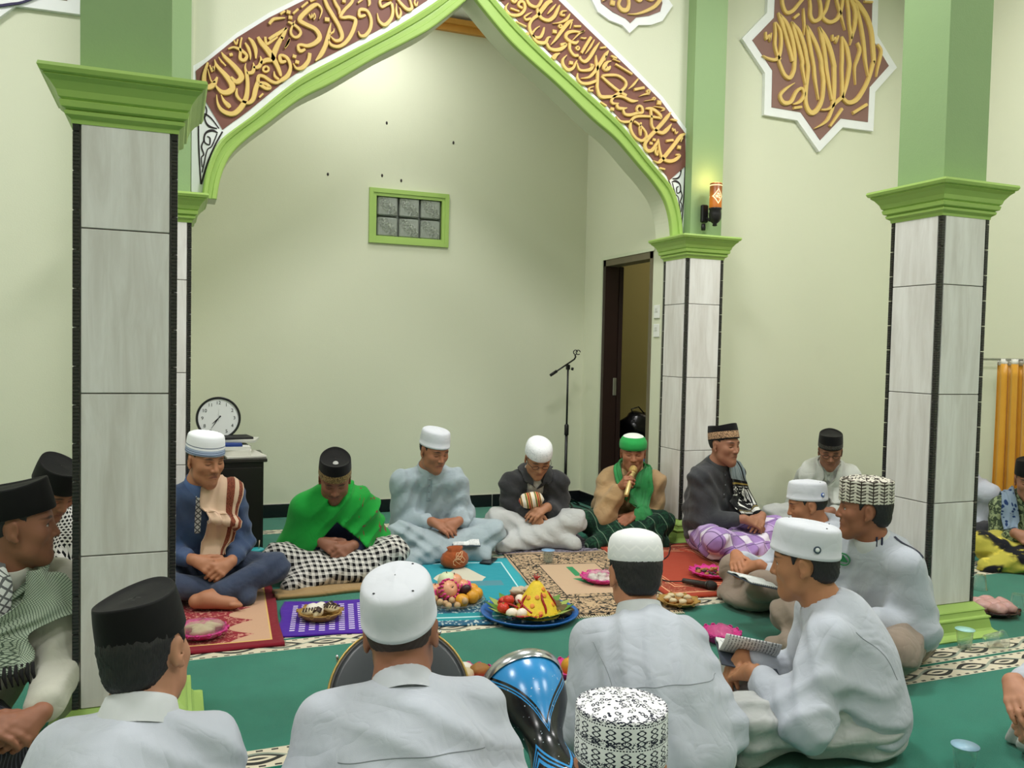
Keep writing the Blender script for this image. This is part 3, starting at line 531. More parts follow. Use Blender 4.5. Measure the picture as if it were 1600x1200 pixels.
# ------------------------------------------------------------------ smooth solids: bodies and clothing
A3 = lambda *p: np.array(p, np.float64)
class Shape:
    """smooth union / subtraction of round cones and ellipsoids, meshed with surface nets"""
    def __init__(s): s.pr = []; s.post = None; s.lo = np.full(3, 9.0); s.hi = np.full(3, -9.0)
    def _bb(s, lo, hi, sub):
        if not sub: s.lo = np.minimum(s.lo, lo); s.hi = np.maximum(s.hi, hi)
    def cap(s, a, b, ra, rb, k=0.02, sub=False):
        a = A3(*a); b = A3(*b)
        if np.linalg.norm(b-a) < 1e-5: b = a+A3(0, 0, 1e-4)
        r = max(ra, rb); lo = np.minimum(a, b)-r; hi = np.maximum(a, b)+r
        s.pr.append(('c', a, b, ra, rb, k, sub, lo, hi)); s._bb(lo, hi, sub); return s
    def ell(s, c, r, Rm=None, k=0.02, sub=False):
        c = A3(*c); r = A3(*r); m = max(r); s.pr.append(('e', c, r, None if Rm is None else np.array(Rm), k, sub, c-m, c+m))
        s._bb(c-m, c+m, sub); return s
    def ev(s, P, marg=0.075):
        d = np.full(len(P), 0.5)
        for p in s.pr:
            lo, hi = p[-2]-marg, p[-1]+marg
            ix = np.nonzero((P[:, 0] > lo[0]) & (P[:, 0] < hi[0]) & (P[:, 1] > lo[1]) & (P[:, 1] < hi[1]) & (P[:, 2] > lo[2]) & (P[:, 2] < hi[2]))[0]
            if not len(ix): continue
            Q = P[ix]
            if p[0] == 'c':
                a, b, r1, r2, k, sub = p[1:7]; ba = b-a; l2 = ba@ba; rr = r1-r2; a2 = l2-rr*rr; il2 = 1/l2
                pa = Q-a; y = pa@ba; z = y-l2; xv = pa*l2-y[:, None]*ba; x2 = np.einsum('ij,ij->i', xv, xv); y2 = y*y*l2; z2 = z*z*l2
                kk = np.sign(rr)*rr*rr*x2
                c1 = np.sign(z)*a2*z2 > kk; c2 = np.sign(y)*a2*y2 < kk
                e = (np.sqrt(np.maximum(x2*a2*il2, 0))+y*rr)*il2-r1
                e = np.where(c2, np.sqrt(np.maximum(x2+y2, 0))*il2-r1, e); e = np.where(c1, np.sqrt(np.maximum(x2+z2, 0))*il2-r2, e)
            else:
                c, r, Rm, k, sub = p[1:6]; q = Q-c
                if Rm is not None: q = q@Rm
                k0 = np.linalg.norm(q/r, axis=1); k1 = np.linalg.norm(q/(r*r), axis=1); e = k0*(k0-1)/np.maximum(k1, 1e-6)
                e = np.where(k0 < 1e-4, -r.min(), e)
            o = d[ix]
            if sub:
                e = -e; h = np.clip(0.5-0.5*(o-e)/k, 0, 1); d[ix] = o*(1-h)+e*h+k*h*(1-h)
            else:
                h = np.clip(0.5+0.5*(o-e)/k, 0, 1); d[ix] = o*(1-h)+e*h-k*h*(1-h)
        if s.post is not None: d = s.post(P, d)
        return d
    def grad(s, P, h=0.0015):
        g = np.empty_like(P)
        for i in range(3):
            dv = np.zeros(3); dv[i] = h; g[:, i] = (s.ev(P+dv)-s.ev(P-dv))/(2*h)
        return g/np.maximum(np.linalg.norm(g, axis=1, keepdims=True), 1e-6)
def axis(lo, hi, h, fine=()):
    """coordinates from lo to hi with step h, finer inside the fine intervals (a, b, step)"""
    out = [lo]; x = lo
    while x < hi:
        st = h
        for a, b, f in fine:
            if a <= x < b: st = min(st, f)
        x += st; out.append(x)
    while (len(out)-1) % 4: out.append(out[-1]+h)
    return np.array(out)
def polygonize(sh, xs, ys, zs, proj=2):
    nx, ny, nz = len(xs), len(ys), len(zs); B = 4
    bx, by, bz = (nx-1)//B, (ny-1)//B, (nz-1)//B
    cx, cy, cz = (0.5*(a[0:-1:B]+a[B::B]) for a in (xs, ys, zs)); wx, wy, wz = (a[B::B]-a[0:-1:B] for a in (xs, ys, zs))
    G = np.stack(np.meshgrid(cx, cy, cz, indexing='ij'), -1).reshape(-1, 3)
    hd = 0.5*np.sqrt(wx[:, None, None]**2+wy[None, :, None]**2+wz[None, None, :]**2)
    dc = sh.ev(G, 0.13).reshape(bx, by, bz)
    act = np.abs(dc) < hd*1.6+0.014
    rep = lambda a: np.repeat(np.repeat(np.repeat(a, B, 0), B, 1), B, 2)
    sg = np.where(dc < 0, -1, 1).astype(np.float32)
    D = np.ones((nx, ny, nz), np.float32); D[:-1, :-1, :-1] = rep(sg)
    ca = rep(act); pm = np.zeros((nx, ny, nz), bool)
    for i in (0, 1):
        for j in (0, 1):
            for k in (0, 1): pm[i:nx-1+i, j:ny-1+j, k:nz-1+k] |= ca
    I, J, K = np.nonzero(pm)
    D[I, J, K] = sh.ev(np.stack([xs[I], ys[J], zs[K]], -1))
    ins = D < 0
    cnt = np.zeros((nx-1, ny-1, nz-1), np.int8)
    for i in (0, 1):
        for j in (0, 1):
            for k in (0, 1): cnt += ins[i:nx-1+i, j:ny-1+j, k:nz-1+k]
    CI = np.stack(np.nonzero((cnt > 0) & (cnt < 8)), -1); N = len(CI)
    idm = np.full((nx-1, ny-1, nz-1), -1, np.int32); idm[CI[:, 0], CI[:, 1], CI[:, 2]] = np.arange(N)
    acc = np.zeros((N, 3)); num = np.zeros(N)
    ax = (xs, ys, zs)
    cor = [(i, j, k) for i in (0, 1) for j in (0, 1) for k in (0, 1)]
    val = {c: D[CI[:, 0]+c[0], CI[:, 1]+c[1], CI[:, 2]+c[2]] for c in cor}
    for c in cor:
        for a in range(3):
            if c[a]: continue
            e = list(c); e[a] = 1; e = tuple(e); v0, v1 = val[c], val[e]; m = (v0 < 0) != (v1 < 0)
            if not m.any(): continue
            t = (v0[m]/(v0[m]-v1[m]))
            for b in range(3):
                p0 = ax[b][CI[m, b]+c[b]]
                acc[m, b] += p0+(t*(ax[b][CI[m, b]+1]-p0) if b == a else 0)
            num[m] += 1
    V = acc/num[:, None]
    F = []
    for a in range(3):
        b, c = (a+1) % 3, (a+2) % 3
        s0 = [slice(None)]*3; s1 = [slice(None)]*3; s0[a] = slice(0, -1); s1[a] = slice(1, None)
        x = ins[tuple(s0)] != ins[tuple(s1)]
        E = np.stack(np.nonzero(x), -1)
        ok = (E[:, b] > 0) & (E[:, c] > 0) & (E[:, b] < D.shape[b]-1) & (E[:, c] < D.shape[c]-1); E = E[ok]
        fl_ = ins[E[:, 0], E[:, 1], E[:, 2]]
        def cell(db, dc_):
            q = E.copy(); q[:, b] += db; q[:, c] += dc_; return idm[q[:, 0], q[:, 1], q[:, 2]]
        q = np.stack([cell(-1, -1), cell(0, -1), cell(0, 0), cell(-1, 0)], -1)
        q[~fl_] = q[~fl_][:, ::-1]; F.append(q)
    F = np.concatenate(F); F = F[(F >= 0).all(1)]
    for it in range(proj):
        d = sh.ev(V); g = sh.grad(V); st = np.clip(d, -0.006, 0.006); V = V-g*st[:, None]
    return V, F
def shape_mesh(name, sh, h, fine=((), (), ()), pad=0.02, proj=1):
    lo, hi = sh.lo-pad, sh.hi+pad
    return polygonize(sh, *(axis(lo[i], hi[i], h, fine[i]) for i in range(3)), proj=proj)

# ------------------------------------------------------------------ people: materials
def skin_mat(name, open_eyes):
    t = NT(name); oi = t.node('ShaderNodeObjectInfo'); c = oi.outputs['Color']; stub = oi.outputs['Alpha']
    x, y, z = t.xyz(t.at('hl')); ax_ = t.ma('ABSOLUTE', x); co = t.coord()
    def el(cx, cz, rx, rz_, soft=0.35, curve=0.0):
        dx = t.ma('DIVIDE', t.ma('SUBTRACT', ax_, cx), rx)
        dz_ = t.ma('DIVIDE', t.ma('SUBTRACT', z, t.ma('ADD', cz, t.ma('MULTIPLY', t.ma('MULTIPLY', dx, dx), curve))), rz_)
        r = t.ma('SQRT', t.ma('ADD', t.ma('MULTIPLY', dx, dx), t.ma('MULTIPLY', dz_, dz_))); return t.ma('SUBTRACT', 1.0, t.ramp(r, 1-soft, 1+soft))
    front = t.ma('GREATER_THAN', y, 0.045)
    col = t.mix(t.ma('MULTIPLY', t.noise(co, 22, 3), 0.35), c, t.mix(1.0, c, (0.5, 0.5, 0.5, 1)))
    nn = t.node('ShaderNodeMix', data_type='RGBA', blend_type='MULTIPLY'); nn.inputs[0].default_value = 1; t.t.links.new(c, nn.inputs[6]); nn.inputs[7].default_value = (0.80, 0.70, 0.66, 1)
    col = t.mix(t.ma('MULTIPLY', t.noise(co, 18, 3), 0.55), c, nn.outputs[2])
    col = t.mix(t.mul(el(0.0, -0.051, 0.024, 0.0085, 0.35, -0.004), front, 0.7), col, t.mix(0.55, c, (0.26, 0.07, 0.07, 1)))
    beard = t.mul(t.mx(el(0.0, -0.037, 0.034, 0.008, 0.5, -0.006), t.mul(el(0.0, -0.088, 0.03, 0.018, 0.6), 0.6)), front, stub, t.ramp(t.noise(co, 260, 2), 0.3, 0.62))
    col = t.mix(beard, col, (0.025, 0.02, 0.018, 1))
    col = t.mix(t.mul(el(0.0, -0.0515, 0.022, 0.0016, 0.6, -0.0045), front, 0.8), col, (0.06, 0.02, 0.02, 1))
    col = t.mix(t.mul(el(0.034, 0.040, 0.020, 0.0045, 0.5, -0.003), front, 0.85), col, (0.02, 0.014, 0.012, 1))
    if open_eyes:
        col = t.mix(t.mul(el(0.033, 0.0145, 0.0125, 0.0052, 0.2), front), col, (0.55, 0.52, 0.5, 1))
        col = t.mix(t.mul(el(0.034, 0.0145, 0.0052, 0.0052, 0.2), front), col, (0.012, 0.008, 0.006, 1))
        col = t.mix(t.mul(el(0.033, 0.0190, 0.0140, 0.0018, 0.5, -0.003), front), col, (0.02, 0.012, 0.01, 1))
    else:
        col = t.mix(t.mul(el(0.033, 0.0085, 0.0145, 0.0022, 0.5, 0.003), front, 0.9), col, (0.03, 0.018, 0.015, 1))
        col = t.mix(t.mul(el(0.033, 0.024, 0.0150, 0.0015, 0.6, -0.003), front, 0.45), col, (0.08, 0.04, 0.03, 1))
    col = t.mix(t.mul(el(0.0075, -0.0285, 0.0045, 0.0028, 0.5), front, 0.8), col, (0.05, 0.02, 0.018, 1))
    t.bump(t.noise(co, 180, 2), 0.06, 0.002)
    t.b.inputs['Subsurface Weight'].default_value = 0.0
    return t.out(col, 0.52, 0, 0.38)
M_SKIN = skin_mat('skin', False); M_SKINO = skin_mat('skin_eyes_open', True)
M_CLOTH = fabric('cloth'); M_CLOTH_S = fabric('cloth_smooth', None, 0.75, 0.12, 0.05)
M_VELVET = fabric('velvet_black', '#070708', 0.75, 0.06, 0.04)
M_HAIR = NT('hair_black')
def _hair():
    t = M_HAIR; x, y, z = t.xyz(t.coord()); n = t.noise(t.cxyz(t.ma('MULTIPLY', x, 6), t.ma('MULTIPLY', y, 6), z), 60, 3)
    t.bump(n, 0.5, 0.004); return t.out(t.mix(n, (0.006, 0.006, 0.007, 1), (0.03, 0.028, 0.03, 1)), 0.5, 0, 0.4)
M_HAIR = _hair()

# ------------------------------------------------------------------ people: anatomy
def rotm(ax_, deg): return np.array(Matrix.Rotation(R(deg), 3, ax_))
def unit(v): v = np.asarray(v, float); return v/max(1e-9, np.linalg.norm(v))
def head_prims(S, hc, Rh, s, thin=1.0, jaw=1.0):
    T = lambda x, y, z: hc+Rh@(A3(x, y, z)*s)
    E = lambda c, r, k, sub=False: S.ell(T(*c), A3(*r)*s, Rh, k*s, sub)
    C = lambda a, b, ra, rb, k, sub=False: S.cap(T(*a), T(*b), ra*s, rb*s, k*s, sub)
    E((0, -0.010, 0.036), (0.076*thin, 0.097, 0.088), 0.01)
    E((0, 0.025, -0.010), (0.066*thin, 0.066, 0.075), 0.03)                    # face block
    C((-0.030*thin, 0.030, -0.062), (0, 0.066, -0.090), 0.036*jaw, 0.026, 0.03); C((0.030*thin, 0.030, -0.062), (0, 0.066, -0.090), 0.036*jaw, 0.026, 0.03)
    C((-0.040*thin, 0.056, -0.012), (0.040*thin, 0.056, -0.012), 0.026, 0.026, 0.02)   # cheekbones
    C((-0.036, 0.072, 0.036), (0.036, 0.072, 0.036), 0.014, 0.014, 0.016)      # brow
    for sx in (-1, 1): E((sx*0.033, 0.091, 0.014), (0.018, 0.013, 0.012), 0.012, True)
    for sx in (-1, 1): E((sx*0.033, 0.0715, 0.014), (0.0150, 0.0135, 0.0115), 0.004)
    C((0, 0.086, 0.022), (0, 0.104, -0.018), 0.0075, 0.0115, 0.010)            # nose
    for sx in (-1, 1): E((sx*0.012, 0.094, -0.021), (0.009, 0.011, 0.008), None or 0.005)
    E((0, 0.078, -0.048), (0.030, 0.018, 0.022), 0.015)                        # mouth mound
    C((-0.015, 0.0885, -0.0465), (0.015, 0.0885, -0.0465), 0.0052, 0.0052, 0.006); C((-0.012, 0.0875, -0.0575), (0.012, 0.0875, -0.0575), 0.0062, 0.0062, 0.006)
    C((0, 0.0965, -0.0515), (0.019, 0.0945, -0.0555), 0.0022, 0.0022, 0.003, True); C((0, 0.0965, -0.0515), (-0.019, 0.0945, -0.0555), 0.0022, 0.0022, 0.003, True)
    E((0, 0.077, -0.084), (0.019, 0.016, 0.015), 0.012)                        # chin
    for sx in (-1, 1):                                                         # ears
        Re = Rh@rotm('Z', -sx*22)@rotm('X', -8)
        S.ell(T(sx*0.0785*thin, -0.008, 0.004), A3(0.0075, 0.019, 0.032)*s, Re, 0.006*s); S.ell(T(sx*0.0865*thin, -0.003, 0.006), A3(0.005, 0.008, 0.014)*s, Re, 0.008*s, True)
        S.ell(T(sx*0.0785*thin, 0.002, -0.024), A3(0.006, 0.009, 0.009)*s, Re, 0.005*s)
def hand_prims(S, W, d, n, side, curl=(20, 30, 20), thumb=(0.7, 25), s=1.0, spread=4):
    """W wrist, d pointing direction, n back-of-hand normal, side +1 right hand / -1 left hand; returns fingertip points"""
    d = unit(d); n = unit(np.asarray(n, float)-d*np.dot(n, d)); th = -side*np.cross(d, n)
    S.cap(W, W+d*0.04*s, 0.023*s, 0.022*s, 0.02)
    offs_ = (0.030, 0.0105, -0.0095, -0.028); ln = (0.94, 1.04, 0.98, 0.78)
    tips = []
    for i in range(4):
        kn = W+d*(0.085-0.006*abs(i-1))*s+th*offs_[i]*s
        S.cap(W+d*0.025*s+th*offs_[i]*0.5*s, kn, 0.0165*s, 0.0108*s, 0.012)
        cu = curl[i] if isinstance(curl[0], (tuple, list)) else curl
        dd = unit(d+th*math.tan(R(spread*(1.5-i)))*0.6); a = 0; p = kn
        for j, (l, r0, r1) in enumerate(((0.043, 0.0098, 0.0090), (0.026, 0.0090, 0.0080), (0.021, 0.0080, 0.0066))):
            a += R(cu[j]); e = dd*math.cos(a)-n*math.sin(a); q = p+e*l*ln[i]*s
            S.cap(p, q, r0*s, r1*s, 0.0045 if j else 0.007); p = q
        tips.append(p)
    b = W+d*0.022*s+th*0.022*s-n*0.006*s; op, cu = thumb
    e = unit(d*(1-op*0.5)+th*op-n*0.25); q = b+e*0.045*s; S.cap(b, q, 0.0145*s, 0.0108*s, 0.012)
    e2 = unit(e*math.cos(R(cu))+d*math.sin(R(cu))-n*0.1); q2 = q+e2*0.032*s; S.cap(q, q2, 0.0105*s, 0.0095*s, 0.006)
    e3 = unit(e2*math.cos(R(cu*.6))+d*math.sin(R(cu*.6))); q3 = q2+e3*0.022*s; S.cap(q2, q3, 0.0095*s, 0.0075*s, 0.005)
    return tips
def ik(Sh, W, l1, l2, pole):
    Sh = np.asarray(Sh, float); W = np.asarray(W, float); v = W-Sh; D = np.linalg.norm(v)
    if D > (l1+l2)*0.985: k = D/((l1+l2)*0.985); l1 *= k; l2 *= k
    u = v/D; a = (l1*l1-l2*l2+D*D)/(2*D); h = math.sqrt(max(0, l1*l1-a*a)); p = np.asarray(pole, float); p = unit(p-u*np.dot(p, u))
    return Sh+u*a+p*h
HANDS = {   # wrist and pointing frames for the right hand (mirrored for the left)
 'clasp': dict(W=(0.085, 0.27, 0.215), d=(-0.78, 0.45, -0.35), n=(0.35, 0.75, 0.55), curl=(38, 48, 35), thumb=(0.55, 15)),
 'rest':  dict(W=(0.095, 0.28, 0.215), d=(-0.80, 0.45, -0.30), n=(0.05, 0.55, 0.80), curl=(14, 24, 18), thumb=(0.6, 20)),
 'knee':  dict(W=(0.20, 0.27, 0.235), d=(0.15, 0.85, -0.45), n=(0.1, 0.45, 0.88), curl=(16, 26, 20), thumb=(0.6, 20)),
 'down':  dict(W=(0.03, 0.33, 0.24), d=(-0.15, 0.25, -0.95), n=(0.1, 0.95, 0.25), curl=(8, 14, 10), thumb=(0.6, 20)),
 'book':  dict(W=(0.12, 0.33, 0.27), d=(-0.35, 0.85, 0.25), n=(0.55, 0.1, -0.82), curl=(20, 30, 22), thumb=(0.8, 10)),
}
def cap_mesh(kind, s=1.0):
    """head coverings: rings of an ellipse; frame = head frame; returns V,F,pc"""
    a, b = 0.0865, 0.1095
    if kind == 'peci':   rings = [(-.004, 1.0), (0.0, 1.015), (0.03, 1.0), (0.06, 0.975), (0.085, 0.95), (0.0905, 0.935), (0.0905, 0.905), (0.087, 0.86), (0.0845, 0.72), (0.0855, 0.4), (0.087, 0.02)]
    elif kind == 'omani': rings = [(-.004, 1.0), (0.0, 1.02), (0.03, 1.015), (0.06, 1.01), (0.078, 1.01), (0.083, 0.995), (0.081, 0.96), (0.082, 0.86), (0.092, 0.6), (0.096, 0.3), (0.094, 0.02)]
    elif kind == 'knit': rings = [(-.004, 1.0), (0.0, 1.02), (0.025, 1.01), (0.045, 0.985), (0.062, 0.93), (0.074, 0.83), (0.084, 0.65), (0.091, 0.4), (0.094, 0.2), (0.095, 0.02)]
    elif kind == 'turban': rings = [(-.012, 0.99), (-.006, 1.05), (0.01, 1.075), (0.03, 1.065), (0.045, 1.02), (0.05, 0.97), (0.062, 0.90), (0.076, 0.74), (0.085, 0.5), (0.089, 0.25), (0.09, 0.02)]
    else:                rings = [(-.004, 1.0), (0.0, 1.025), (0.006, 1.025), (0.007, 1.012), (0.03, 1.0), (0.052, 0.975), (0.068, 0.94), (0.074, 0.90), (0.078, 0.82), (0.081, 0.6), (0.083, 0.35), (0.084, 0.02)]
    n = 56; V = []; PC = []
    for z, q in rings:
        for j in range(n):
            t = 2*math.pi*j/n; x, y = a*q*math.sin(t), b*q*math.cos(t)
            zz = z
            if kind == 'peci' and z > 0.065:
                zz += 0.010*(abs(math.cos(t))**2-0.4)*min(1, q*1.1); x *= 1-0.10*math.cos(t)**4
            if kind == 'kopiah' and q < 0.93: zz += 0.005*math.exp(-(x/0.010)**2)*(0.94-q)
            if kind == 'omani' and q < 0.95: zz += 0.004*math.sin(9*t)*q
            V.append((x, y, zz)); PC.append((t, z, q))
    k = len(rings)
    F = [(i*n+j, i*n+(j+1) % n, i*n+n+(j+1) % n, i*n+n+j)[::-1] for i in range(k-1) for j in range(n)]
    V = np.array(V)*s
    if kind == 'kopiah': V = V*A3(0.975, 0.975, 1.18)
    if kind == 'omani': V = V*A3(0.98, 0.98, 1.08)
    return V, np.array(F), np.array(PC)
def hair_shape(style):
    S = Shape(); S.ell((0, -0.012, 0.034), (0.0800, 0.1015, 0.092), None, 0.01)
    low = {'short': -0.030, 'long': -0.062, 'crop': -0.020}[style]; th = {'short': 0.0, 'long': 0.003, 'crop': -0.002}[style]
    if style == 'long': S.ell((0, -0.060, -0.030), (0.052, 0.040, 0.038), None, 0.03)
    def post(P, d):
        x, y, z = np.abs(P[:, 0]), P[:, 1], P[:, 2]
        d = d-th+0.0016*np.sin(x*900+z*160)*np.sin(y*700)
        fr = np.where(z > 0.045, y-0.066, y-0.030+np.maximum(0, 0.02-z)*0.4)      # front hair line, side burns
        bo = (low+0.35*np.maximum(0, y+0.05))-z                                  # lower line rises to the front
        bo = np.where(y > -0.005, np.maximum(bo, (-0.006)-z), bo)
        ear = 0.030-np.sqrt((y+0.006)**2+((z-0.002)*0.72)**2+(np.maximum(0, 0.074-x)*1.5)**2)
        return np.maximum.reduce([d, fr, bo, ear])
    S.post = post; return S
_hairc = {}
def hair_mesh(style):
    if style not in _hairc:
        V, F = shape_mesh('hair', hair_shape(style), 0.006, proj=1); _hairc[style] = (V, F)
    return _hairc[style]
def fold_fn(amp, seed, sc=1.0):
    """patches of soft parallel folds"""
    rg = np.random.RandomState(seed); ph = rg.uniform(0, 6.28, 12); dr = [unit(rg.normal(size=3)) for _ in range(8)]
    up3 = [unit(A3(rg.uniform(-1, 1), rg.uniform(-0.6, 0.6), rg.choice([-1, 1])*rg.uniform(0.35, 0.9))) for _ in range(3)]
    def f(P):
        o = 0.35
        for i in range(3):
            m = np.clip(0.95*np.sin(P@dr[i]*8.5*sc+ph[i])+0.25, 0, 1); s_ = 0.5+0.5*np.sin(P@up3[i]*(62+14*i)*sc+1.1*np.sin(P@dr[i+3]*13+ph[i+3])+ph[i+6])
            o = o-1.25*m*s_**1.5
        return amp*o
    return f
def ribbon(name, path, wid, shape, mat, parent, off=0.010, cling=0.0, amp=0.004, freq=3, nv=13, nseg=7, thick=0.006, color=None, seed=0, fringe=0):
    """cloth strip along a path of points; wid = half-width vectors; pushed clear of the given solid"""
    c = smooth_curve(path, nseg); ww = smooth_curve(wid, nseg); n = len(c); S_ = np.linspace(-1, 1, nv)
    P_ = np.array([[np.array(c[i])+np.array(ww[i])*s_ for s_ in S_] for i in range(n)]).reshape(-1, 3)
    for it in range(9):
        d = shape.ev(P_); g = shape.grad(P_, 0.004); mv = np.where(d < off, off-d, (off-d)*cling); mv = np.clip(mv, -0.05, 0.05)*0.8; mv = np.where(d > 0.3, 0, mv)
        P_ = P_+g*mv[:, None]
    Q = P_.reshape(n, nv, 3); tu = np.gradient(Q, axis=0); tv = np.gradient(Q, axis=1); nr = np.cross(tu, tv); nr /= np.maximum(np.linalg.norm(nr, axis=2, keepdims=True), 1e-9)
    gg = shape.grad(P_, 0.004).reshape(n, nv, 3); flip = np.sign((nr*gg).sum(2, keepdims=True)); flip[flip == 0] = 1; nr = nr*np.sign(np.median(flip))
    u = np.linspace(0, 1, n)[:, None]; wv = amp*(1+np.sin(freq*math.pi*S_[None, :]+2.0*np.sin(5*u+seed)))
    Q = Q+nr*wv[:, :, None]; Q2 = Q+nr*thick
    V = np.concatenate([Q.reshape(-1, 3), Q2.reshape(-1, 3)]); m = n*nv; F = []
    for i in range(n-1):
        for j in range(nv-1):
            a, b, c_, d_ = i*nv+j, i*nv+j+1, i*nv+nv+j+1, i*nv+nv+j; F.append((d_, c_, b, a)); F.append((m+a, m+b, m+c_, m+d_))
    for i in range(n-1):
        for j, fl_ in ((0, 0), (nv-1, 1)):
            q = (i*nv+j, i*nv+nv+j, m+i*nv+nv+j, m+i*nv+j); F.append(q if not fl_ else q[::-1])
    for j in range(nv-1):
        for i, fl_ in ((0, 1), (n-1, 0)):
            q = (i*nv+j, i*nv+j+1, m+i*nv+j+1, m+i*nv+j); F.append(q[::-1] if not fl_ else q)
    me = np_mesh(name, V, np.array(F)); L = np.cumsum(np.r_[0, np.linalg.norm(np.diff(np.array(c), axis=0), axis=1)])
    hw = np.array([np.linalg.norm(q) for q in ww]); pc = np.stack([np.repeat(L, nv), (hw[:, None]*S_[None, :]).ravel(), np.tile(S_, n)], -1); attr(me, 'pc', np.concatenate([pc, pc]))
    o = link(name, me, mat, parent)
    if color: o.color = hexc(color)
    return o

def person(label, loc, face, head, hyaw=0, hpitch=0, hroll=0, hs=1.0, skin='#A9714F', stub=0.2, eyes=False, thin=1.0, jaw=1.0,
           hands=('clasp', 'clasp'), knees=None, ankles=None, feet=(False, False), lower='trousers', lower_mat=None, lower_col='#222', shirt_mat=None, shirt_col='#FFF',
           cap='kopiah', cap_mat=None, cap_col='#D9DCE4', hair='short', bulk=1.0, belly=0.0, sleeve=1.0, shoulder_w=0.150, extra=None, hair_mat=None, collar='#FFF', cap_tilt=-9, cap_up=0.0,
           seed=1, res=1.0, fold=0.006, wrists=None, show_body=True, group=None, jacket=None, cap_size=1.0, sdrop=0.0, spine=0.0, neck=1.0, collar_up=0.012, z0=0.0):
    rz = R(face-90); root = empty('person', (loc[0], loc[1], z0), rz, label, 'person', group)
    Ri = np.array(Matrix.Rotation(-rz, 3, 'Z')); L = lambda p: Ri@(A3(*p)-A3(loc[0], loc[1], 0))
    hc = L(head); Rh = rotm('Z', -hyaw)@rotm('X', -hpitch)@rotm('Y', hroll)
    nk = hc+Rh@(A3(0, -0.022, -0.075)*hs)                                  # top of the neck
    hip = A3(0, -0.02, 0.105); NB = nk+A3(0, -0.026, -0.052*neck)*hs            # neck base
    if spine: NB = NB+A3(0, -spine, 0)
    ctr = lambda f: hip+(NB-hip)*f+A3(0, -0.05*math.sin(math.pi*f)*0.9, 0)
    sdir = unit(NB-hip); sw = shoulder_w*bulk
    SH = [NB+A3(sx*sw, 0.0, -0.072-sdrop) for sx in (1, -1)]
    # wrists and hands
    HD = []
    for i, sx in enumerate((1, -1)):
        h = hands[i] if isinstance(hands[i], dict) else HANDS[hands[i]]
        W = A3(*h['W'])*A3(sx, 1, 1)
        if wrists and wrists[i] is not None: W = A3(*wrists[i])
        HD.append((W, A3(*h['d'])*A3(sx, 1, 1), A3(*h['n'])*A3(sx, 1, 1), h['curl'], h['thumb'], h.get('pole', (0.28, -0.45, -0.8))))
    if hands[0] == hands[1] == 'clasp': HD[0] = (HD[0][0]+A3(0, 0.0, 0.012),)+HD[0][1:]; HD[1] = (HD[1][0]+A3(0, 0.012, -0.012),)+HD[1][1:]
    EL = []
    for i, sx in enumerate((1, -1)): EL.append(ik(SH[i], HD[i][0], 0.27, 0.245, A3(*HD[i][5])*A3(sx, 1, 1)))
    kn = knees or ((0.30, 0.29, 0.15), (-0.30, 0.29, 0.15)); an = ankles or ((-0.10, 0.27, 0.065), (0.10, 0.33, 0.055))
    kn = [A3(*k) for k in kn]; an = [A3(*k) for k in an]; hj = [A3(0.085, 0.0, 0.11), A3(-0.085, 0.0, 0.11)]
    # ---- body
    B = Shape(); head_prims(B, hc, Rh, hs, thin, jaw)
    B.cap(hc+Rh@(A3(0, -0.02, -0.045)*hs), NB, 0.051*hs, 0.056*hs, 0.03)
    B.cap(NB, ctr(0.7), 0.06, 0.095, 0.04); B.cap(ctr(0.7), ctr(0.2), 0.10, 0.10, 0.04); B.ell(hip, (0.13, 0.10, 0.09), None, 0.04)
    for i in (0, 1):
        B.cap(NB+A3(0, -0.01, -0.03), SH[i], 0.045, 0.045, 0.03); B.cap(SH[i], EL[i], 0.046, 0.038, 0.02); B.cap(EL[i], HD[i][0], 0.038, 0.025, 0.02)
        B.cap(hj[i], kn[i], 0.07, 0.05, 0.03); B.cap(kn[i], an[i], 0.048, 0.034, 0.02)
        hand_prims(B, HD[i][0], HD[i][1], HD[i][2], 1 if i == 0 else -1, HD[i][3], HD[i][4], 1.0)
        # foot: sole turned up and outwards as in crossed legs
        sx = 1 if i == 0 else -1; fd = unit(A3(-sx*0.75, 0.45, -0.12)) if not isinstance(feet[i], (tuple, list)) else unit(A3(*feet[i]))
        a0 = an[i]; heel = a0-fd*0.045+A3(0, 0, -0.012); ball = a0+fd*0.12+A3(0, 0, -0.018)
        B.cap(heel, a0, 0.03, 0.033, 0.02); B.cap(a0, ball, 0.034, 0.026, 0.02); B.cap(heel, ball, 0.03, 0.024, 0.02)
        if feet[i]:
            sd = unit(np.cross(fd, A3(0, 0, 1)))
            for q in range(5): B.cap(ball+sd*(0.028-0.014*q), ball+sd*(0.030-0.015*q)+fd*(0.045-0.005*q), 0.011-0.001*q, 0.0095-0.001*q, 0.005)
    B.post = lambda P, d: np.maximum(d, 0.004-P[:, 2])
    f = 0.0052*res; hz = hc[2]; hx_ = hc[0]; hy_ = hc[1]; hw = [h_[0] for h_ in HD]
    fx = [(hx_-0.10*hs, hx_+0.10*hs, f)]+[(w_[0]-0.11, w_[0]+0.11, f) for w_ in hw]; fy = [(hy_-0.13*hs, hy_+0.13*hs, f)]+[(w_[1]-0.05, w_[1]+0.15, f) for w_ in hw]
    fz = [(hz-0.13*hs, hz+0.07*hs, f)]+[(w_[2]-0.11, w_[2]+0.07, f) for w_ in hw]
    V, F = shape_mesh('body', B, 0.013, (fx, fy, fz), proj=2)
    me = np_mesh('body', V, F); attr(me, 'hl', ((V-hc)@Rh)/hs)
    bo = link('body', me, M_SKINO if eyes else M_SKIN, root); c = hexc(skin); bo.color = (min(1, c[0]*1.16+0.012), min(1, c[1]*1.16+0.014), min(1, c[2]*1.18+0.016), stub)
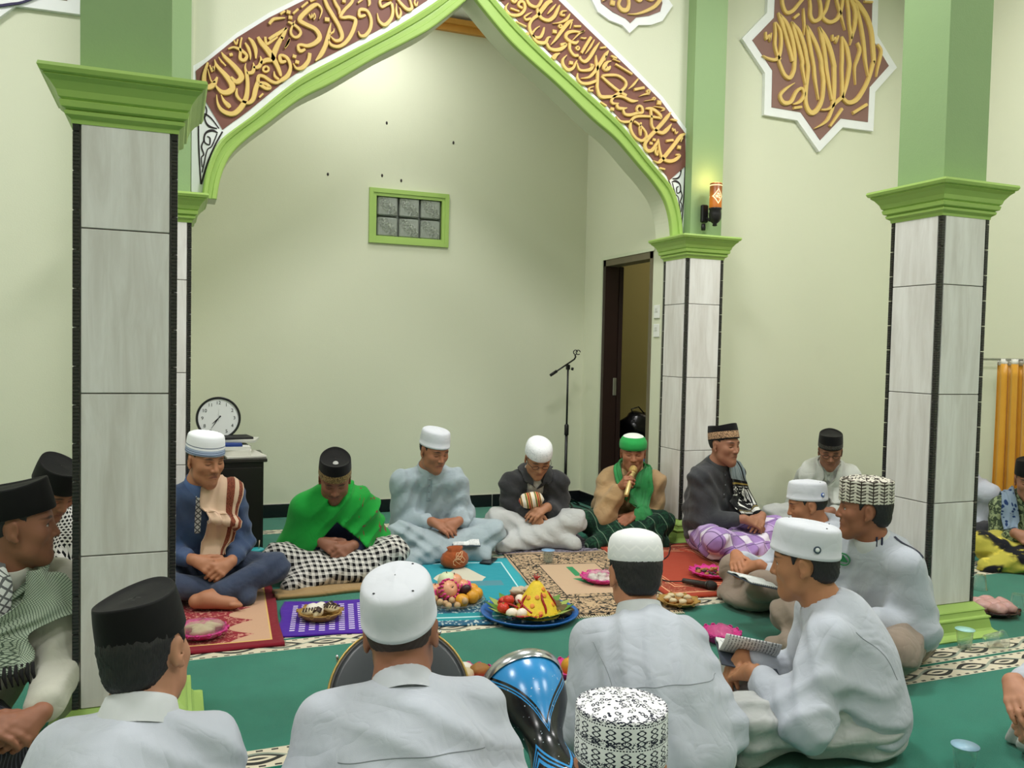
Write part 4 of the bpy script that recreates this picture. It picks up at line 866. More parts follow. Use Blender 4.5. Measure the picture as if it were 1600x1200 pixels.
    # ---- trousers or sarong
    T = Shape(); T.ell(hip+A3(0, -0.02, -0.015), (0.175*bulk, 0.14, 0.115), None, 0.04)
    for i in (0, 1):
        T.cap(hj[i], kn[i], 0.098, 0.072, 0.05); T.cap(kn[i], an[i]+(kn[i]-an[i])*(0.22 if feet[i] else 0.05), 0.072, 0.056, 0.03)
        if not feet[i]:
            sx = 1 if i == 0 else -1; fd = unit(A3(-sx*0.75, 0.45, -0.12)); T.cap(an[i]-fd*0.05, an[i]+fd*0.15+A3(0, 0, -0.01), 0.064, 0.052, 0.04)
    if lower in ('sarong', 'robe_skirt'):
        m_ = (kn[0]+kn[1])*0.5; T.ell((m_[0], m_[1]-0.06, 0.065), (abs(kn[0][0]-kn[1][0])*0.46+0.02, 0.19, 0.075), None, 0.06)
    if lower == 'trousers' and not feet[0] and not feet[1]:
        m_ = (kn[0]+kn[1])*0.5; T.ell((m_[0], m_[1]+0.0, 0.055), (abs(kn[0][0]-kn[1][0])*0.40, 0.12, 0.055), None, 0.07)
    ff = fold_fn(fold*1.25, seed+50, 1.15)
    T.post = lambda P, d: np.maximum(d+ff(P), 0.003-P[:, 2])
    V, F = shape_mesh('lower', T, 0.0115*res, proj=1)
    me = np_mesh(lower, V, F)
    pcs = np.stack([V[:, 0]+0.35*V[:, 1], V[:, 1]*0.9-V[:, 2]*0.75, V[:, 2]], -1); attr(me, 'pc', pcs)
    lo_ = link(lower, me, lower_mat or M_CLOTH, root); lo_.color = hexc(lower_col)
    # ---- shirt
    S = Shape(); up_ = unit(nk-NB)
    S.ell(hip+A3(0, -0.015, 0.02), (0.190*bulk, 0.150+belly, 0.13), None, 0.05); S.ell(ctr(0.38)+A3(0, belly*0.8, 0), (0.178*bulk+belly*0.4, 0.138+belly, 0.16), None, 0.07)
    tilt = math.degrees(math.atan2((NB-hip)[1], (NB-hip)[2])); S.ell(ctr(0.70), (0.165*bulk, 0.124, 0.165), rotm('X', -tilt), 0.07)
    for i in (0, 1):
        S.cap(NB+A3(0, -0.014, -0.040), SH[i], 0.066, 0.054, 0.05); S.cap(SH[i], EL[i], 0.057*(0.6+0.4*sleeve), 0.060*sleeve, 0.06)
        fa = unit(HD[i][0]-EL[i]); S.cap(EL[i], HD[i][0]-fa*0.06, 0.060*sleeve, 0.044*sleeve, 0.04)
    for i in (0, 1):
        sx = 1 if i == 0 else -1; S.cap(SH[i]*0.55+EL[i]*0.45-A3(sx*0.02, 0, 0), ctr(0.30)+A3(sx*0.10*bulk, 0.03, -0.01), 0.050, 0.085, 0.07)
    S.cap(NB+up_*0.028, NB+up_*0.15, 0.060, 0.068, 0.008, True)
    fs = fold_fn(fold, seed); S.post = lambda P, d: np.maximum(d+fs(P), 0.006-P[:, 2])
    V, F = shape_mesh('shirt', S, 0.0105*res, proj=1)
    me = np_mesh('shirt', V, F); attr(me, 'pc', V)
    so = link('shirt', me, shirt_mat or M_CLOTH, root); so.color = hexc(shirt_col)
    if collar:
        mrot = Matrix([list(r_) for r_ in np.stack([unit(np.cross(A3(0, 1, 0), up_)), unit(np.cross(up_, unit(np.cross(A3(0, 1, 0), up_)))), up_], 1)])
        cn = NB+up_*collar_up
        o = MB().lathe([(0.082, -0.034), (0.0785, -0.018), (0.074, 0.0), (0.067, 0.022), (0.0645, 0.024), (0.063, 0.020), (0.066, -0.012)], 28, cn, 1.0, 1.05, mrot, True, False).build('collar', M_CLOTH_S, root); o.color = hexc(collar)
    # ---- hair and cap, in the head frame
    mw = Matrix.Translation(Vector(hc)) @ Matrix([list(r_) for r_ in Rh]).to_4x4()
    if hair:
        hv, hf = hair_mesh(hair); me = np_mesh('hair', (hv*A3(thin, 1, 1)*hs)@Rh.T+hc, hf); link('hair', me, hair_mat or M_HAIR, root)
    if cap:
        V, F, PC = cap_mesh(cap); V = V*A3(thin, 1, 1)*cap_size; V = V@rotm('X', -cap_tilt).T+A3(0, -0.008, 0.047+cap_up)
        Vw = (V*hs)@Rh.T+hc; me = np_mesh('cap', Vw, F); attr(me, 'pc', PC)
        co_ = link('cap', me, cap_mat or (M_VELVET if cap == 'peci' else M_CLOTH_S), root); co_.color = hexc(cap_col)
    info = dict(cap_tilt=cap_tilt, cap_size=cap_size, cap_up=cap_up, root=root, shirt=S, lower=T, body=B, hc=hc, Rh=Rh, NB=NB, up=up_, SH=SH, EL=EL, HD=HD, kn=kn, hip=hip, ctr=ctr, hs=hs, S=S)
    if extra: extra(info)
    return info
# ------------------------------------------------------------------ cloth patterns
def pat(name, fn, rough=0.9, src='pc', bump=0.2):
    t = NT(name); v = t.at(src); x, y, z = t.xyz(v); co = t.coord()
    col = fn(t, x, y, z, v); n = t.noise(co, 9, 4)
    t.bump(t.noise(co, 14, 3, 0.5, 0.8), bump, 0.02)
    return t.out(col, rough, 0, 0.25, 0.1)
def lines(t, f, per, w): return t.ma('LESS_THAN', t.frac(f, per), w)
def plaid_bw(t, x, y, z, v):
    a = lines(t, x, 0.034, 0.5); b = lines(t, y, 0.034, 0.5); s_ = t.ma('MULTIPLY', t.ma('ADD', a, b), 0.5)
    a2 = lines(t, t.ma('ADD', x, 0.004), 0.034, 0.07); b2 = lines(t, t.ma('ADD', y, 0.004), 0.034, 0.07)
    c = t.mix(s_, hexc('#DDD9D2'), hexc('#131215')); return t.mix(t.mul(t.mx(a2, b2), 0.5), c, hexc('#E9E6E0'))
M_PLAID = pat('sarong_black_white_plaid', plaid_bw)
def plaid_purple(t, x, y, z, v):
    a = lines(t, x, 0.17, 0.42); b = lines(t, y, 0.17, 0.42); s_ = t.ma('MULTIPLY', t.ma('ADD', a, b), 0.5)
    c = t.mix(s_, hexc('#C3A8D8'), hexc('#7D4AA6')); c = t.mix(t.mul(a, b), c, hexc('#E7DFEF'))
    return t.mix(t.mul(t.mx(lines(t, x, 0.085, 0.06), lines(t, y, 0.085, 0.06)), 0.75), c, hexc('#3C1F58'))
M_PURPLE = pat('sarong_purple_plaid', plaid_purple)
def dark_green(t, x, y, z, v):
    n = t.noise(t.cxyz(x, y, 0.0), 30, 3, 0.6, 1.2); c = t.mix(t.ramp(n, 0.45, 0.65), hexc('#0E2A20'), hexc('#1F4A33'))
    return t.mix(t.mul(lines(t, t.ma('ADD', x, t.ma('MULTIPLY', y, 0.3)), 0.075, 0.07), 0.65), c, hexc('#7C9A80'))
M_DGREEN = pat('sarong_dark_green', dark_green)
def yellow_black(t, x, y, z, v):
    n = t.noise(t.cxyz(x, y, 0.0), 6, 2, 0.4, 0.5); c = t.mix(t.ramp(n, 0.42, 0.5), hexc('#14151C'), hexc('#B9B04B')); return t.mix(t.ramp(t.noise(v, 21, 3), 0.55, 0.7), c, hexc('#D8C851'))
M_YELLOW = pat('sarong_yellow_black', yellow_black)
def dark_stripe(t, x, y, z, v): return t.mix(lines(t, x, 0.012, 0.3), hexc('#23242C'), hexc('#4B4D57'))
M_DSTRIPE = pat('sarong_dark_striped', dark_stripe)
def keff(base, ink, per):
    def f(t, x, y, z, v):
        a = t.ma('ABSOLUTE', t.ma('SUBTRACT', t.frac(t.ma('ADD', x, y), per), 0.5)); b = t.ma('ABSOLUTE', t.ma('SUBTRACT', t.frac(t.ma('SUBTRACT', x, y), per), 0.5))
        return t.mix(t.mul(t.ma('GREATER_THAN', t.mx(a, b), 0.36), 0.85), hexc(base), hexc(ink))
    return f
M_KEFF_G = pat('keffiyeh_sage', keff('#BFCDB8', '#2E4437', 0.0085)); M_KEFF_W = pat('keffiyeh_white_diamond', keff('#E6E6E6', '#3A3A40', 0.030))
def dots(t, x, y, z, v):
    a = t.ma('SUBTRACT', t.frac(x, 0.017), 0.5); b = t.ma('SUBTRACT', t.frac(t.ma('ADD', y, t.ma('MULTIPLY', t.ma('FLOOR', t.ma('DIVIDE', x, 0.017)), 0.0085)), 0.017), 0.5)
    return t.mix(t.ma('LESS_THAN', t.ma('ADD', t.ma('ABSOLUTE', a), t.ma('ABSOLUTE', b)), 0.42), hexc('#E4E3E0'), hexc('#18181C'))
M_KEFF_B = pat('keffiyeh_black_dots', dots)
def beige_shawl(t, x, y, z, v):
    sp = t.ramp(t.noise(t.coord(), 240, 2), 0.45, 0.6); br = t.mix(sp, hexc('#8C4B37'), hexc('#5E2E22'))
    c = t.mix(t.band(z, 0.30, 0.62), hexc('#D2B49A'), br); return t.mix(t.band(z, 0.78, 0.95), c, br)
M_SHAWL = pat('shawl_beige_brown', beige_shawl)
def grey_scarf(t, x, y, z, v):
    g = t.mix(lines(t, y, 0.02, 0.4), hexc('#8C989C'), hexc('#76848A')); g = t.mix(t.band(t.ma('ABSOLUTE', z), 0.72, 0.82), g, hexc('#1B1D20'))
    blk = t.ma('GREATER_THAN', x, 0.30); n = t.ramp(t.noise(t.cxyz(x, y, 0.0), 42, 2, 0.4, 1.4), 0.55, 0.58)
    e = t.mix(t.mul(n, t.band(x, 0.36, 0.47)), hexc('#101114'), hexc('#E9E9E4')); e = t.mix(t.band(x, 0.33, 0.345), e, hexc('#A08B45')); e = t.mix(t.band(x, 0.48, 0.492), e, hexc('#8C7D45')); e = t.mix(t.band(x, 0.50, 0.525), e, hexc('#DDDDD8'))
    return t.mix(blk, g, e)
M_GSCARF = pat('scarf_grey_black', grey_scarf)
def blue_scarf(t, x, y, z, v): return t.mix(t.ramp(t.vor(t.cxyz(x, y, 0.0), 34, 'F1'), 0.28, 0.36), hexc('#1E3560'), hexc('#8193A5'))
M_BSCARF = pat('scarf_blue_grey', blue_scarf)
def batik(t, x, y, z, v): return t.mix(t.ramp(t.noise(v, 38, 3, 0.5, 1.0), 0.48, 0.55), hexc('#3D4A38'), hexc('#8D9A72'))
M_BATIK = pat('batik_green', batik)
def pshirt(t, x, y, z, v):
    a = t.ma('ADD', x, t.ma('MULTIPLY', z, 0.8)); b = t.ma('SUBTRACT', x, t.ma('MULTIPLY', z, 0.8)); k = t.mul(t.mx(lines(t, a, 0.05, 0.13), lines(t, b, 0.05, 0.13)), t.ma('GREATER_THAN', z, 0.36))
    return t.mix(k, hexc('#DAD9CF'), hexc('#2A2B30'))
M_PSHIRT = pat('shirt_white_diamond_sleeve', pshirt)
def green_shawl(t, x, y, z, v):
    c = hexc('#1E9A3A'); k = t.mul(t.ma('GREATER_THAN', t.ma('SUBTRACT', 0.0, x), 0.115), t.ramp(t.noise(t.cxyz(t.ma('MULTIPLY', x, 3.0), y, z), 15, 2, 0.5, 0.8), 0.60, 0.64)); return t.mix(k, c, hexc('#7A4A38'))
M_GSHAWL = pat('shawl_green', green_shawl)
# caps
def c_omani(t, th, z, q, v):
    u = t.ma('MULTIPLY', th, 9/6.2832*1.6); a = t.ma('ABSOLUTE', t.ma('SUBTRACT', t.ma('FRACT', u), 0.5))
    rows = t.frac(z, 0.0125); chev = t.ma('LESS_THAN', t.ma('ABSOLUTE', t.ma('SUBTRACT', t.ma('ADD', rows, t.ma('MULTIPLY', a, -1.0)), 0.30)), 0.20)
    k = t.mul(chev, t.ma('LESS_THAN', a, 0.40)); k = t.mx(k, t.ma('LESS_THAN', a, 0.05), t.band(z, 0.036, 0.0385), t.band(z, 0.0705, 0.0735))
    side = t.ma('GREATER_THAN', q, 0.97); top = t.ma('GREATER_THAN', t.noise(t.coord(), 55, 2, 0.5, 1.0), 0.52)
    return t.mix(t.ma('ADD', t.mul(k, side), t.mul(top, t.ma('SUBTRACT', 1.0, side))), hexc('#DDD8CB'), hexc('#3A3029'))
M_OMANI = pat('cap_beige_pattern', c_omani, bump=0.05)
def c_omani2(t, th, z, q, v):
    u = t.ma('MULTIPLY', th, 13/6.2832*1.5); f = t.ma('FRACT', u); a = t.ma('ABSOLUTE', t.ma('SUBTRACT', f, 0.5)); r = t.frac(z, 0.036); b = t.ma('SUBTRACT', r, 0.5)
    leaf = t.ma('LESS_THAN', t.ma('ABSOLUTE', t.ma('SUBTRACT', t.ma('MULTIPLY', a, 1.1), t.ma('MULTIPLY', t.ma('ABSOLUTE', t.ma('SINE', t.ma('MULTIPLY', r, 14.0))), 0.30))), 0.085)
    sc_ = t.ma('GREATER_THAN', t.noise(t.cxyz(t.ma('MULTIPLY', u, 1.0), t.ma('MULTIPLY', z, 60), 0.0), 3.2, 2, 0.5, 2.0), 0.53)
    k = t.mul(t.mx(leaf, t.mul(sc_, t.ma('LESS_THAN', r, 0.42))), t.band(r, 0.10, 0.93)); dz_ = t.mul(t.ma('LESS_THAN', t.ma('FRACT', t.ma('MULTIPLY', u, 5.0)), 0.6), t.ma('LESS_THAN', r, 0.06))
    side = t.ma('GREATER_THAN', q, 0.97); rr = t.ma('LESS_THAN', t.ma('ABSOLUTE', t.ma('SUBTRACT', t.vor(t.coord(), 105), 0.32)), 0.10)
    return t.mix(t.ma('ADD', t.mul(t.mx(k, dz_), side), t.mul(rr, t.ma('SUBTRACT', 1.0, side))), hexc('#EDEDEF'), hexc('#1D2135'))
M_OMANI2 = pat('cap_navy_white_pattern', c_omani2, bump=0.05)
def c_stripe(t, th, z, q, v):
    zz = t.ma('ADD', z, t.ma('MULTIPLY', t.ma('SINE', t.ma('MULTIPLY', th, 2.0)), 0.002)); c = t.mix(t.ma('LESS_THAN', zz, 0.022), hexc('#EDEFF4'), hexc('#9AA8BF'))
    return t.mix(t.mx(t.band(zz, 0.003, 0.006), t.band(zz, 0.011, 0.0135), t.band(zz, 0.031, 0.034)), c, hexc('#4A5876'))
M_CSTRIPE = pat('cap_white_blue_bands', c_stripe, bump=0.05)
def c_gold(lo, hi, band_c, top='#0C0B0D'):
    def f(t, th, z, q, v):
        n = t.ramp(t.noise(t.coord(), 190, 3, 0.6, 1.0), 0.45, 0.6); side = t.ma('GREATER_THAN', q, 0.93)
        return t.mix(t.mul(t.band(z, lo, hi), side), hexc(top), t.mix(n, hexc(band_c), hexc('#2C2018')))
    return f
M_CGOLD1 = pat('cap_black_gold_weave', c_gold(-0.01, 0.036, '#A58A58'), bump=0.05); M_CGOLD2 = pat('cap_black_tan_band', c_gold(0.004, 0.048, '#C9A27E'), bump=0.05); M_CGOLD3 = pat('cap_black_dotted_band', c_gold(0.004, 0.03, '#4A4A46'), bump=0.05)
def c_turban(t, th, z, q, v): return t.mix(t.mul(t.ma('LESS_THAN', q, 0.80), t.ma('GREATER_THAN', z, 0.03)), hexc('#2FA352'), hexc('#E9EDE6'))
M_TURBAN = pat('turban_green_white', c_turban, bump=0.1)
def c_knit(t, th, z, q, v):
    k = t.ramp(t.noise(t.cxyz(t.ma('MULTIPLY', th, 0.09), z, q), 70, 2, 0.5, 1.5), 0.55, 0.6); return t.mix(t.mul(k, 0.45), hexc('#F1F2F5'), hexc('#9BA0AB'))
M_KNIT = pat('cap_white_embroidered', c_knit, bump=0.1)
def c_dia(t, th, z, q, v):
    a = t.ma('ABSOLUTE', t.ma('SUBTRACT', t.ma('FRACT', t.ma('MULTIPLY', th, 2.2)), 0.5)); k = t.ma('LESS_THAN', t.ma('ABSOLUTE', t.ma('SUBTRACT', t.frac(t.ma('ADD', z, t.ma('MULTIPLY', a, 0.03)), 0.03), 0.5)), 0.12)
    return t.mix(t.mul(k, t.band(z, 0.006, 0.06), 0.5), hexc('#ECEDEF'), hexc('#FFFFFF'))
M_CDIA = pat('cap_white_quilted', c_dia, bump=0.1)

# ------------------------------------------------------------------ small clothing helpers
def wrapper(I):
    U = Shape()
    for p in I['S'].pr:
        if p[-3] is False or (p[0] == 'c' and not p[6]) or (p[0] == 'e' and not p[5]): U.pr.append(p)
    U.cap(I['NB'], I['hc']+I['Rh']@(A3(0, -0.02, -0.05)*I['hs']), 0.057, 0.052, 0.02)
    return U
def strip(I, name, pts, w_, color, mat=None, th=0.0016, amp=0.0, off=0.0022, shape=None, wd=None, nv=3):
    wv = [wd or (w_, 0, 0)]*len(pts) if not isinstance(w_, list) else w_
    return ribbon(name, pts, wv, shape or I['S'], mat or M_CLOTH_S, I['root'], off, 1.0, amp, 1, nv, 8, th, color)
def trace(I, p, d, n=60):
    p = np.asarray(p, float).copy(); d = np.asarray(d, float)/np.linalg.norm(d, axis=-1, keepdims=True)
    for it in range(n): p = p+d*np.clip(I['S'].ev(p), -0.02, 0.04)[:, None]*0.8
    return p
def seam(I, name, pts, d, col='#8E949A', r=0.0014):
    q = trace(I, np.array([tuple(v) for v in smooth_curve(pts, 8)]), d); o = MB().tube([tuple(v) for v in q], r, 5).build(name, plain('seam_'+col.strip('#'), col, 0.9), I['root'])
def yoke(I, dz=0.115, w_=0.150):
    NB = I['NB']; seam(I, 'yoke_seam', [(-w_, -0.5, NB[2]-dz-0.022), (-w_*0.5, -0.5, NB[2]-dz-0.006), (0, -0.5, NB[2]-dz), (w_*0.5, -0.5, NB[2]-dz-0.006), (w_, -0.5, NB[2]-dz-0.022)], (0, 1, 0))
def front_panel(I, name, z0, z1, hw, mat, color=None, lift=0.003, xc=0.0, nx=9, nz=16):
    """cloth panel lying on the chest, from height z0 down to z1"""
    zs = np.linspace(z0, z1, nz); hw = np.interp(np.linspace(0, 1, nz), np.linspace(0, 1, len(hw)), hw); us = np.linspace(-1, 1, nx)
    P_ = np.array([(xc+u*w_, 0.75, z) for z, w_ in zip(zs, hw) for u in us]); q = trace(I, P_, (0, -1, 0), 70)
    a = q+A3(0, lift, 0); b = q-A3(0, 0.006, 0); V = np.concatenate([a, b]); m = len(a); F = []
    for r_ in range(nz-1):
        for c in range(nx-1):
            k = r_*nx+c; F.append((k, k+1, k+nx+1, k+nx)); F.append((m+k+nx, m+k+nx+1, m+k+1, m+k))
    for r_ in range(nz-1):
        for c, fl_ in ((0, 1), (nx-1, 0)):
            k = r_*nx+c; f = (k, k+nx, m+k+nx, m+k); F.append(f if not fl_ else f[::-1])
    for c in range(nx-1):
        for r_, fl_ in ((0, 0), (nz-1, 1)):
            k = r_*nx+c; f = (k, m+k, m+k+1, k+1); F.append(f[::-1] if fl_ else f)
    me = np_mesh(name, V, np.array(F)); pc = np.stack([np.repeat(z0-zs, nx), np.tile(us, nz)*np.repeat(hw, nx), np.tile(us, nz)], -1); attr(me, 'pc', np.concatenate([pc, pc]))
    o = link(name, me, mat, I['root'])
    if color: o.color = hexc(color)
    return q.reshape(nz, nx, 3)
def placket(I, col='#C9CED2', z1=0.34, buttons=4, bcol='#8A8F94'):
    NB = I['NB']; q = front_panel(I, 'placket', NB[2]-0.045, z1, (0.013, 0.013), M_CLOTH_S, col, 0.002, I['NB'][0], 5)
    for k in range(buttons): p = q[int((0.12+0.76*k/max(1, buttons-1))*15), 2]; MB().ell(p+A3(0, 0.003, 0), (0.0042, 0.0022, 0.0042), 8, 6).build('button', plain('button', '#8A8F94', 0.4), I['root'])
def head_pt(I, x, y, z): return I['hc']+I['Rh']@(A3(x, y, z)*I['hs'])
def glasses(I, col='#1A1A1C'):
    mb = MB()
    for sx in (-1, 1):
        mb.tube([head_pt(I, sx*0.033+0.021*math.cos(a), 0.098, 0.012+0.014*math.sin(a)) for a in [k*math.pi/8 for k in range(17)]], 0.0016, 6)
        mb.tube([head_pt(I, sx*0.054, 0.097, 0.016), head_pt(I, sx*0.074, 0.07, 0.018), head_pt(I, sx*0.082, 0.0, 0.016)], 0.0016, 6)
    mb.tube([head_pt(I, -0.012, 0.099, 0.014), head_pt(I, 0, 0.101, 0.017), head_pt(I, 0.012, 0.099, 0.014)], 0.0014, 6)
    mb.build('glasses', plain('glasses_frame', col, 0.3), I['root'])
def eyelets(I, tilt=None, up=0.0):
    tilt = I['cap_tilt'] if tilt is None else tilt
    for t_, z, q in ((0.6, 0.079, 0.74), (2.4, 0.079, 0.74), (3.9, 0.079, 0.74)):
        v = rotm('X', -tilt)@(A3(0.0843*q*math.sin(t_), 0.1067*q*math.cos(t_), z*1.18+0.001)*I['cap_size'])+A3(0, -0.008, 0.047+I['cap_up']); p = head_pt(I, *v)
        MB().ell(p, (0.0030, 0.0030, 0.0016), 8, 6).build('eyelet', plain('eyelet', '#2A2C33', 0.4), I['root'])
def badge(I, t_, z, col, tilt=None, r=0.010, up=0.0, ring=None):
    tilt = I['cap_tilt'] if tilt is None else tilt; v = rotm('X', -tilt)@(A3(0.0850*math.sin(t_), 0.1075*math.cos(t_), z*1.15)*I['cap_size'])+A3(0, -0.008, 0.047+I['cap_up']); p = Vector(head_pt(I, *v))
    n = Vector(I['Rh']@A3(math.sin(t_), math.cos(t_), 0)); m = n.to_track_quat('Z', 'Y').to_matrix()
    MB().lathe([(r, -0.003), (r, 0.0015), (r*0.9, 0.002), (0.0005, 0.002)], 16, p, 1, 1, m).build('badge', plain('badge_'+col.strip('#'), col, 0.5), I['root'])
    if ring: MB().lathe([(r*0.6, 0.0), (r*0.6, 0.0030), (0.0005, 0.0032)], 14, p, 1, 1, m).build('badge_centre', plain('badge_'+ring.strip('#'), ring, 0.5), I['root'])

# ------------------------------------------------------------------ the people, far row from left to right
def x3(I):
    U = wrapper(I); s = I['SH'][1]; NB = I['NB']
    ribbon('shawl', [s+A3(0.06, -0.15, -0.12), s+A3(0.055, -0.07, 0.03), s+A3(0.055, 0.03, 0.06), s+A3(0.07, 0.11, -0.06), (-0.055, NB[1]+0.16, 0.40), (-0.035, 0.22, 0.30), (-0.01, 0.26, 0.235)],
           [(-0.07, 0, 0), (-0.085, 0, -0.01), (-0.095, 0.0, -0.02), (-0.09, 0, -0.03), (-0.075, 0, -0.015), (-0.065, 0.0, 0.0), (-0.055, 0, 0)], U, M_SHAWL, I['root'], 0.012, 0.10, 0.006, 3)
    front_panel(I, 'placket', NB[2]-0.045, 0.33, (0.014, 0.014), M_KEFF_W, None, 0.002, NB[0]+0.012, 5)
person('man in navy shirt with a beige brown shawl over one shoulder, beside the near column', (0.15, 4.60), -84, (0.143, 4.40, 0.692), hyaw=-24, hpitch=12, skin='#A87352', stub=0.55,
       lower_col='#1E3150', shirt_col='#24426E', feet=(False, (-0.9, 0.3, -0.05)), knees=((0.30, 0.28, 0.14), (-0.30, 0.24, 0.145)), ankles=((-0.02, 0.25, 0.06), (0.04, 0.36, 0.055)), cap_mat=M_CSTRIPE, hair='crop', collar='#3E5F94', extra=x3, z0=0.009, seed=3, cap_tilt=-5)
def x4(I):
    S = Shape(); NB = I['NB']
    for p in I['S'].pr:
        sub = p[6] if p[0] == 'c' else p[5]
        if sub: continue
        if p[0] == 'c': S.cap(p[1], p[2], p[3]+0.018, p[4]+0.022, 0.075)
        else: S.ell(p[1], p[2]+0.014, p[3], 0.075)
    S.ell(I['ctr'](0.5)+A3(0, 0.06, -0.02), (0.225, 0.17, 0.20), None, 0.09)
    for i in (0, 1): S.cap(I['EL'][i]+A3(0, 0.02, 0.02), I['ctr'](0.4)+A3(0, 0.12, 0.0), 0.075, 0.09, 0.09)
    S.cap(NB+A3(0, 0.0, -0.05), NB+A3(0, 0.01, 0.0), 0.10, 0.085, 0.06)
    S.cap(NB+I['up']*0.035+A3(0, 0.01, 0), NB+I['up']*0.2, 0.066, 0.085, 0.01, True)
    S.cap(NB+A3(0, 0.12, 0.0), NB+A3(0.0, 0.16, -0.06), 0.05, 0.015, 0.02, True)
    f1 = fold_fn(0.006, 91, 0.8)
    def post(P, d):
        x, y, z = P[:, 0], P[:, 1], P[:, 2]
        q = x*0.62+z*0.78+0.25*y
        d = d+f1(P)-0.020*(1-np.abs(np.sin(q*33+1.3*np.sin(x*9))))**1.3*np.clip((y-0.02)*10, 0, 1)*np.clip((0.16-x)*9, 0, 1)
        hem = np.where(x > 0.0, 0.20-0.25*np.maximum(0, x-0.1)+0.16*np.clip(0.12-x, 0, 0.12)*4, 0.28+0.0*x)
        hem = np.interp(x, [-0.30, -0.2, -0.1, 0.0, 0.08, 0.16, 0.3], [0.14, 0.15, 0.25, 0.33, 0.24, 0.13, 0.08])
        return np.maximum(d, hem-z-0.1*np.clip(-y, 0, 1))
    S.post = post; V, F = shape_mesh('mantle', S, 0.010, proj=1); me = np_mesh('shawl', V, F); attr(me, 'pc', V); link('shawl', me, M_GSHAWL, I['root'])
    o = MB().ell(head_pt(I, 0, 0.030, 0.141), (0.016, 0.022, 0.004), 12, 6, Matrix([list(r_) for r_ in I['Rh']])).build('cap_emblem', plain('silver_thread', '#A9A9A6', 0.5), I['root'])
person('bowed man wrapped in a bright green shawl with black and white checked sarong', (0.86, 4.84), -98, (0.809, 4.58, 0.560), hyaw=0, hpitch=34, skin='#8A5A41', stub=0.8, cap='peci', cap_mat=M_CGOLD1, hair='crop', lower='sarong', lower_mat=M_PLAID,
       knees=((0.31, 0.27, 0.15), (-0.31, 0.27, 0.15)), shirt_col='#1F2F63', bulk=0.98, sleeve=1.0, hands=('clasp', 'clasp'), collar='#16224A', extra=x4, seed=4, fold=0.008, jaw=1.1)
def x5(I): placket(I, '#9DACB5', 0.34, 4); badge(I, -2.0, 0.028, '#B9B64A', r=0.008)
person('man in pale blue grey robe and plain white cap, eyes lowered', (1.57, 5.16), -99, (1.470, 4.95, 0.650), hyaw=-26, hpitch=20, skin='#A0694B', stub=0.15, lower='robe_skirt', lower_col='#A6B5BC', shirt_col='#A9B8C0', hands=('rest', 'clasp'),
       wrists=((0.075, 0.29, 0.235), (-0.085, 0.29, 0.235)), knees=((0.27, 0.30, 0.16), (-0.30, 0.26, 0.16)), bulk=1.1, sleeve=1.15, belly=0.012, hair='short', collar='#B4C2CA', extra=x5, seed=5, fold=0.007, jaw=1.08)
def x6(I):
    NB = I['NB']; pts = [(0, NB[1]+0.09, NB[2]-0.02), (0, NB[1]+0.14, NB[2]-0.11), (0, NB[1]+0.12, 0.36), (0, 0.17, 0.27)]
    front_panel(I, 'inner_shirt', NB[2]-0.035, 0.335, (0.030, 0.042, 0.048, 0.046), M_CLOTH, '#BDB9B1', 0.003, NB[0], 13)
    for sx in (-1, 1): front_panel(I, 'zip_edge', NB[2]-0.035, 0.335, (0.004, 0.004), M_CLOTH_S, '#9A9A94', 0.006, NB[0]+sx*0.049, 3)
    for sx in (-1, 1): strip(I, 'jacket_collar', [(sx*0.03, NB[1]+0.125, NB[2]-0.09), (sx*0.075, NB[1]+0.06, NB[2]-0.01), (sx*0.07, NB[1]-0.05, NB[2]+0.02), (0, NB[1]-0.085, NB[2]+0.025)], [(sx*0.02, 0, 0.01), (sx*0.026, 0, -0.018), (sx*0.02, -0.01, -0.026), (0, -0.012, -0.026)], '#121315', th=0.008, off=0.008, nv=7)
    glasses(I)
person('bowed man in black zip jacket with glasses and white embroidered cap', (2.27, 5.27), -106, (2.191, 5.02, 0.570), hyaw=-6, hpitch=36, skin='#A87654', stub=0.1, lower_col='#C3C5C3', shirt_col='#0E0F11', hands=('down', 'rest'), wrists=((0.02, 0.30, 0.245), (-0.06, 0.28, 0.26)),
       knees=((0.26, 0.26, 0.17), (-0.24, 0.27, 0.17)), cap='knit', cap_mat=M_KNIT, hair='short', collar='#D8D5CF', extra=x6, z0=0.008, seed=6, bulk=1.04, sleeve=1.15, fold=0.006)
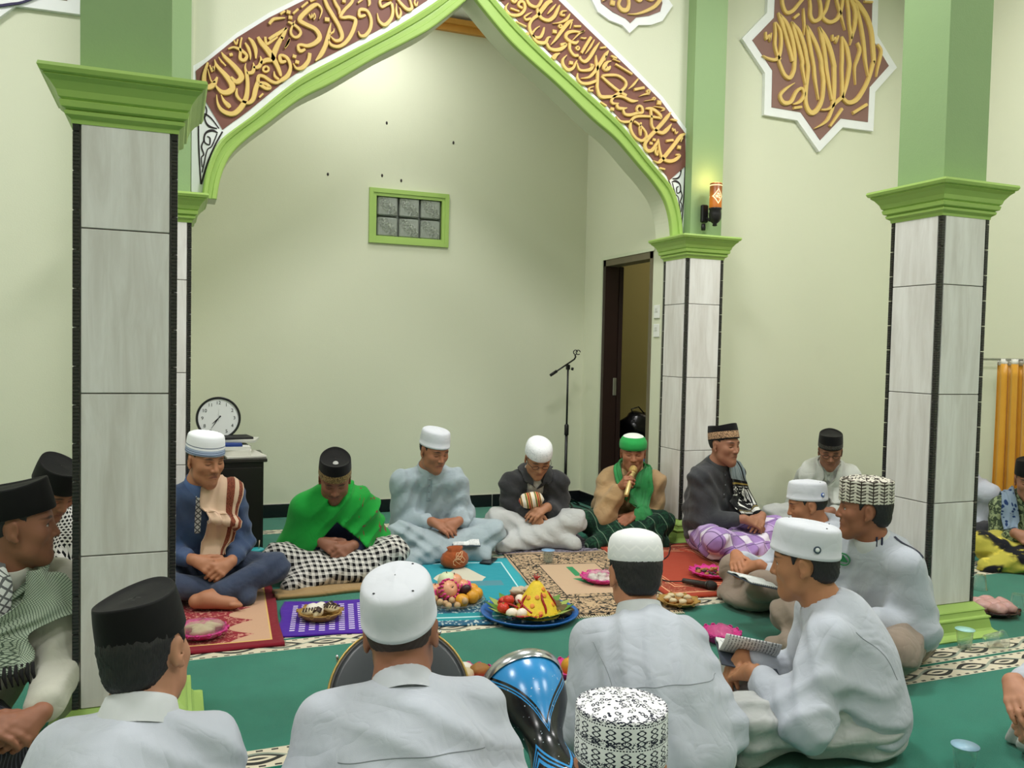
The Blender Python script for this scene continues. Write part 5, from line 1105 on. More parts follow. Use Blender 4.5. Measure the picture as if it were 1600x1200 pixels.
def x7(I):
    U = wrapper(I); NB = I['NB']
    ribbon('scarf', [NB+A3(0.045, 0.12, -0.17), NB+A3(0.085, 0.085, -0.06), NB+A3(0.088, 0.01, 0.02), NB+A3(0.0, -0.085, 0.045), NB+A3(-0.088, 0.01, 0.02), NB+A3(-0.075, 0.10, -0.07), NB+A3(0.0, 0.15, -0.15)],
           [(0.035, 0, 0.02), (0.04, 0.01, 0.045), (0.03, 0.0, 0.05), (0, -0.02, 0.05), (-0.035, 0, 0.05), (-0.04, 0.01, 0.05), (-0.02, 0.02, 0.05)], U, M_CLOTH, I['root'], 0.012, 0.2, 0.008, 3, color='#159A46')
    ribbon('scarf', [NB+A3(-0.085, 0.02, 0.0), NB+A3(-0.075, 0.11, -0.08), NB+A3(-0.06, 0.15, -0.17), NB+A3(-0.07, 0.14, -0.26), NB+A3(-0.08, 0.15, -0.33)],
           [(0.05, 0, 0.02), (0.06, 0, 0.03), (0.055, 0.01, 0), (0.05, 0, 0), (0.045, 0, 0)], U, M_CLOTH, I['root'], 0.022, 0.2, 0.007, 3, color='#178F43')
    for k, (w_, d_) in enumerate(((I['HD'][0][0], I['EL'][0]), (I['HD'][1][0], I['EL'][1]))):
        u = unit(d_-w_); m = Vector(u).to_track_quat('Z', 'Y').to_matrix(); o = MB().lathe([(0.043, 0.0), (0.047, 0.004), (0.050, 0.03), (0.046, 0.034), (0.044, 0.03)], 22, w_+u*0.045, 1, 1, m, True, False).build('cuff', M_CLOTH, I['root']); o.color = hexc('#B08A58')
MICH = dict(W=(0.030, 0.300, 0.392), d=(-0.15, 0.75, 0.45), n=(0.95, 0.16, 0.10), curl=(62, 66, 45), thumb=(0.5, 20), pole=(0.45, -0.1, -0.9))
I7 = person('man in tan jacket with green scarf and green turban holding a microphone', (2.90, 5.19), -112, (2.877, 4.99, 0.598), hyaw=4, hpitch=10, skin='#A0694A', stub=0.25, lower='sarong', lower_mat=M_DGREEN, shirt_col='#B79362', hands=(MICH, 'rest'), wrists=(None, (-0.07, 0.28, 0.20)),
       knees=((0.24, 0.28, 0.15), (-0.25, 0.28, 0.15)), cap='turban', cap_mat=M_TURBAN, hair='crop', collar=None, extra=x7, seed=7, bulk=1.08, sleeve=1.22, fold=0.007, cap_tilt=-6)
def x8(I):
    U = wrapper(I); s = I['SH'][1]; NB = I['NB']
    ribbon('scarf', [s+A3(0.07, -0.12, -0.06), s+A3(0.07, -0.03, 0.05), s+A3(0.065, 0.07, 0.01), (-0.10, NB[1]+0.15, NB[2]-0.16), (-0.09, 0.20, 0.36), (-0.075, 0.24, 0.285), (-0.07, 0.26, 0.25)],
           [(-0.06, 0, 0), (-0.07, 0, -0.02), (-0.07, 0, -0.02), (-0.07, 0, 0), (-0.07, 0, 0), (-0.075, 0, 0), (-0.075, 0, 0)], U, M_GSCARF, I['root'], 0.012, 0.3, 0.006, 2)
    placket(I, '#1E2024', 0.36, 3)
person('old man in charcoal shirt, grey scarf and purple checked sarong leaning on the arch column', (3.27, 4.60), -80, (3.255, 4.50, 0.685), hyaw=-4, hpitch=4, skin='#9A6A50', stub=0.3, lower='sarong', lower_mat=M_PURPLE, shirt_col='#26282D', hands=('rest', 'rest'), wrists=((0.02, 0.27, 0.25), (-0.15, 0.26, 0.255)),
       knees=((0.27, 0.29, 0.15), (-0.29, 0.25, 0.16)), cap='peci', cap_mat=M_CGOLD2, hair='crop', collar='#202226', extra=x8, z0=0.009, seed=8, sleeve=1.1, cap_tilt=-14, cap_size=0.97)
def x9(I):
    U = wrapper(I); NB = I['NB']
    for sx in (-1, 1):
        s = I['SH'][0 if sx > 0 else 1]
        ribbon('shawl', [NB+A3(sx*0.03, -0.10, 0.03), NB+A3(sx*0.09, -0.02, 0.02), s+A3(-sx*0.03, 0.08, -0.02), (sx*0.115, NB[1]+0.13, NB[2]-0.18), (sx*0.10, 0.17, 0.28)], [(sx*0.03, 0, 0), (sx*0.05, 0, -0.03), (sx*0.085, 0, -0.02), (sx*0.075, 0, 0), (sx*0.07, 0, 0)], U, M_CLOTH, I['root'], 0.010, 0.3, 0.006, 2, color='#CDD0C8')
    placket(I, '#C3C6C0', 0.34, 3); glasses(I, '#6A6A66')
person('old man in white shawl with glasses and black cap against the front wall', (4.38, 4.92), -128, (4.313, 4.72, 0.607), hyaw=0, hpitch=22, skin='#8F6048', stub=0.2, lower_col='#C3C5C3', shirt_col='#C9CCC6', cap='peci', cap_mat=M_CGOLD3, hair='crop', collar='#DEE0DA', extra=x9, seed=9, thin=0.95)
# right side of the circle
def x10(I): badge(I, -2.25, 0.026, '#1E4FA8', r=0.011, ring='#DDE6F2'); eyelets(I)
person('boy in white shirt with blue badge on his white cap, reading', (3.10, 3.43), 176, (2.994, 3.42, 0.519), hyaw=26, hpitch=16, hs=0.93, skin='#A9714F', stub=0.0, lower_col='#8E7B6A', shirt_col='#C0C6D1', hands=('rest', 'rest'), knees=((0.24, 0.36, 0.15), (-0.16, 0.46, 0.17)),
       wrists=((0.13, 0.42, 0.25), (-0.05, 0.40, 0.24)), hair='short', extra=x10, seed=10, bulk=0.9, cap_tilt=-15, cap_up=-0.005)
def x11(I):
    NB = I['NB']; s = I['SH'][1]
    strip(I, 'epaulet_stripe', [NB+A3(-0.075, -0.03, 0.02), s+A3(0.02, -0.02, 0.06), s+A3(-0.04, -0.015, 0.03)], 0, '#1B2140', wd=(0, 0.005, 0), th=0.0015)
    strip(I, 'epaulet_stripe', [NB+A3(0.07, 0.03, 0.0), I['SH'][0]+A3(-0.02, 0.02, 0.06), I['SH'][0]+A3(0.03, 0.02, 0.03)], 0, '#1B2140', wd=(0, 0.004, 0), th=0.0015)
    p = np.array([-0.0, 0, 0]); q = A3(0.085, NB[1]+0.12, NB[2]-0.115)
    for it in range(5): q = q+I['S'].grad(q[None], 0.004)[0]*np.clip(0.007-I['S'].ev(q[None])[0], -0.05, 0.05)
    g = Vector(I['S'].grad(q[None], 0.006)[0]); m = g.to_track_quat('Z', 'Y').to_matrix()
    mb = MB().lathe([(0.030, -0.004), (0.030, 0.001), (0.026, 0.0015), (0.026, -0.004)], 24, q, 1, 1, m, False, False).build('chest_emblem_ring', plain('emblem_green', '#2E8A52', 0.7), I['root'])
    mb = MB(); 
    for k in range(3):
        a = [math.radians(90+120*j) for j in range(3)]; r_ = 0.022-0.006*k
        pts = [Vector(q)+m@Vector((r_*math.cos(b), r_*math.sin(b), 0.0012*(k+1))) for b in a]; pts2 = [Vector(q)+m@Vector((r_*math.cos(b), r_*math.sin(b), -0.004)) for b in a]
        mb.add(pts+pts2, [(0, 1, 2), (5, 4, 3), (0, 3, 4, 1), (1, 4, 5, 2), (2, 5, 3, 0)])
    mb.build('chest_emblem', plain('emblem_green', '#2E8A52', 0.7), I['root'])
    for k in (0, 1):
        a = I['up']; c0 = NB+a*0.012; o = MB()
        for j in range(1): 
            u = A3(-0.058+0.014*k-0.004, 0.030+0.012*k, 0); o.box(c0+u*1.1, (0.006, 0.005, 0.040))
        o.build('collar_stripe', plain('navy_stripe', '#1B2140', 0.8), I['root'])
person('young man in white shirt with green chest emblem and beige patterned cap', (2.86, 2.76), 190, (2.716, 2.76, 0.628), hyaw=46, hpitch=2, skin='#8E5A3E', stub=0.1, eyes=True, lower_col='#8E7D6C', shirt_col='#C0C6D1', hands=('rest', 'rest'), wrists=((0.10, 0.27, 0.22), (-0.08, 0.27, 0.22)),
       knees=((0.27, 0.30, 0.14), (-0.24, 0.28, 0.13)), cap='omani', cap_mat=M_OMANI, hair='long', collar='#D0D4D6', extra=x11, seed=11, sleeve=1.25, fold=0.006, bulk=1.06, cap_tilt=-2)
def x12(I): badge(I, -1.95, 0.026, '#3A4A5A', r=0.012, ring='#E8ECEE'); eyelets(I); seam(I, 'sleeve_seam', [I['SH'][1]+A3(-0.015, -0.4, 0.03), I['SH'][1]+A3(0.01, -0.4, -0.04), I['SH'][1]+A3(0.02, -0.4, -0.12)], (0, 1, 0))
person('youth in white shirt and cap with round badge, open book on his lap', (2.08, 2.14), 146, (1.956, 2.24, 0.585), hyaw=12, hpitch=10, skin='#A8744F', stub=0.0, eyes=True, lower_col='#C3C5C3', shirt_col='#C0C6D1', hands=('rest', dict(HANDS['rest'], pole=(0.62, -0.3, -0.45))), wrists=((0.12, 0.34, 0.22), (-0.08, 0.32, 0.235)),
       knees=((0.27, 0.34, 0.13), (-0.22, 0.34, 0.13)), hair='long', collar=None, extra=x12, seed=12, sleeve=1.2, fold=0.008, bulk=0.96, cap_tilt=-15, cap_up=-0.006, cap_size=1.04)
# near row, seen from behind
def xb(I): yoke(I, 0.065)
def x13(I): yoke(I, 0.10); seam(I, 'sleeve_seam', [I['SH'][1]+A3(-0.02, -0.4, 0.03), I['SH'][1]+A3(0.01, -0.4, -0.04), I['SH'][1]+A3(0.02, -0.4, -0.13)], (0, 1, 0))
person('youth seen from behind in white shirt and white quilted cap, near the blue drum', (1.36, 2.10), 74, (1.383, 2.36, 0.557), hyaw=0, hpitch=18, skin='#B97F5E', stub=0.0, lower_col='#C3C5C3', shirt_col='#C0C6D1', knees=((0.21, 0.30, 0.14), (-0.21, 0.30, 0.14)), cap='knit', cap_mat=M_CDIA, hair='long', collar='#D0D4D6', extra=x13, seed=13, sleeve=1.25, fold=0.006, bulk=0.96, cap_up=0.012, collar_up=0.028)
def x14(I): yoke(I, 0.058); eyelets(I)
person('man seen from behind in white shirt and smooth white cap, behind the round frame drum', (0.45, 1.60), 82, (0.482, 1.86, 0.622), hyaw=12, hpitch=10, hroll=-5, skin='#8F5E44', stub=0.0, lower_col='#C3C5C3', shirt_col='#C0C6D1', knees=((0.21, 0.30, 0.14), (-0.21, 0.30, 0.14)), hair='crop', hair_mat=plain('hair_shaved', '#3A2A24', 0.7, var=0.2), collar='#C6CBD2', collar_up=-0.004, extra=x14, seed=14, sleeve=1.25, fold=0.006, bulk=1.08, cap_size=1.0, cap_up=-0.002, cap_tilt=-24, neck=0.45)
person('youth seen from behind in white shirt and tall black velvet cap, left foreground', (-0.15, 1.62), 78, (-0.050, 1.85, 0.640), hyaw=18, hpitch=8, hroll=-9, skin='#B07E60', stub=0.0, lower_col='#C9CCCC', shirt_col='#C0C6D1', knees=((0.21, 0.30, 0.14), (-0.21, 0.30, 0.14)), cap='peci', hair='long', collar='#D0D4D6', extra=xb, seed=15, sleeve=1.2, fold=0.006, bulk=0.84, neck=0.75, cap_tilt=-14, cap_size=0.965, hs=0.94)
person('child seen from behind in navy and white patterned cap at the bottom edge', (0.77, 1.14), 62, (0.775, 1.36, 0.485), hpitch=10, skin='#A9714F', lower_col='#C9CCCC', shirt_col='#C0C6D1', knees=((0.21, 0.30, 0.14), (-0.21, 0.30, 0.14)), cap='omani', cap_mat=M_OMANI2, hair='short', seed=16, bulk=0.8, cap_tilt=-4, sdrop=0.02, res=1.25)
# left side
def x2(I):
    U = wrapper(I); NB = I['NB']
    ribbon('scarf', [NB+A3(0.06, 0.11, -0.12), NB+A3(0.095, 0.03, 0.0), NB+A3(0.03, -0.085, 0.045), NB+A3(-0.085, -0.02, 0.03), NB+A3(-0.085, 0.08, -0.02), NB+A3(-0.02, 0.14, -0.09), (0.0, NB[1]+0.16, NB[2]-0.19)],
           [(0.05, 0, 0.03), (0.03, 0.02, 0.06), (0, -0.03, 0.055), (-0.035, 0, 0.06), (-0.03, 0.02, 0.06), (-0.03, 0.01, 0.07), (-0.06, 0.0, 0.04)], U, M_KEFF_G, I['root'], 0.014, 0.2, 0.008, 3)
    ribbon('scarf', [NB+A3(-0.08, 0.06, -0.02), NB+A3(-0.09, 0.13, -0.11), (-0.11, NB[1]+0.16, NB[2]-0.17), (-0.12, NB[1]+0.17, NB[2]-0.22), (-0.125, NB[1]+0.18, NB[2]-0.26)], [(0.06, 0, 0.02), (0.085, 0, 0.02), (0.09, 0, 0), (0.09, 0, 0), (0.09, 0, 0)], U, M_KEFF_G, I['root'], 0.03, 0.2, 0.008, 2)
    mb = MB()
    for k in range(12):
        x_ = -0.21+0.015*k; zz = NB[2]-0.262; mb.tube([(x_, NB[1]+0.185, zz+0.012), (x_+0.004, NB[1]+0.20, zz-0.012), (x_-0.003, NB[1]+0.205, zz-0.045)], [0.004, 0.006, 0.002], 6)
    mb.build('fringe', plain('fringe_black', '#141416', 0.9), I['root'])
    ribbon('shoulder_cloth', [I['SH'][0]+A3(-0.05, -0.12, -0.05), I['SH'][0]+A3(-0.03, -0.02, 0.06), I['SH'][0]+A3(-0.03, 0.08, -0.02), I['SH'][0]+A3(-0.05, 0.13, -0.13)], [(0.10, 0, -0.02), (0.12, 0, -0.03), (0.11, 0, -0.02), (0.09, 0, 0)], U, M_KEFF_W, I['root'], 0.02, 0.3, 0.006, 2)
person('man in profile with black cap and sage green chequered scarf at the left edge', (-0.66, 2.98), -70, (-0.443, 2.98, 0.694), hyaw=-72, hpitch=2, skin='#8A5A40', stub=0.3, eyes=True, lower='sarong', lower_mat=M_DSTRIPE, shirt_col='#C6C5B6', cap='peci', hair='crop', hands=('rest', 'clasp'), wrists=((-0.04, 0.36, 0.235), (-0.20, 0.37, 0.215)),
       knees=((0.24, 0.26, 0.13), (-0.10, 0.30, 0.13)), collar='#D6D5C8', extra=x2, seed=2, cap_tilt=-12, sleeve=1.2, fold=0.007)
def x1(I):
    U = wrapper(I); NB = I['NB']
    for sx in (-1, 1):
        ribbon('scarf', [NB+A3(sx*0.02, -0.09, 0.03), NB+A3(sx*0.085, 0.0, 0.02), NB+A3(sx*0.075, 0.11, -0.08), (sx*0.065, NB[1]+0.14, NB[2]-0.22), (sx*0.06, 0.19, 0.24)], [(sx*0.03, 0, 0.03), (sx*0.05, 0, 0.0), (sx*0.065, 0, 0), (sx*0.065, 0, 0), (sx*0.06, 0, 0)], U, M_KEFF_B, I['root'], 0.012, 0.3, 0.006, 2)
person('bowed man in black jacket with black and white dotted scarf behind the left column', (-0.60, 4.33), -58, (-0.491, 4.17, 0.615), hyaw=-10, hpitch=36, skin='#8A5A40', stub=0.2, lower='sarong', lower_mat=M_DGREEN, shirt_col='#131417', knees=((0.21, 0.30, 0.14), (-0.21, 0.30, 0.14)), cap='peci', hair='crop', collar='#131417', extra=x1, seed=21, res=1.2)
# right side
person('person cut by the right edge, hands folded over a pale patterned cloth', (2.84, 1.64), 168, (2.74, 1.66, 0.66), hpitch=10, skin='#A87658', lower_col='#C9C3C0', shirt_col='#C0C6D1', hands=('rest', 'clasp'), wrists=((0.075, 0.47, 0.29), (-0.075, 0.46, 0.22)), knees=((0.22, 0.24, 0.12), (0.05, 0.24, 0.11)), ankles=((0.0, 0.16, 0.065), (0.12, 0.18, 0.055)), hair='short', seed=17, collar=None, res=1.3)
def x18(I):
    U = wrapper(I); s = I['SH'][0]; NB = I['NB']
    for i, sx in ((0, 1), (1, -1)):
        s = I['SH'][i]; ribbon('scarf', [s+A3(-sx*0.06, -0.10, 0), s+A3(-sx*0.06, -0.02, 0.06), s+A3(-sx*0.05, 0.09, -0.03), (sx*0.10, NB[1]+0.15, NB[2]-0.18), (sx*0.12, 0.20, 0.30)], [(0.05, 0, 0)]*5, U, M_BSCARF, I['root'], 0.012, 0.3, 0.005, 2)
person('man with blue grey scarf and yellow black sarong before the orange curtain', (5.05, 3.74), 218, (4.946, 3.68, 0.53), hyaw=0, hpitch=14, skin='#9A6A50', lower='sarong', lower_mat=M_YELLOW, shirt_mat=M_BATIK, cap='peci', hair='short', collar=None, extra=x18, seed=18, knees=((0.26, 0.27, 0.14), (-0.28, 0.27, 0.14)))
person('person in white shirt half hidden behind the right column', (5.13, 4.30), 205, (4.91, 4.13, 0.58), hpitch=14, skin='#9A6A50', lower_col='#23252B', shirt_col='#C0C6D1', knees=((0.21, 0.30, 0.14), (-0.21, 0.30, 0.14)), cap='kopiah', hair='short', collar='#D0D4D6', seed=19, res=1.4)
# ------------------------------------------------------------------ carpets
def carpet_mat(w_, lo_band, hi_band):
    t = NT('carpet_green'); x, y, z = t.xyz(t.coord()); co = t.coord()
    base = t.mix(t.noise(co, 5, 4, 0.6), hexc('#166655'), hexc('#27826C')); base = t.mix(t.mul(t.ramp(t.noise(co, 420, 2), 0.62, 0.7), 0.25), base, hexc('#3F9276'))
    def bandc(yc, hw):
        v = t.ma('DIVIDE', t.ma('SUBTRACT', y, yc), hw); u = t.ma('DIVIDE', x, 0.19); av = t.ma('ABSOLUTE', v)
        lens = t.ma('SUBTRACT', t.ma('MULTIPLY', t.ma('ABSOLUTE', t.ma('SINE', t.ma('MULTIPLY', u, math.pi))), 0.72), av)
        blk = t.band(lens, 0.10, 0.52); eye = t.ma('GREATER_THAN', lens, 0.40); core = t.ma('GREATER_THAN', lens, 0.60)
        wave = t.ma('LESS_THAN', t.ma('ABSOLUTE', t.ma('SUBTRACT', v, t.ma('MULTIPLY', t.ma('SINE', t.ma('MULTIPLY', u, math.pi)), 0.55))), 0.10)
        tri = t.mul(t.ma('GREATER_THAN', av, 0.74), t.ma('LESS_THAN', t.ma('FRACT', t.ma('MULTIPLY', u, 4.0)), 0.45), t.ma('LESS_THAN', av, 0.9))
        c = t.mix(blk, hexc('#D9CFB6'), hexc('#141512')); c = t.mix(eye, c, hexc('#D9CFB6')); c = t.mix(core, c, hexc('#20231F')); c = t.mix(t.mul(wave, 0.8), c, hexc('#8E9C8C')); c = t.mix(tri, c, hexc('#1A1B18'))
        return c, t.ma('LESS_THAN', av, 1.0)
    for yc, hw in ((lo_band, 0.062), (hi_band, 0.062)):
        c, m = bandc(yc, hw); base = t.mix(m, base, c)
    t.bump(t.noise(co, 500, 2), 0.5, 0.004)
    return t.out(base, 0.95, 0, 0.1, 0.3)
ROLL = 1.143
M_CARPET = carpet_mat(ROLL, -ROLL/2+0.072, ROLL/2-0.072)
y_ = 2.597-4*ROLL
for i, nm in enumerate(('behind the camera', 'under the camera', 'under the near row of people', 'under the foreground youths', 'in the middle of the circle', 'under the far row of people', 'inside the niche', 'at the niche wall')):
    y0, y1 = y_, min(y_+ROLL, BY-0.012); y_ += ROLL
    if y1 - y0 < 0.05: continue
    inn = y0 > 4.8; xa, xb_ = (NL, NX) if y1 > WY and y0 > WY-0.4 else (LX, RX)
    o = MB().bbox(((xa+xb_)/2*0, 0, 0), (xb_-xa, y1-y0-0.004, 0.010), 0.003).build('carpet', M_CARPET); o.location = ((xa+xb_)/2, y0+ROLL/2 if y1-y0 > ROLL-0.01 else (y0+y1)/2, -0.005)
    tag(o, 'green carpet roll with cream black borders '+nm, 'carpet', 'carpet rolls')
# ------------------------------------------------------------------ prayer mats
def mat_obj(label, c, w_, l_, rot, mat, th=0.008, z=0.0, name='prayer_mat', wav=0.004, fringe=None, seed=0):
    e = empty(name, (c[0], c[1], z), R(rot), label, 'mat' if name == 'prayer_mat' else 'cloth', 'prayer mats' if name == 'prayer_mat' else None)
    nx, ny = 26, 40; rg = random.Random(seed); p = [rg.uniform(0, 6) for _ in range(6)]; V = []; F = []
    for k in (0, 1):
        for j in range(ny+1):
            for i in range(nx+1):
                u, v = i/nx-0.5, j/ny-0.5; ex = max(0, abs(u)*2-0.9)*10; ey = max(0, abs(v)*2-0.94)*16; ed = max(ex, ey)
                x = u*w_+wav*math.sin(v*11+p[0]); y = v*l_+wav*math.sin(u*9+p[1])
                h = wav*0.6*(1+math.sin(u*8+p[2]+2*v))*(0.3+0.7*min(1, ed))
                V.append((x, y, (th+h) if k else 0.0005))
    n = (nx+1)*(ny+1); id_ = lambda k, i, j: k*n+j*(nx+1)+i
    for j in range(ny):
        for i in range(nx): F.append((id_(1, i, j), id_(1, i+1, j), id_(1, i+1, j+1), id_(1, i, j+1))); F.append((id_(0, i, j+1), id_(0, i+1, j+1), id_(0, i+1, j), id_(0, i, j)))
    for i in range(nx): F.append((id_(0, i, 0), id_(0, i+1, 0), id_(1, i+1, 0), id_(1, i, 0))); F.append((id_(1, i, ny), id_(1, i+1, ny), id_(0, i+1, ny), id_(0, i, ny)))
    for j in range(ny): F.append((id_(1, 0, j), id_(1, 0, j+1), id_(0, 0, j+1), id_(0, 0, j))); F.append((id_(0, nx, j), id_(0, nx, j+1), id_(1, nx, j+1), id_(1, nx, j)))
    me = bpy.data.meshes.new(name); me.from_pydata(V, [], F); me.polygons.foreach_set('use_smooth', [True]*len(F)); me.update()
    A = np.array(V); attr(me, 'pc', np.stack([A[:, 0]/w_*2, A[:, 1]/l_*2, A[:, 2]], -1)); link('mat_pile' if name == 'prayer_mat' else 'cloth_sheet', me, mat, e)
    if fringe:
        mb = MB()
        for sy in (-1, 1):
            for k in range(int(w_/0.012)):
                x = -w_/2+0.006+0.012*k; mb.box((x, sy*(l_/2+0.012), 0.003), (0.005, 0.028, 0.003), rg.uniform(-.2, .2))
        o = mb.build('fringe', fringe, e); o['kind'] = 'stuff'
    return e
def frame(t, x, y, a, b): # ring between a and b measured from the mat edge (0 edge .. 1 centre)
    d = t.ma('SUBTRACT', 1.0, t.mx(t.ma('ABSOLUTE', x), t.ma('ABSOLUTE', y))); return t.band(d, a, b)
def arab(t, x, y, s, lo=0.5, hi=0.53, dist=1.8): return t.ramp(t.noise(t.cxyz(x, t.ma('MULTIPLY', y, 1.75), 0.0), s, 2, 0.5, dist), lo, hi)
def m_red(t, x, y, z, v):
    orn = t.mix(arab(t, x, y, 16, 0.42, 0.47, 1.0), hexc('#C98C7A'), hexc('#8E1F2E')); c = hexc('#C9A083')
    ax_ = t.ma('ABSOLUTE', x); arch_ = t.ma('LESS_THAN', t.ma('ADD', t.ma('MULTIPLY', ax_, 1.1), t.ma('MULTIPLY', t.ma('ABSOLUTE', t.ma('SINE', t.ma('MULTIPLY', y, 9.0))), 0.35)), 0.72)
    c = t.mix(arch_, c, orn); return t.mix(frame(t, x, y, -0.1, 0.13), t.mix(frame(t, x, y, 0.13, 0.15), c, hexc('#D9B36A')), hexc('#7E1426'))
def m_turq(t, x, y, z, v):
    c = hexc('#1F93A3'); dome = t.ma('LESS_THAN', t.ma('ADD', t.ma('MULTIPLY', t.ma('ABSOLUTE', x), 0.9), t.ma('ABSOLUTE', t.ma('SUBTRACT', y, 0.30))), t.ma('ADD', 0.42, t.ma('MULTIPLY', t.ma('SINE', t.ma('MULTIPLY', x, 12.0)), 0.06)))
    c = t.mix(t.mul(dome, t.ma('GREATER_THAN', y, 0.18)), c, hexc('#CFCBB8')); c = t.mix(t.mul(t.band(y, 0.02, 0.18), t.ma('LESS_THAN', t.ma('ABSOLUTE', x), 0.62)), c, hexc('#4F8A98'))
    mos = t.mix(t.ramp(t.vor(t.cxyz(x, t.ma('MULTIPLY', y, 1.75), 0.0), 18), 0.3, 0.4), hexc('#C9D3CF'), hexc('#2B5D78')); c = t.mix(t.ma('LESS_THAN', y, -0.42), c, mos); c = t.mix(t.band(y, -0.9, -0.72), c, hexc('#1E8C93'))
    return t.mix(frame(t, x, y, 0.16, 0.185), t.mix(t.mul(frame(t, x, y, -.1, 0.16), t.ma('GREATER_THAN', y, -0.4)), c, hexc('#2AA3B0')), hexc('#BFE0E2'))
def m_tan(t, x, y, z, v):
    orn = t.mix(arab(t, x, y, 9, 0.50, 0.54, 2.2), hexc('#BFA381'), hexc('#1D1A15')); c = t.mix(t.mx(frame(t, x, y, 0.05, 0.46), t.ma('LESS_THAN', y, -0.45)), hexc('#C3A688'), orn)
    mo = t.ma('LESS_THAN', t.ma('ADD', t.ma('ABSOLUTE', t.ma('SUBTRACT', x, 0.05)), t.ma('MULTIPLY', t.ma('ABSOLUTE', t.ma('SUBTRACT', y, 0.02)), 0.9)), 0.22); mo2 = t.mul(t.ma('LESS_THAN', t.ma('ABSOLUTE', t.ma('SUBTRACT', x, -0.02)), 0.06), t.band(y, 0.1, 0.42))
    c = t.mix(t.mx(t.mul(mo, t.ma('LESS_THAN', y, 0.02)), mo2), c, hexc('#2E8A56'))
    return t.mix(t.mx(frame(t, x, y, 0.035, 0.055), frame(t, x, y, 0.46, 0.475)), c, hexc('#1D1A15'))
def m_redr(t, x, y, z, v):
    c = hexc('#A23A22'); c = t.mix(t.mx(frame(t, x, y, 0.10, 0.125), frame(t, x, y, 0.30, 0.32), frame(t, x, y, 0.36, 0.375)), c, hexc('#E0A27A')); sw = arab(t, x, y, 6, 0.60, 0.615, 2.6)
    c = t.mix(t.mul(t.ma('SUBTRACT', t.ramp(t.noise(t.cxyz(x, y, 0.0), 5, 1, 0.5, 3.0), 0.55, 0.56), t.ramp(t.noise(t.cxyz(x, y, 0.0), 5, 1, 0.5, 3.0), 0.58, 0.59)), frame(t, x, y, 0.125, 0.30)), c, hexc('#E7B088'))
    return t.mix(t.mul(frame(t, x, y, 0.125, 0.30), 0.35), c, hexc('#5E1E12'))
def m_purple(t, x, y, z, v):
    a = t.ma('ABSOLUTE', t.ma('SUBTRACT', t.frac(x, 0.17), 0.5)); b = t.ma('ABSOLUTE', t.ma('SUBTRACT', t.frac(t.ma('ADD', y, t.ma('MULTIPLY', t.ma('FLOOR', t.ma('DIVIDE', x, 0.17)), 0.06)), 0.12), 0.5))
    k = t.mul(t.ma('LESS_THAN', a, 0.30), t.ma('LESS_THAN', b, 0.22), frame(t, x, y, 0.2, 1.1)); return t.mix(k, hexc('#4A1E9A'), hexc('#D9CFEA'))
def m_dark(t, x, y, z, v): return t.mix(arab(t, x, y, 10, 0.5, 0.54), hexc('#8A8494'), hexc('#2A2530'))
def pmat(n, f): return pat(n, f, 0.95, 'pc', 0.15)
M_FR = plain('fringe_cream', '#D9CDB0', 0.9)
mat_obj('red bordered prayer mat with beige field under the navy shirted man', (0.14, 4.24), 0.66, 1.14, -3, pmat('mat_red', m_red), 0.008, fringe=None, seed=1)
mat_obj('turquoise prayer mat with pale mosque motif in front of the pale robe', (1.46, 4.25), 0.66, 1.22, -11, pmat('mat_turquoise', m_turq), 0.008, seed=2)
mat_obj('tan and black ornamented prayer mat with small green minaret motif', (2.13, 4.21), 0.66, 1.26, -10, pmat('mat_tan', m_tan), 0.007, 0.0012, seed=3, fringe=M_FR)
mat_obj('rust red prayer mat with pale scroll border on the right', (2.83, 4.27), 0.68, 1.16, -9, pmat('mat_rust', m_redr), 0.010, 0.002, seed=4)
mat_obj('dark patterned prayer mat under the black jacketed man', (2.27, 5.18), 0.66, 0.70, -10, pmat('mat_dark', m_dark), 0.007, seed=5)
mat_obj('plain orange red cloth spread under the purple sarong', (3.42, 4.36), 0.62, 0.74, 12, fabric('cloth_orange_red', '#B5432B'), 0.006, 0.004, 'floor_cloth', 0.007, seed=6)
mat_obj('purple batik cloth with white dashes under the pastry basket', (0.72, 3.97), 0.52, 0.50, -10, pmat('cloth_purple', m_purple), 0.005, 0.001, 'floor_cloth', 0.006, seed=7)
mat_obj('folded beige brown mat edge beside the checked sarong', (0.73, 4.40), 0.50, 0.13, 3, fabric('cloth_beige_brown', '#A98A5E'), 0.022, 0.001, 'floor_cloth', 0.006, seed=8)

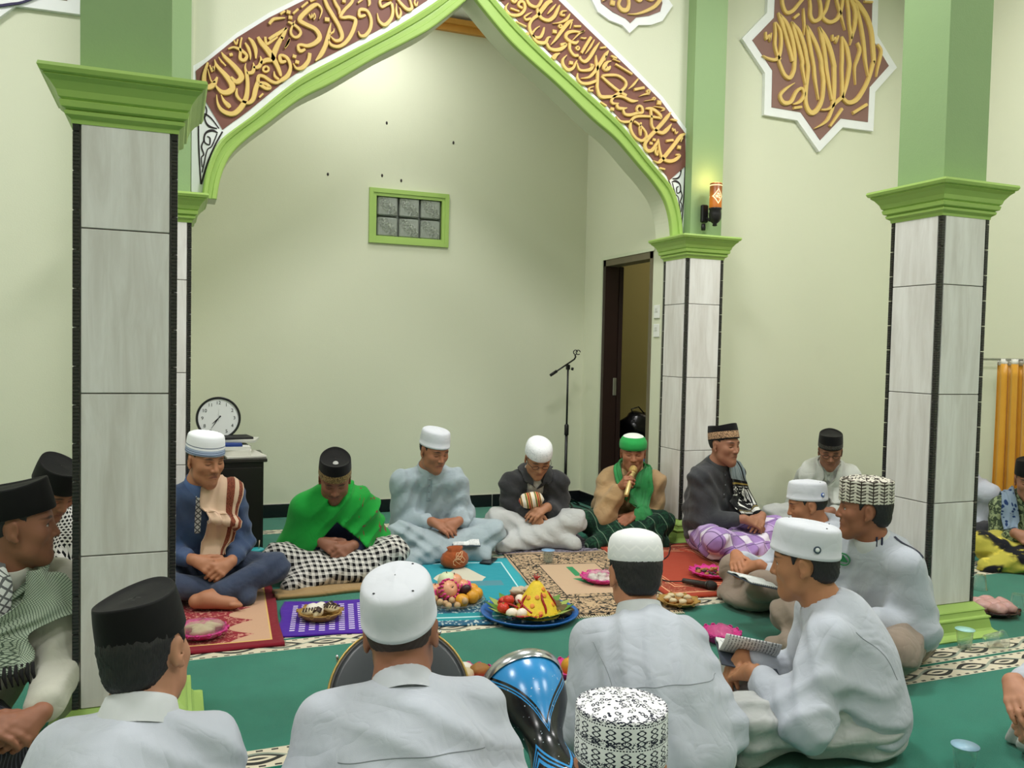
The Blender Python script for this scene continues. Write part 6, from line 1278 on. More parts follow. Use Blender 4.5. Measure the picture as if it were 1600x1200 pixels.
# ------------------------------------------------------------------ food
def ripple_dish(r, h, n, amp, base=0.55, th=0.004):
    """scalloped dish: V, F"""
    V = []; F = []; m = n*6; prof = [(0.02, 0.002, 0), (base, 0.002, 0), (base+0.15, 0.12*h, 0.1), (0.85, 0.6*h, 0.6), (1.0, h, 1.0)]
    prof = prof+[(q-0.03, z+th, a) for q, z, a in prof[::-1]]
    for q, z, a in prof:
        for j in range(m):
            g = 2*math.pi*j/m; rr = r*(max(q, 0.01)+a*amp*math.cos(n*g)); V.append((rr*math.cos(g), rr*math.sin(g), z+a*amp*0.3*r*math.cos(n*g)))
    for i in range(len(prof)-1):
        for j in range(m): F.append((i*m+j, i*m+(j+1) % m, i*m+m+(j+1) % m, i*m+m+j))
    return V, F
def lump(c, r, seed, nu=14, nv=9, amp=0.18):
    rg = random.Random(seed); ph = [rg.uniform(0, 6) for _ in range(5)]; mb = MB(); V = []; F = []
    for i in range(nv+1):
        for j in range(nu):
            th, ph_ = math.pi*i/nv, 2*math.pi*j/nu; d = Vector((math.sin(th)*math.cos(ph_), math.sin(th)*math.sin(ph_), -math.cos(th)))
            k = 1+amp*math.sin(3*d.x+ph[0]+2*d.z)*math.sin(4*d.y+ph[1])+amp*0.6*math.sin(7*d.z+ph[2]+5*d.x); V.append((c[0]+d.x*r[0]*k, c[1]+d.y*r[1]*k, c[2]+d.z*r[2]*k))
    for i in range(nv):
        for j in range(nu): F.append((i*nu+j, i*nu+(j+1) % nu, i*nu+nu+(j+1) % nu, i*nu+nu+j))
    return mb.add(V, F, True)
M_PINK = plain('plastic_magenta', '#D8398F', 0.35, var=0.08); M_WRAP = glass('clear_wrap', '#E9EEF0', 0.12, 0.35)
M_BREAD = plain('bread_pale', '#D9C7A0', 0.7, var=0.2, bump=0.3); M_CHOC = plain('chocolate', '#3A2318', 0.5, var=0.2, bump=0.4); M_SNACK = plain('fried_snack', '#A87436', 0.6, var=0.3, bump=0.4)
M_RATTAN = plain('rattan_tray', '#A8823F', 0.6, var=0.2, bump=0.4); M_WHITEFOOD = plain('white_food', '#E9E3D6', 0.6, var=0.1, bump=0.2)
def put(o, x, y, z=0.0, label=None, cat=None, group=None): o.location = (x, y, z); return tag(o, label, cat, group)
def basket(x, y, z, r, label, mat=M_PINK, n=14, h=0.03, amp=0.09, rot=0):
    e = empty('pink_basket' if mat is M_PINK else 'dish', (x, y, z), rot, label, 'basket' if mat is M_PINK else 'dish', 'pink scalloped baskets' if mat is M_PINK else None)
    V, F = ripple_dish(r, h, n, amp); MB().add(V, F, True).build('dish_body', mat, e)
    mb = MB()
    for k in range(n):
        a = 2*math.pi*k/n; mb.tube([(r*1.02*math.cos(a)+0.010*math.cos(b)*math.cos(a+1.57), r*1.02*math.sin(a)+0.010*math.cos(b)*math.sin(a+1.57), h+0.010*math.sin(b)*0.8) for b in [q*math.pi/4 for q in range(9)]], 0.0022, 5)
    o = mb.build('lace_rim', mat, e); o['kind'] = 'stuff'; return e
def piece(name, mb, mat, x, y, z, label, cat, group): o = mb.build(name, mat); o.location = (x, y, z); return tag(o, label, cat, group)
def wrap_cover(x, y, z, r, h, label, seed):
    rg = random.Random(seed); V = []; F = []; n, m = 26, 7; ph = [rg.uniform(0, 6) for _ in range(4)]
    for i in range(m+1):
        q = i/m
        for j in range(n):
            a = 2*math.pi*j/n; rr = r*math.sin(q*math.pi/2)*(1+0.05*math.sin(5*a+ph[0])); V.append((rr*math.cos(a), rr*math.sin(a), h*math.cos(q*math.pi/2)**0.8*(1+0.3*math.sin(3*a+ph[1]+5*q)*q)+0.006*math.sin(7*a+9*q+ph[2])*q))
    for i in range(m):
        for j in range(n): F.append((i*n+j, i*n+(j+1) % n, i*n+n+(j+1) % n, i*n+n+j)[::-1])
    return piece('plastic_wrap', MB().add(V, F, True), M_WRAP, x, y, z, label, 'wrap', 'clear plastic wraps')
# basket on the red mat
basket(0.12, 3.86, 0.012, 0.105, 'pink basket with wrapped pale bread on the red mat')
for k, (dx, dy, rx) in enumerate(((-0.03, 0.02, 0.045), (0.035, 0.02, 0.05), (0.0, -0.035, 0.05))): piece('bread_roll', lump((0, 0, 0), (rx, 0.026, 0.018), 30+k), M_BREAD, 0.12+dx, 3.86+dy, 0.042, 'pale bread roll in the basket on the red mat', 'bread', 'bread rolls on the red mat')
wrap_cover(0.12, 3.86, 0.032, 0.10, 0.05, 'clear plastic wrap over the bread on the red mat', 1)
# pastry basket on the purple cloth
basket(0.64, 3.96, 0.008, 0.105, 'shallow tan tray of pastries on the purple cloth', M_RATTAN, 9, 0.035, 0.05)
for k, (dx, dy, rr, m_) in enumerate(((-0.03, 0.035, 0.032, M_WHITEFOOD), (0.012, 0.045, 0.030, M_WHITEFOOD), (-0.012, 0.0, 0.028, M_WHITEFOOD))): piece('white_bun', lump((0, 0, 0), (rr, rr, 0.026), 40+k, amp=0.06), m_, 0.64+dx, 3.96+dy, 0.045, ('round white bun at the back left of the pastry tray', 'round white bun at the back of the pastry tray', 'small white bun in the middle of the pastry tray')[k], 'bun', 'white buns')
for k, (dx, dy) in enumerate(((-0.055, -0.025), (-0.02, -0.045), (0.055, 0.0), (0.045, 0.035))): 
    e = empty('chocolate_pastry', (0.64+dx, 3.96+dy, 0.035), k*1.3, ('chocolate pastry at the left end of the tray', 'chocolate pastry at the front of the tray', 'chocolate pastry right of the white buns', 'rolled chocolate pastry on the pile top')[k], 'pastry', 'chocolate pastries')
    lump((0, 0, 0.012), (0.034, 0.022, 0.018), 50+k).build('dough', M_BREAD, e); mb = MB()
    for q in range(5): mb.tube([(-0.03+0.013*q, -0.018, 0.024), (-0.024+0.013*q, 0, 0.033), (-0.02+0.013*q, 0.018, 0.022)], 0.0035, 6)
    mb.build('chocolate_drizzle', M_CHOC, e)
# fruit plate
e = empty('fruit_plate', (1.30, 4.0, 0.01), 0, 'clear glass plate under the fruit', 'plate'); V, F = ripple_dish(0.165, 0.022, 16, 0.02, 0.6); MB().add(V, F, True).build('plate_body', glass('glass_plate', '#DCE8E4', 0.05, 0.4), e)
M_APPLE = plain('apple_skin', '#EBA67E', 0.3, var=0.2); M_ORNG = plain('orange_skin', '#E0A02C', 0.4, var=0.12, bump=0.15, bscale=200); M_LONG = plain('longan_skin', '#C9A57A', 0.7, var=0.15, bump=0.2); M_AVO = plain('avocado_skin', '#3A1E26', 0.45, var=0.2); M_MEL = plain('melon_skin', '#D7E0B8', 0.5, var=0.1); M_NET = plain('foam_net_pink', '#E0418A', 0.7)
def fruit(name, dx, dy, z, r, m_, label, grp, net=False, stem=True):
    e = empty(name, (1.30+dx, 4.0+dy, z), random.uniform(0, 6), label, name, grp); prof = [(0.002, -0.9), (0.35, -0.97), (0.75, -0.72), (0.98, -0.2), (1.0, 0.15), (0.85, 0.62), (0.5, 0.9), (0.2, 0.92), (0.03, 0.82)]
    MB().lathe([(a*r, b*r) for a, b in prof], 20).build('flesh', m_, e)
    if stem: MB().tube([(0, 0, 0.8*r), (0.003, 0, 0.95*r), (0.006, 0.003, 1.06*r)], 0.0022, 6).build('stem', M_CHOC, e)
    if net:
        mb = MB()
        for k in range(14):
            a = 2*math.pi*k/14; mb.tube([(r*1.04*math.cos(a), r*1.04*math.sin(a), -0.3*r), (r*1.12*math.cos(a+.1), r*1.12*math.sin(a+.1), 0.1*r), (r*1.04*math.cos(a), r*1.04*math.sin(a), 0.5*r), (r*0.98*math.cos(a+.15), r*0.98*math.sin(a+.15), 0.62*r)], 0.005, 6)
        mb.build('foam_net', M_NET, e)
    return e
f_ = fruit('apple', -0.035, -0.03, 0.085, 0.046, M_APPLE, 'apple in a pink foam net at the front of the fruit plate', 'apples', True); f_.rotation_euler = (R(58), 0, 0.3)
fruit('apple', 0.02, 0.045, 0.10, 0.044, M_APPLE, 'apple at the back of the fruit plate', 'apples'); fruit('apple', 0.055, 0.03, 0.075, 0.042, M_APPLE, 'apple half in a pink net right of the front apple', 'apples', True); fruit('apple', -0.085, 0.03, 0.06, 0.044, M_APPLE, 'apple in pink net at the left of the fruit plate', 'apples', True)
fruit('melon', -0.015, 0.05, 0.105, 0.048, M_MEL, 'pale green melon at the back of the fruit plate', None)
for k, (dx, dy, z, r) in enumerate(((0.085, -0.055, 0.048, 0.034), (0.02, -0.085, 0.042, 0.034), (0.12, -0.02, 0.05, 0.032), (0.115, 0.035, 0.055, 0.033))): fruit('orange', dx, dy, z, r, M_ORNG, ('yellow orange right of the avocado', 'yellow orange at the front of the fruit plate', 'yellow orange at the right rim of the fruit plate', 'yellow orange at the back right of the fruit plate')[k], 'oranges', stem=False)
o = MB().ell((0, 0, 0), (0.026, 0.022, 0.034), 16, 10).build('avocado', M_AVO); put(o, 1.355, 3.965, 0.078, 'dark purple avocado beside the netted apple', 'avocado'); o.rotation_euler = (0.6, 0.5, 0)
for k in range(11):
    a = -2.9+k*0.17; rr = 0.125-0.035*(k % 2); o = MB().ell((0, 0, 0), (0.0165,)*3, 10, 8).build('longan', M_LONG); put(o, 1.30+rr*math.cos(a)-0.02, 4.0+rr*math.sin(a), 0.034+0.016*(k % 3 == 1), 'small round tan longan at the front of the fruit plate', 'longan', 'longans on the fruit plate')
# cone of yellow rice on a blue tray
TX, TY = 1.59, 3.70
e = empty('blue_tray', (TX, TY, 0.0), 0, 'round blue plastic tray under the yellow rice cone', 'tray'); M_BLUE = plain('plastic_blue', '#1F5FA8', 0.3, var=0.08)
MB().lathe([(0.01, 0.004), (0.17, 0.004), (0.185, 0.012), (0.215, 0.030), (0.232, 0.036), (0.236, 0.034), (0.234, 0.028), (0.21, 0.018), (0.19, 0.0), (0.01, 0.0)], 56).build('tray_body', M_BLUE, e)
M_LEAF = plain('banana_leaf', '#5C8A33', 0.45, var=0.25, bump=0.2); M_LEAF2 = plain('banana_leaf_inside', '#9DB05A', 0.5, var=0.2)
for k in range(16):
    a = 2*math.pi*k/16; V = []; F = []
    for i in range(6):
        q = i/5; w2 = 0.060*(1-q)**0.8; rr = 0.110+0.105*q; zz = 0.016+0.046*q**1.2
        for sgn in (-1, 0, 1): V.append((rr, sgn*w2, zz+0.004*(1-abs(sgn))*(1-q)))
    for i in range(5):
        for j in (0, 1): F.append((i*3+j, i*3+3+j, i*3+4+j, i*3+1+j))
    V2 = [(x, y, z+0.002) for x, y, z in V]; n0 = len(V); F2 = [tuple(q+n0 for q in f) for f in F]; Fb = [f[::-1] for f in F]
    o = MB().add(V+V2, Fb+F2, True).build('banana_leaf', M_LEAF if k % 2 else M_LEAF2); o.location = (TX, TY, 0.005+0.002*(k % 2)); o.rotation_euler = (0, 0, a); tag(o, 'pointed banana leaf piece lining the blue tray', 'leaf', 'banana leaf points on the blue tray')
M_RICE = plain('yellow_rice', '#F2D033', 0.6, var=0.12, bump=0.6, bscale=220); M_CHILI = plain('red_chili', '#A3161A', 0.25, var=0.1); M_CARROT = plain('carrot', '#F0953A', 0.5, var=0.1)
e = empty('rice_cone', (TX+0.025, TY-0.02, 0.02), 0, 'cone of yellow rice with chili strips and carrot slices', 'rice')
mb = MB(); prof = [(0.115, 0.0), (0.11, 0.012), (0.09, 0.045), (0.07, 0.078), (0.05, 0.11), (0.03, 0.142), (0.016, 0.157), (0.003, 0.162)]; mb.lathe(prof, 36).build('rice', M_RICE, e)
def oncone(a, z, lift=0.003): rr = np.interp(z, [p[1] for p in prof], [p[0] for p in prof])+lift; return Vector((rr*math.cos(a), rr*math.sin(a), z))
cone_nm = Matrix.Rotation
for k, (a, z) in enumerate(((-2.2, 0.06), (-1.75, 0.03), (-1.9, 0.095), (-1.25, 0.10), (-0.75, 0.055), (-1.05, 0.125), (-2.6, 0.09))):
    p = oncone(a, z, 0.0); m_ = Vector((math.cos(a), math.sin(a), 0.6)).normalized().to_track_quat('Z', 'Y').to_matrix(); MB().lathe([(0.011, -0.002), (0.011, 0.003), (0.009, 0.004), (0.001, 0.004)], 12, p, 1, 1, m_).build('carrot_slice', M_CARROT, e)
for a, z0, z1 in ((-1.5, 0.03, 0.115), (-0.35, 0.04, 0.11), (-2.9, 0.02, 0.10)): MB().tube([oncone(a+0.05*math.sin(k*1.1), z0+(z1-z0)*k/6, 0.003) for k in range(7)], [0.003, 0.0055, 0.006, 0.006, 0.006, 0.005, 0.002], 8).build('chili_strip', M_CHILI, e)
mb = MB()
for k in range(7): mb.tube([(0, 0, 0.155), (0.006*math.cos(k), 0.006*math.sin(k), 0.175), (0.02*math.cos(k*0.9), 0.02*math.sin(k*0.9), 0.182+0.01*math.sin(k))], [0.004, 0.004, 0.001], 6)
mb.build('chili_flower', M_CHILI, e)
M_TOM = plain('tomato', '#D23A28', 0.25, var=0.12); M_EGG = plain('boiled_egg', '#F0E2D2', 0.35, var=0.05); M_MEAT = plain('fried_meat', '#6A3F1C', 0.5, var=0.35, bump=0.6); M_SHRED = plain('shredded_coconut', '#6B5A34', 0.8, var=0.3, bump=0.6); M_MUSH = plain('mushroom', '#C9B9A2', 0.6, var=0.15)
for k, (dx, dy, z, r) in enumerate(((-0.115, 0.045, 0.066, 0.032), (-0.135, 0.0, 0.056, 0.031), (-0.09, 0.085, 0.060, 0.031), (-0.10, 0.02, 0.086, 0.028))):
    e = empty('tomato', (TX+dx, TY+dy, z), k, ('tomato at the back of the tray left side', 'tomato at the left rim of the tray', 'tomato furthest back on the tray', 'tomato on top of the tomato heap')[k], 'tomato', 'tomatoes on the tray'); MB().lathe([(0.002, -0.8*r), (0.7*r, -0.65*r), (r, 0.0), (0.75*r, 0.62*r), (0.3*r, 0.78*r), (0.02*r, 0.70*r)], 18).build('flesh', M_TOM, e); MB().ell((0, 0, 0.74*r), (0.006, 0.006, 0.003), 8, 5).build('stem', M_LEAF, e)
for k, (dx, dy, z) in enumerate(((-0.115, -0.062, 0.048), (-0.075, -0.085, 0.050), (-0.045, 0.015, 0.085), (0.085, 0.105, 0.085))): o = MB().ell((0, 0, 0), (0.030, 0.024, 0.024), 16, 10).build('egg', M_EGG); put(o, TX+dx, TY+dy, z, ('boiled egg at the front left of the tray', 'boiled egg right of the front left egg', 'boiled egg behind the rice cone left side', 'boiled egg at the back of the tray')[k], 'egg', 'boiled eggs on the tray'); o.rotation_euler = (0, 0, 0.6*k)
rg = random.Random(5)
for k in range(16):
    a = rg.uniform(1.2, 2.6); rr = rg.uniform(0.05, 0.14); o = lump((0, 0, 0), (rg.uniform(.018, .028), rg.uniform(.014, .02), .014), 100+k, 10, 7).build('fried_meat_piece', M_MEAT); put(o, TX+rr*math.cos(a)*0.8+0.0, TY+rr*math.sin(a), 0.045+0.045*rg.random()*(1.1-abs(a-1.9)), 'brown fried meat piece behind the rice cone', 'meat', 'fried meat behind the rice cone')
for k, (dx, dy, z) in enumerate(((0.05, 0.12, 0.095), (0.0, 0.13, 0.09), (0.09, 0.07, 0.08), (-0.03, 0.10, 0.10))): o = lump((0, 0, 0), (0.034, 0.028, 0.02), 130+k, amp=0.22).build('mushroom_fritter', M_MUSH); put(o, TX+dx, TY+dy, z, ('pale fritter at the back of the tray', 'pale fritter behind the tomatoes', 'pale fritter right of the cone tip', 'pale fritter on top of the heap')[k], 'fritter', 'pale fritters on the tray')
for k in range(6):
    a = -0.4+0.25*k; o = lump((0, 0, 0), (0.05, 0.032, 0.02), 140+k, amp=0.25).build('shredded_meat_heap', M_SHRED); put(o, TX+0.155*math.cos(a), TY+0.155*math.sin(a), 0.035, 'brown shredded heap on the right side of the tray', 'food', 'brown shredded food on the tray'); o.rotation_euler = (0, 0, a)
for k, (pts) in enumerate(([(-0.13, -0.10, 0.04), (-0.08, -0.12, 0.045), (-0.02, -0.135, 0.04), (0.01, -0.125, 0.045)], [(-0.06, 0.0, 0.09), (-0.055, -0.05, 0.075), (-0.03, -0.10, 0.05)], [(-0.14, 0.04, 0.08), (-0.10, -0.03, 0.075), (-0.085, -0.06, 0.07)])): o = MB().tube([Vector(p) for p in smooth_curve(pts, 5)], 0.0055, 8).build('red_chili', M_CHILI); put(o, TX, TY, 0, ('long red chili lying along the front rim of the tray', 'long red chili left of the rice cone', 'long red chili over the tomatoes')[k], 'chili', 'red chilies on the tray')
mb = MB()
for k in range(150):
    a = rg.uniform(-2.6, 0.2); r0 = rg.uniform(0.105, 0.150); p = Vector((r0*math.cos(a), r0*math.sin(a), 0.03+rg.random()*0.014)); b = rg.uniform(0, 3); d_ = Vector((math.cos(b), math.sin(b), rg.uniform(-.2, .2)))*0.013; mb.tube([p-d_, p+Vector((0, 0, 0.004)), p+d_], 0.0014, 4)
o = mb.build('omelette_shreds', M_RICE); o.location = (TX, TY, 0.002); tag(o, 'thin yellow omelette shreds around the rice cone', 'food', kind='stuff')
# other baskets and dishes
basket(2.86, 4.03, 0.014, 0.125, 'pink basket of brown snacks on the rust red mat')
for k in range(22):
    a = rg.uniform(0, 6.28); rr = 0.085*math.sqrt(rg.random()); o = lump((0, 0, 0), (0.016, 0.011, 0.009), 200+k, 9, 6).build('fried_snack', M_SNACK if k % 3 else M_CHOC); put(o, 2.86+rr*math.cos(a), 4.03+rr*math.sin(a), 0.032+0.016*rg.random(), 'small brown snack in the pink basket on the rust mat', 'snack', 'snacks on the rust mat')
basket(2.20, 4.12, 0.012, 0.115, 'pink basket under clear wrap on the tan mat')
for k in range(9):
    a = k*0.7; o = lump((0, 0, 0), (0.024, 0.018, 0.014), 240+k, 9, 6).build('wrapped_sweet', M_WHITEFOOD); put(o, 2.20+0.055*math.cos(a)*(k > 0), 4.12+0.055*math.sin(a)*(k > 0), 0.034, 'pale wrapped sweet in the basket on the tan mat', 'sweet', 'wrapped sweets on the tan mat')
wrap_cover(2.20, 4.12, 0.034, 0.105, 0.035, 'clear wrap over the pale sweets on the tan mat', 2)
basket(2.38, 3.63, 0.012, 0.105, 'tan dish of pale crumbly sweets at the carpet border', M_RATTAN, 9, 0.022, 0.05)
for k in range(12):
    a = k*0.9; o = lump((0, 0, 0), (0.022, 0.018, 0.013), 260+k, 9, 6).build('crumbly_sweet', M_BREAD if k % 2 else M_SNACK); put(o, 2.38+0.055*math.cos(a)*(k > 0), 3.63+0.055*math.sin(a)*(k > 0), 0.034+0.006*(k % 2), 'pale crumbly sweet in the tan dish', 'sweet', 'crumbly sweets in the tan dish')
basket(2.27, 3.12, 0.0, 0.088, 'pink lace basket on green carpet beside the reading youth', h=0.045); wrap_cover(2.27, 3.12, 0.03, 0.06, 0.045, 'crumpled clear wrap in the pink lace basket', 3)
basket(1.06, 3.02, 0.0, 0.10, 'pink basket behind the blue goblet drum, left', h=0.04); basket(1.47, 2.95, 0.0, 0.10, 'pink basket behind the blue goblet drum, right', h=0.04)
for k, (x, y, m_) in enumerate(((1.02, 3.0, M_BREAD), (1.10, 3.03, M_SNACK), (1.04, 3.06, M_WHITEFOOD))): piece('cake_piece', lump((0, 0, 0), (0.045, 0.032, 0.026), 280+k, amp=0.08), m_, x, y, 0.045, ('pale cake piece in the basket left of the drum', 'brown cake piece in the basket left of the drum', 'white cake piece in the basket left of the drum')[k], 'cake', 'cakes behind the drum')
for k, (x, y) in enumerate(((1.44, 2.94), (1.50, 2.97))): o = MB().ell((0, 0, 0), (0.036, 0.036, 0.034), 16, 10).build('peach', M_APPLE if k else M_ORNG); put(o, x, y, 0.05, ('yellow fruit in the basket right of the drum', 'pink fruit in the basket right of the drum')[k], 'fruit')
basket(0.42, 2.57, 0.0, 0.09, 'tan dish under a crumpled clear wrap by the near carpet border', M_RATTAN, 9, 0.02, 0.05); wrap_cover(0.42, 2.57, 0.02, 0.10, 0.055, 'crumpled clear wrap on the near carpet border', 4)
basket(3.84, 3.03, 0.0, 0.125, 'dark glazed dish with pink wrapped cakes beside the right column', plain('dark_glaze', '#3A1A1C', 0.25, var=0.2), 10, 0.03, 0.05)
M_PWRAP = plain('pink_wrap', '#D9A9A6', 0.25, var=0.15, bump=0.5)
for k in range(7):
    a = k*1.05; o = lump((0, 0, 0), (0.05, 0.042, 0.03), 300+k, amp=0.12).build('pink_cake', M_PWRAP); put(o, 3.84+0.065*math.cos(a)*(k > 0), 3.03+0.065*math.sin(a)*(k > 0), 0.045, 'pink wrapped cake in the dark dish by the right column', 'cake', 'pink cakes in the dark dish')

# ------------------------------------------------------------------ cups, phone, pouch, books, microphones
M_CUP = glass('clear_cup', '#EAF3F1', 0.04, 0.25, 1.12)
def cup(x, y, label, h=0.085, r0=0.026, r1=0.036, lid=None, inv=False, rot=None, z=0.0, water=False):
    e = empty('plastic_cup', (x, y, z), 0, label, 'cup', 'clear plastic cups'); prof = [(r0*0.9, 0.002), (r0, 0.0), (r0+0.002, 0.004), (r1, h-0.004), (r1+0.004, h-0.003), (r1+0.004, h), (r1-0.001, h), (r1-0.002, h-0.004), (r0-0.001, 0.005), (0.002, 0.004)]
    if inv: prof = [(a, h-b) for a, b in prof]
    MB().lathe(prof, 28, cap=False).build('cup_wall', M_CUP, e)
    if lid: MB().lathe([(r1+0.005, h-0.001), (r1+0.005, h+0.001), (0.002, h+0.0025)], 28).build('lid', lid, e)
    if water: MB().lathe([(r0-0.003, 0.006), (r1-0.008, h*0.72), (0.002, h*0.721)], 24).build('water', glass('water', '#D9EFEA', 0.0, 0.1, 1.2), e)
    if rot: e.rotation_euler = rot
    return e
M_LIDB = plain('lid_pale_blue', '#9CC3D9', 0.35, var=0.2); M_LIDT = plain('lid_teal', '#2FA6AE', 0.35)
cup(4.18, 3.38, 'upturned clear cup near the yellow sarong', inv=True); cup(4.02, 3.03, 'upturned clear cup right of the pink cakes', inv=True)
cup(3.26, 2.70, 'clear cup with pale teal lid standing at the right column plinth', lid=plain('lid_pale_teal', '#A9DCD6', 0.3)); cup(3.34, 2.66, 'clear cup lying on its side at the right column plinth', rot=(R(82), 0, R(70)), z=0.036)
cup(2.28, 1.87, 'clear cup with pale blue printed lid at the bottom right', lid=M_LIDB, water=True); cup(2.09, 4.60, 'clear cup of water on the tan prayer mat', z=0.010, lid=plain('lid_blue_print', '#7FA9D0', 0.3), water=True, h=0.075)
e = empty('tumbler', (0.445, 4.98, 0), 0, 'teal tumbler with lid behind the navy trousers', 'cup'); MB().lathe([(0.028, 0), (0.032, 0.004), (0.037, 0.10), (0.034, 0.10), (0.03, 0.006)], 24).build('tumbler_body', glass('teal_glass', '#3E6E7A', 0.1, 0.5), e); MB().lathe([(0.040, 0.10), (0.040, 0.115), (0.034, 0.119), (0.002, 0.119)], 24).build('lid', M_LIDT, e); MB().tube([(0.01, 0, 0.115), (0.013, 0, 0.165)], 0.003, 8).build('straw', plain('straw', '#C9B9A0', 0.5), e)
e = empty('mobile_phone', (1.755, 4.72, 0.012), R(-38), 'black mobile phone on the turquoise mat', 'phone'); MB().bbox((0, 0, 0.004), (0.07, 0.145, 0.008), 0.003).build('phone_body', plain('phone_black', '#0C0D10', 0.3), e); MB().box((0, 0, 0.0085), (0.064, 0.136, 0.0008)).build('screen', plain('phone_screen', '#15171C', 0.08), e)
# terracotta cloth pouch with cord
e = empty('drawstring_pouch', (1.525, 4.665, 0.012), 0.2, 'terracotta cloth pouch with pale cord on the turquoise mat', 'pouch'); M_POUCH = fabric('pouch_terracotta', '#A3532B'); V = []; F = []; n = 36
for i, (q, z) in enumerate(((0.02, 0.0), (0.75, 0.002), (0.98, 0.02), (1.0, 0.045), (0.88, 0.072), (0.62, 0.09), (0.50, 0.098), (0.58, 0.115), (0.45, 0.112), (0.3, 0.095))):
    for j in range(n): a = 2*math.pi*j/n; k = 1+0.05*math.sin(7*a+i)*(i > 2)+0.03*math.sin(3*a); V.append((0.085*q*k*math.cos(a), 0.065*q*k*math.sin(a), z))
for i in range(9):
    for j in range(n): F.append((i*n+j, i*n+(j+1) % n, i*n+n+(j+1) % n, i*n+n+j))
MB().add(V, F, True).build('pouch_body', M_POUCH, e); mb = MB()
for s_ in range(4): mb.tube([Vector((-0.02+0.03*math.sin(k*0.9+s_*1.3)+0.006*s_, -0.062-0.012*math.sin(k*0.5), 0.095-0.010*k+0.008*math.sin(k*1.7+s_))) for k in range(8)], 0.0022, 6)
mb.build('cord', plain('cord_pale', '#E0B48A', 0.8), e)
M_PAPER = NT('printed_page')
def _pg():
    t = M_PAPER; x, y, z = t.xyz(t.coord()); ln = t.ma('LESS_THAN', t.frac(y, 0.011), 0.42); n = t.ma('GREATER_THAN', t.noise(t.cxyz(t.ma('MULTIPLY', x, 260), t.ma('FLOOR', t.ma('DIVIDE', y, 0.011)), 0.0), 1.0, 1), 0.48); m = t.mul(ln, n, t.ma('LESS_THAN', t.ma('ABSOLUTE', y), 0.085), t.band(t.ma('ABSOLUTE', x), 0.015, 0.105)); return t.out(t.mix(t.mul(m, 0.75), hexc('#EDEFEE'), hexc('#55595C')), 0.8)
_pg()
def book(x, y, z, rz, tilt, label, w_=0.12, h_=0.18, lift=0.03, left_up=0.0, name='open_book'):
    e = empty(name, (x, y, z), 0, label, 'book', 'open books'); e.rotation_euler = Euler((tilt, 0, rz))
    for s_ in (-1, 1):
        V = []; F = []; n = 10
        for i in range(n+1):
            q = i/n; xx = s_*w_*q; zz = lift*math.sin(min(1, q*1.4)*math.pi)*0.35+(left_up if s_ < 0 else 0)*q**1.4
            for yy in (-h_/2, h_/2): V.append((xx*(1-0.25*(left_up > 0 and s_ < 0)*q), yy, zz+0.006))
        m0 = len(V); V += [(a, b, c-0.006) for a, b, c in V]
        for i in range(n): F.append((i*2, i*2+2, i*2+3, i*2+1)); F.append((m0+i*2+1, m0+i*2+3, m0+i*2+2, m0+i*2)); F.append((i*2, m0+i*2, m0+i*2+2, i*2+2)); F.append((i*2+3, m0+i*2+3, m0+i*2+1, i*2+1))
        F.append((2*n, m0+2*n, m0+2*n+1, 2*n+1)); MB().add(V, [f if s_ > 0 else f[::-1] for f in F], True).build('pages', M_PAPER.m, e)
    MB().bbox((0, 0, -0.003), (2*w_+0.006, h_+0.006, 0.005), 0.001).build('book_cover', plain('book_cover', '#3E4654', 0.6), e); return e
book(1.90, 2.46, 0.205, R(60), R(8), 'open book with printed pages on the lap of the white capped youth', 0.13, 0.19, 0.03, 0.09)
book(2.50, 3.20, 0.235, R(86), R(14), 'open booklet held by the boy with the blue badge', 0.10, 0.15, 0.02)
book(1.63, 4.78, 0.125, R(-14), R(12), 'thin booklet lying on the pouch before the pale robe', 0.08, 0.11, 0.006)
def microphone(name, p0, p1, label, body, head, wire=None):
    p0, p1 = Vector(p0), Vector(p1); d = (p1-p0); L = d.length; m = d.normalized().to_track_quat('Z', 'Y').to_matrix(); e = empty(name, p0, 0, label, 'microphone')
    MB().lathe([(0.013, 0), (0.0145, 0.004), (0.015, 0.03), (0.0185, L-0.05), (0.023, L-0.045), (0.023, L-0.038)], 20, (0, 0, 0), 1, 1, m).build('handle', body, e)
    MB().lathe([(0.022, L-0.038), (0.027, L-0.030), (0.028, L-0.012), (0.022, L+0.006), (0.012, L+0.014), (0.001, L+0.016)], 20, (0, 0, 0), 1, 1, m).build('grille', head, e); return e
M_GMIC = plain('mic_champagne', '#D9BE7E', 0.35, 0.4); M_GGR = plain('mic_grille_gold', '#C9A866', 0.4, 0.5, bump=0.8, bscale=500)
H7 = I7['root']; fw7 = Vector((math.cos(R(-112)), math.sin(R(-112)), 0)); rt7 = Vector((math.sin(R(-112)), -math.cos(R(-112)), 0)); base7 = Vector((H7.location.x, H7.location.y, 0))
def loc7(x, y, z): return base7+rt7*x+fw7*y+Vector((0, 0, z))
mouth = Vector(I7['hc']+I7['Rh']@A3(0.0, 0.122, -0.062)); h7 = I7['HD'][0]; grip = Vector(h7[0]+unit(h7[1])*0.088-unit(h7[2])*0.030); ax7 = (mouth-grip).normalized(); lo7 = grip-ax7*0.11
microphone('microphone', loc7(*lo7), loc7(*mouth), 'champagne gold microphone held to the mouth of the green turbaned man', M_GMIC, M_GGR)
mc = microphone('microphone', (2.60, 3.93, 0.034), (2.70, 3.78, 0.034), 'black microphone lying on the rust red mat', plain('mic_black', '#2A2320', 0.4), plain('mic_grille_black', '#1A1614', 0.5, bump=0.8, bscale=500))
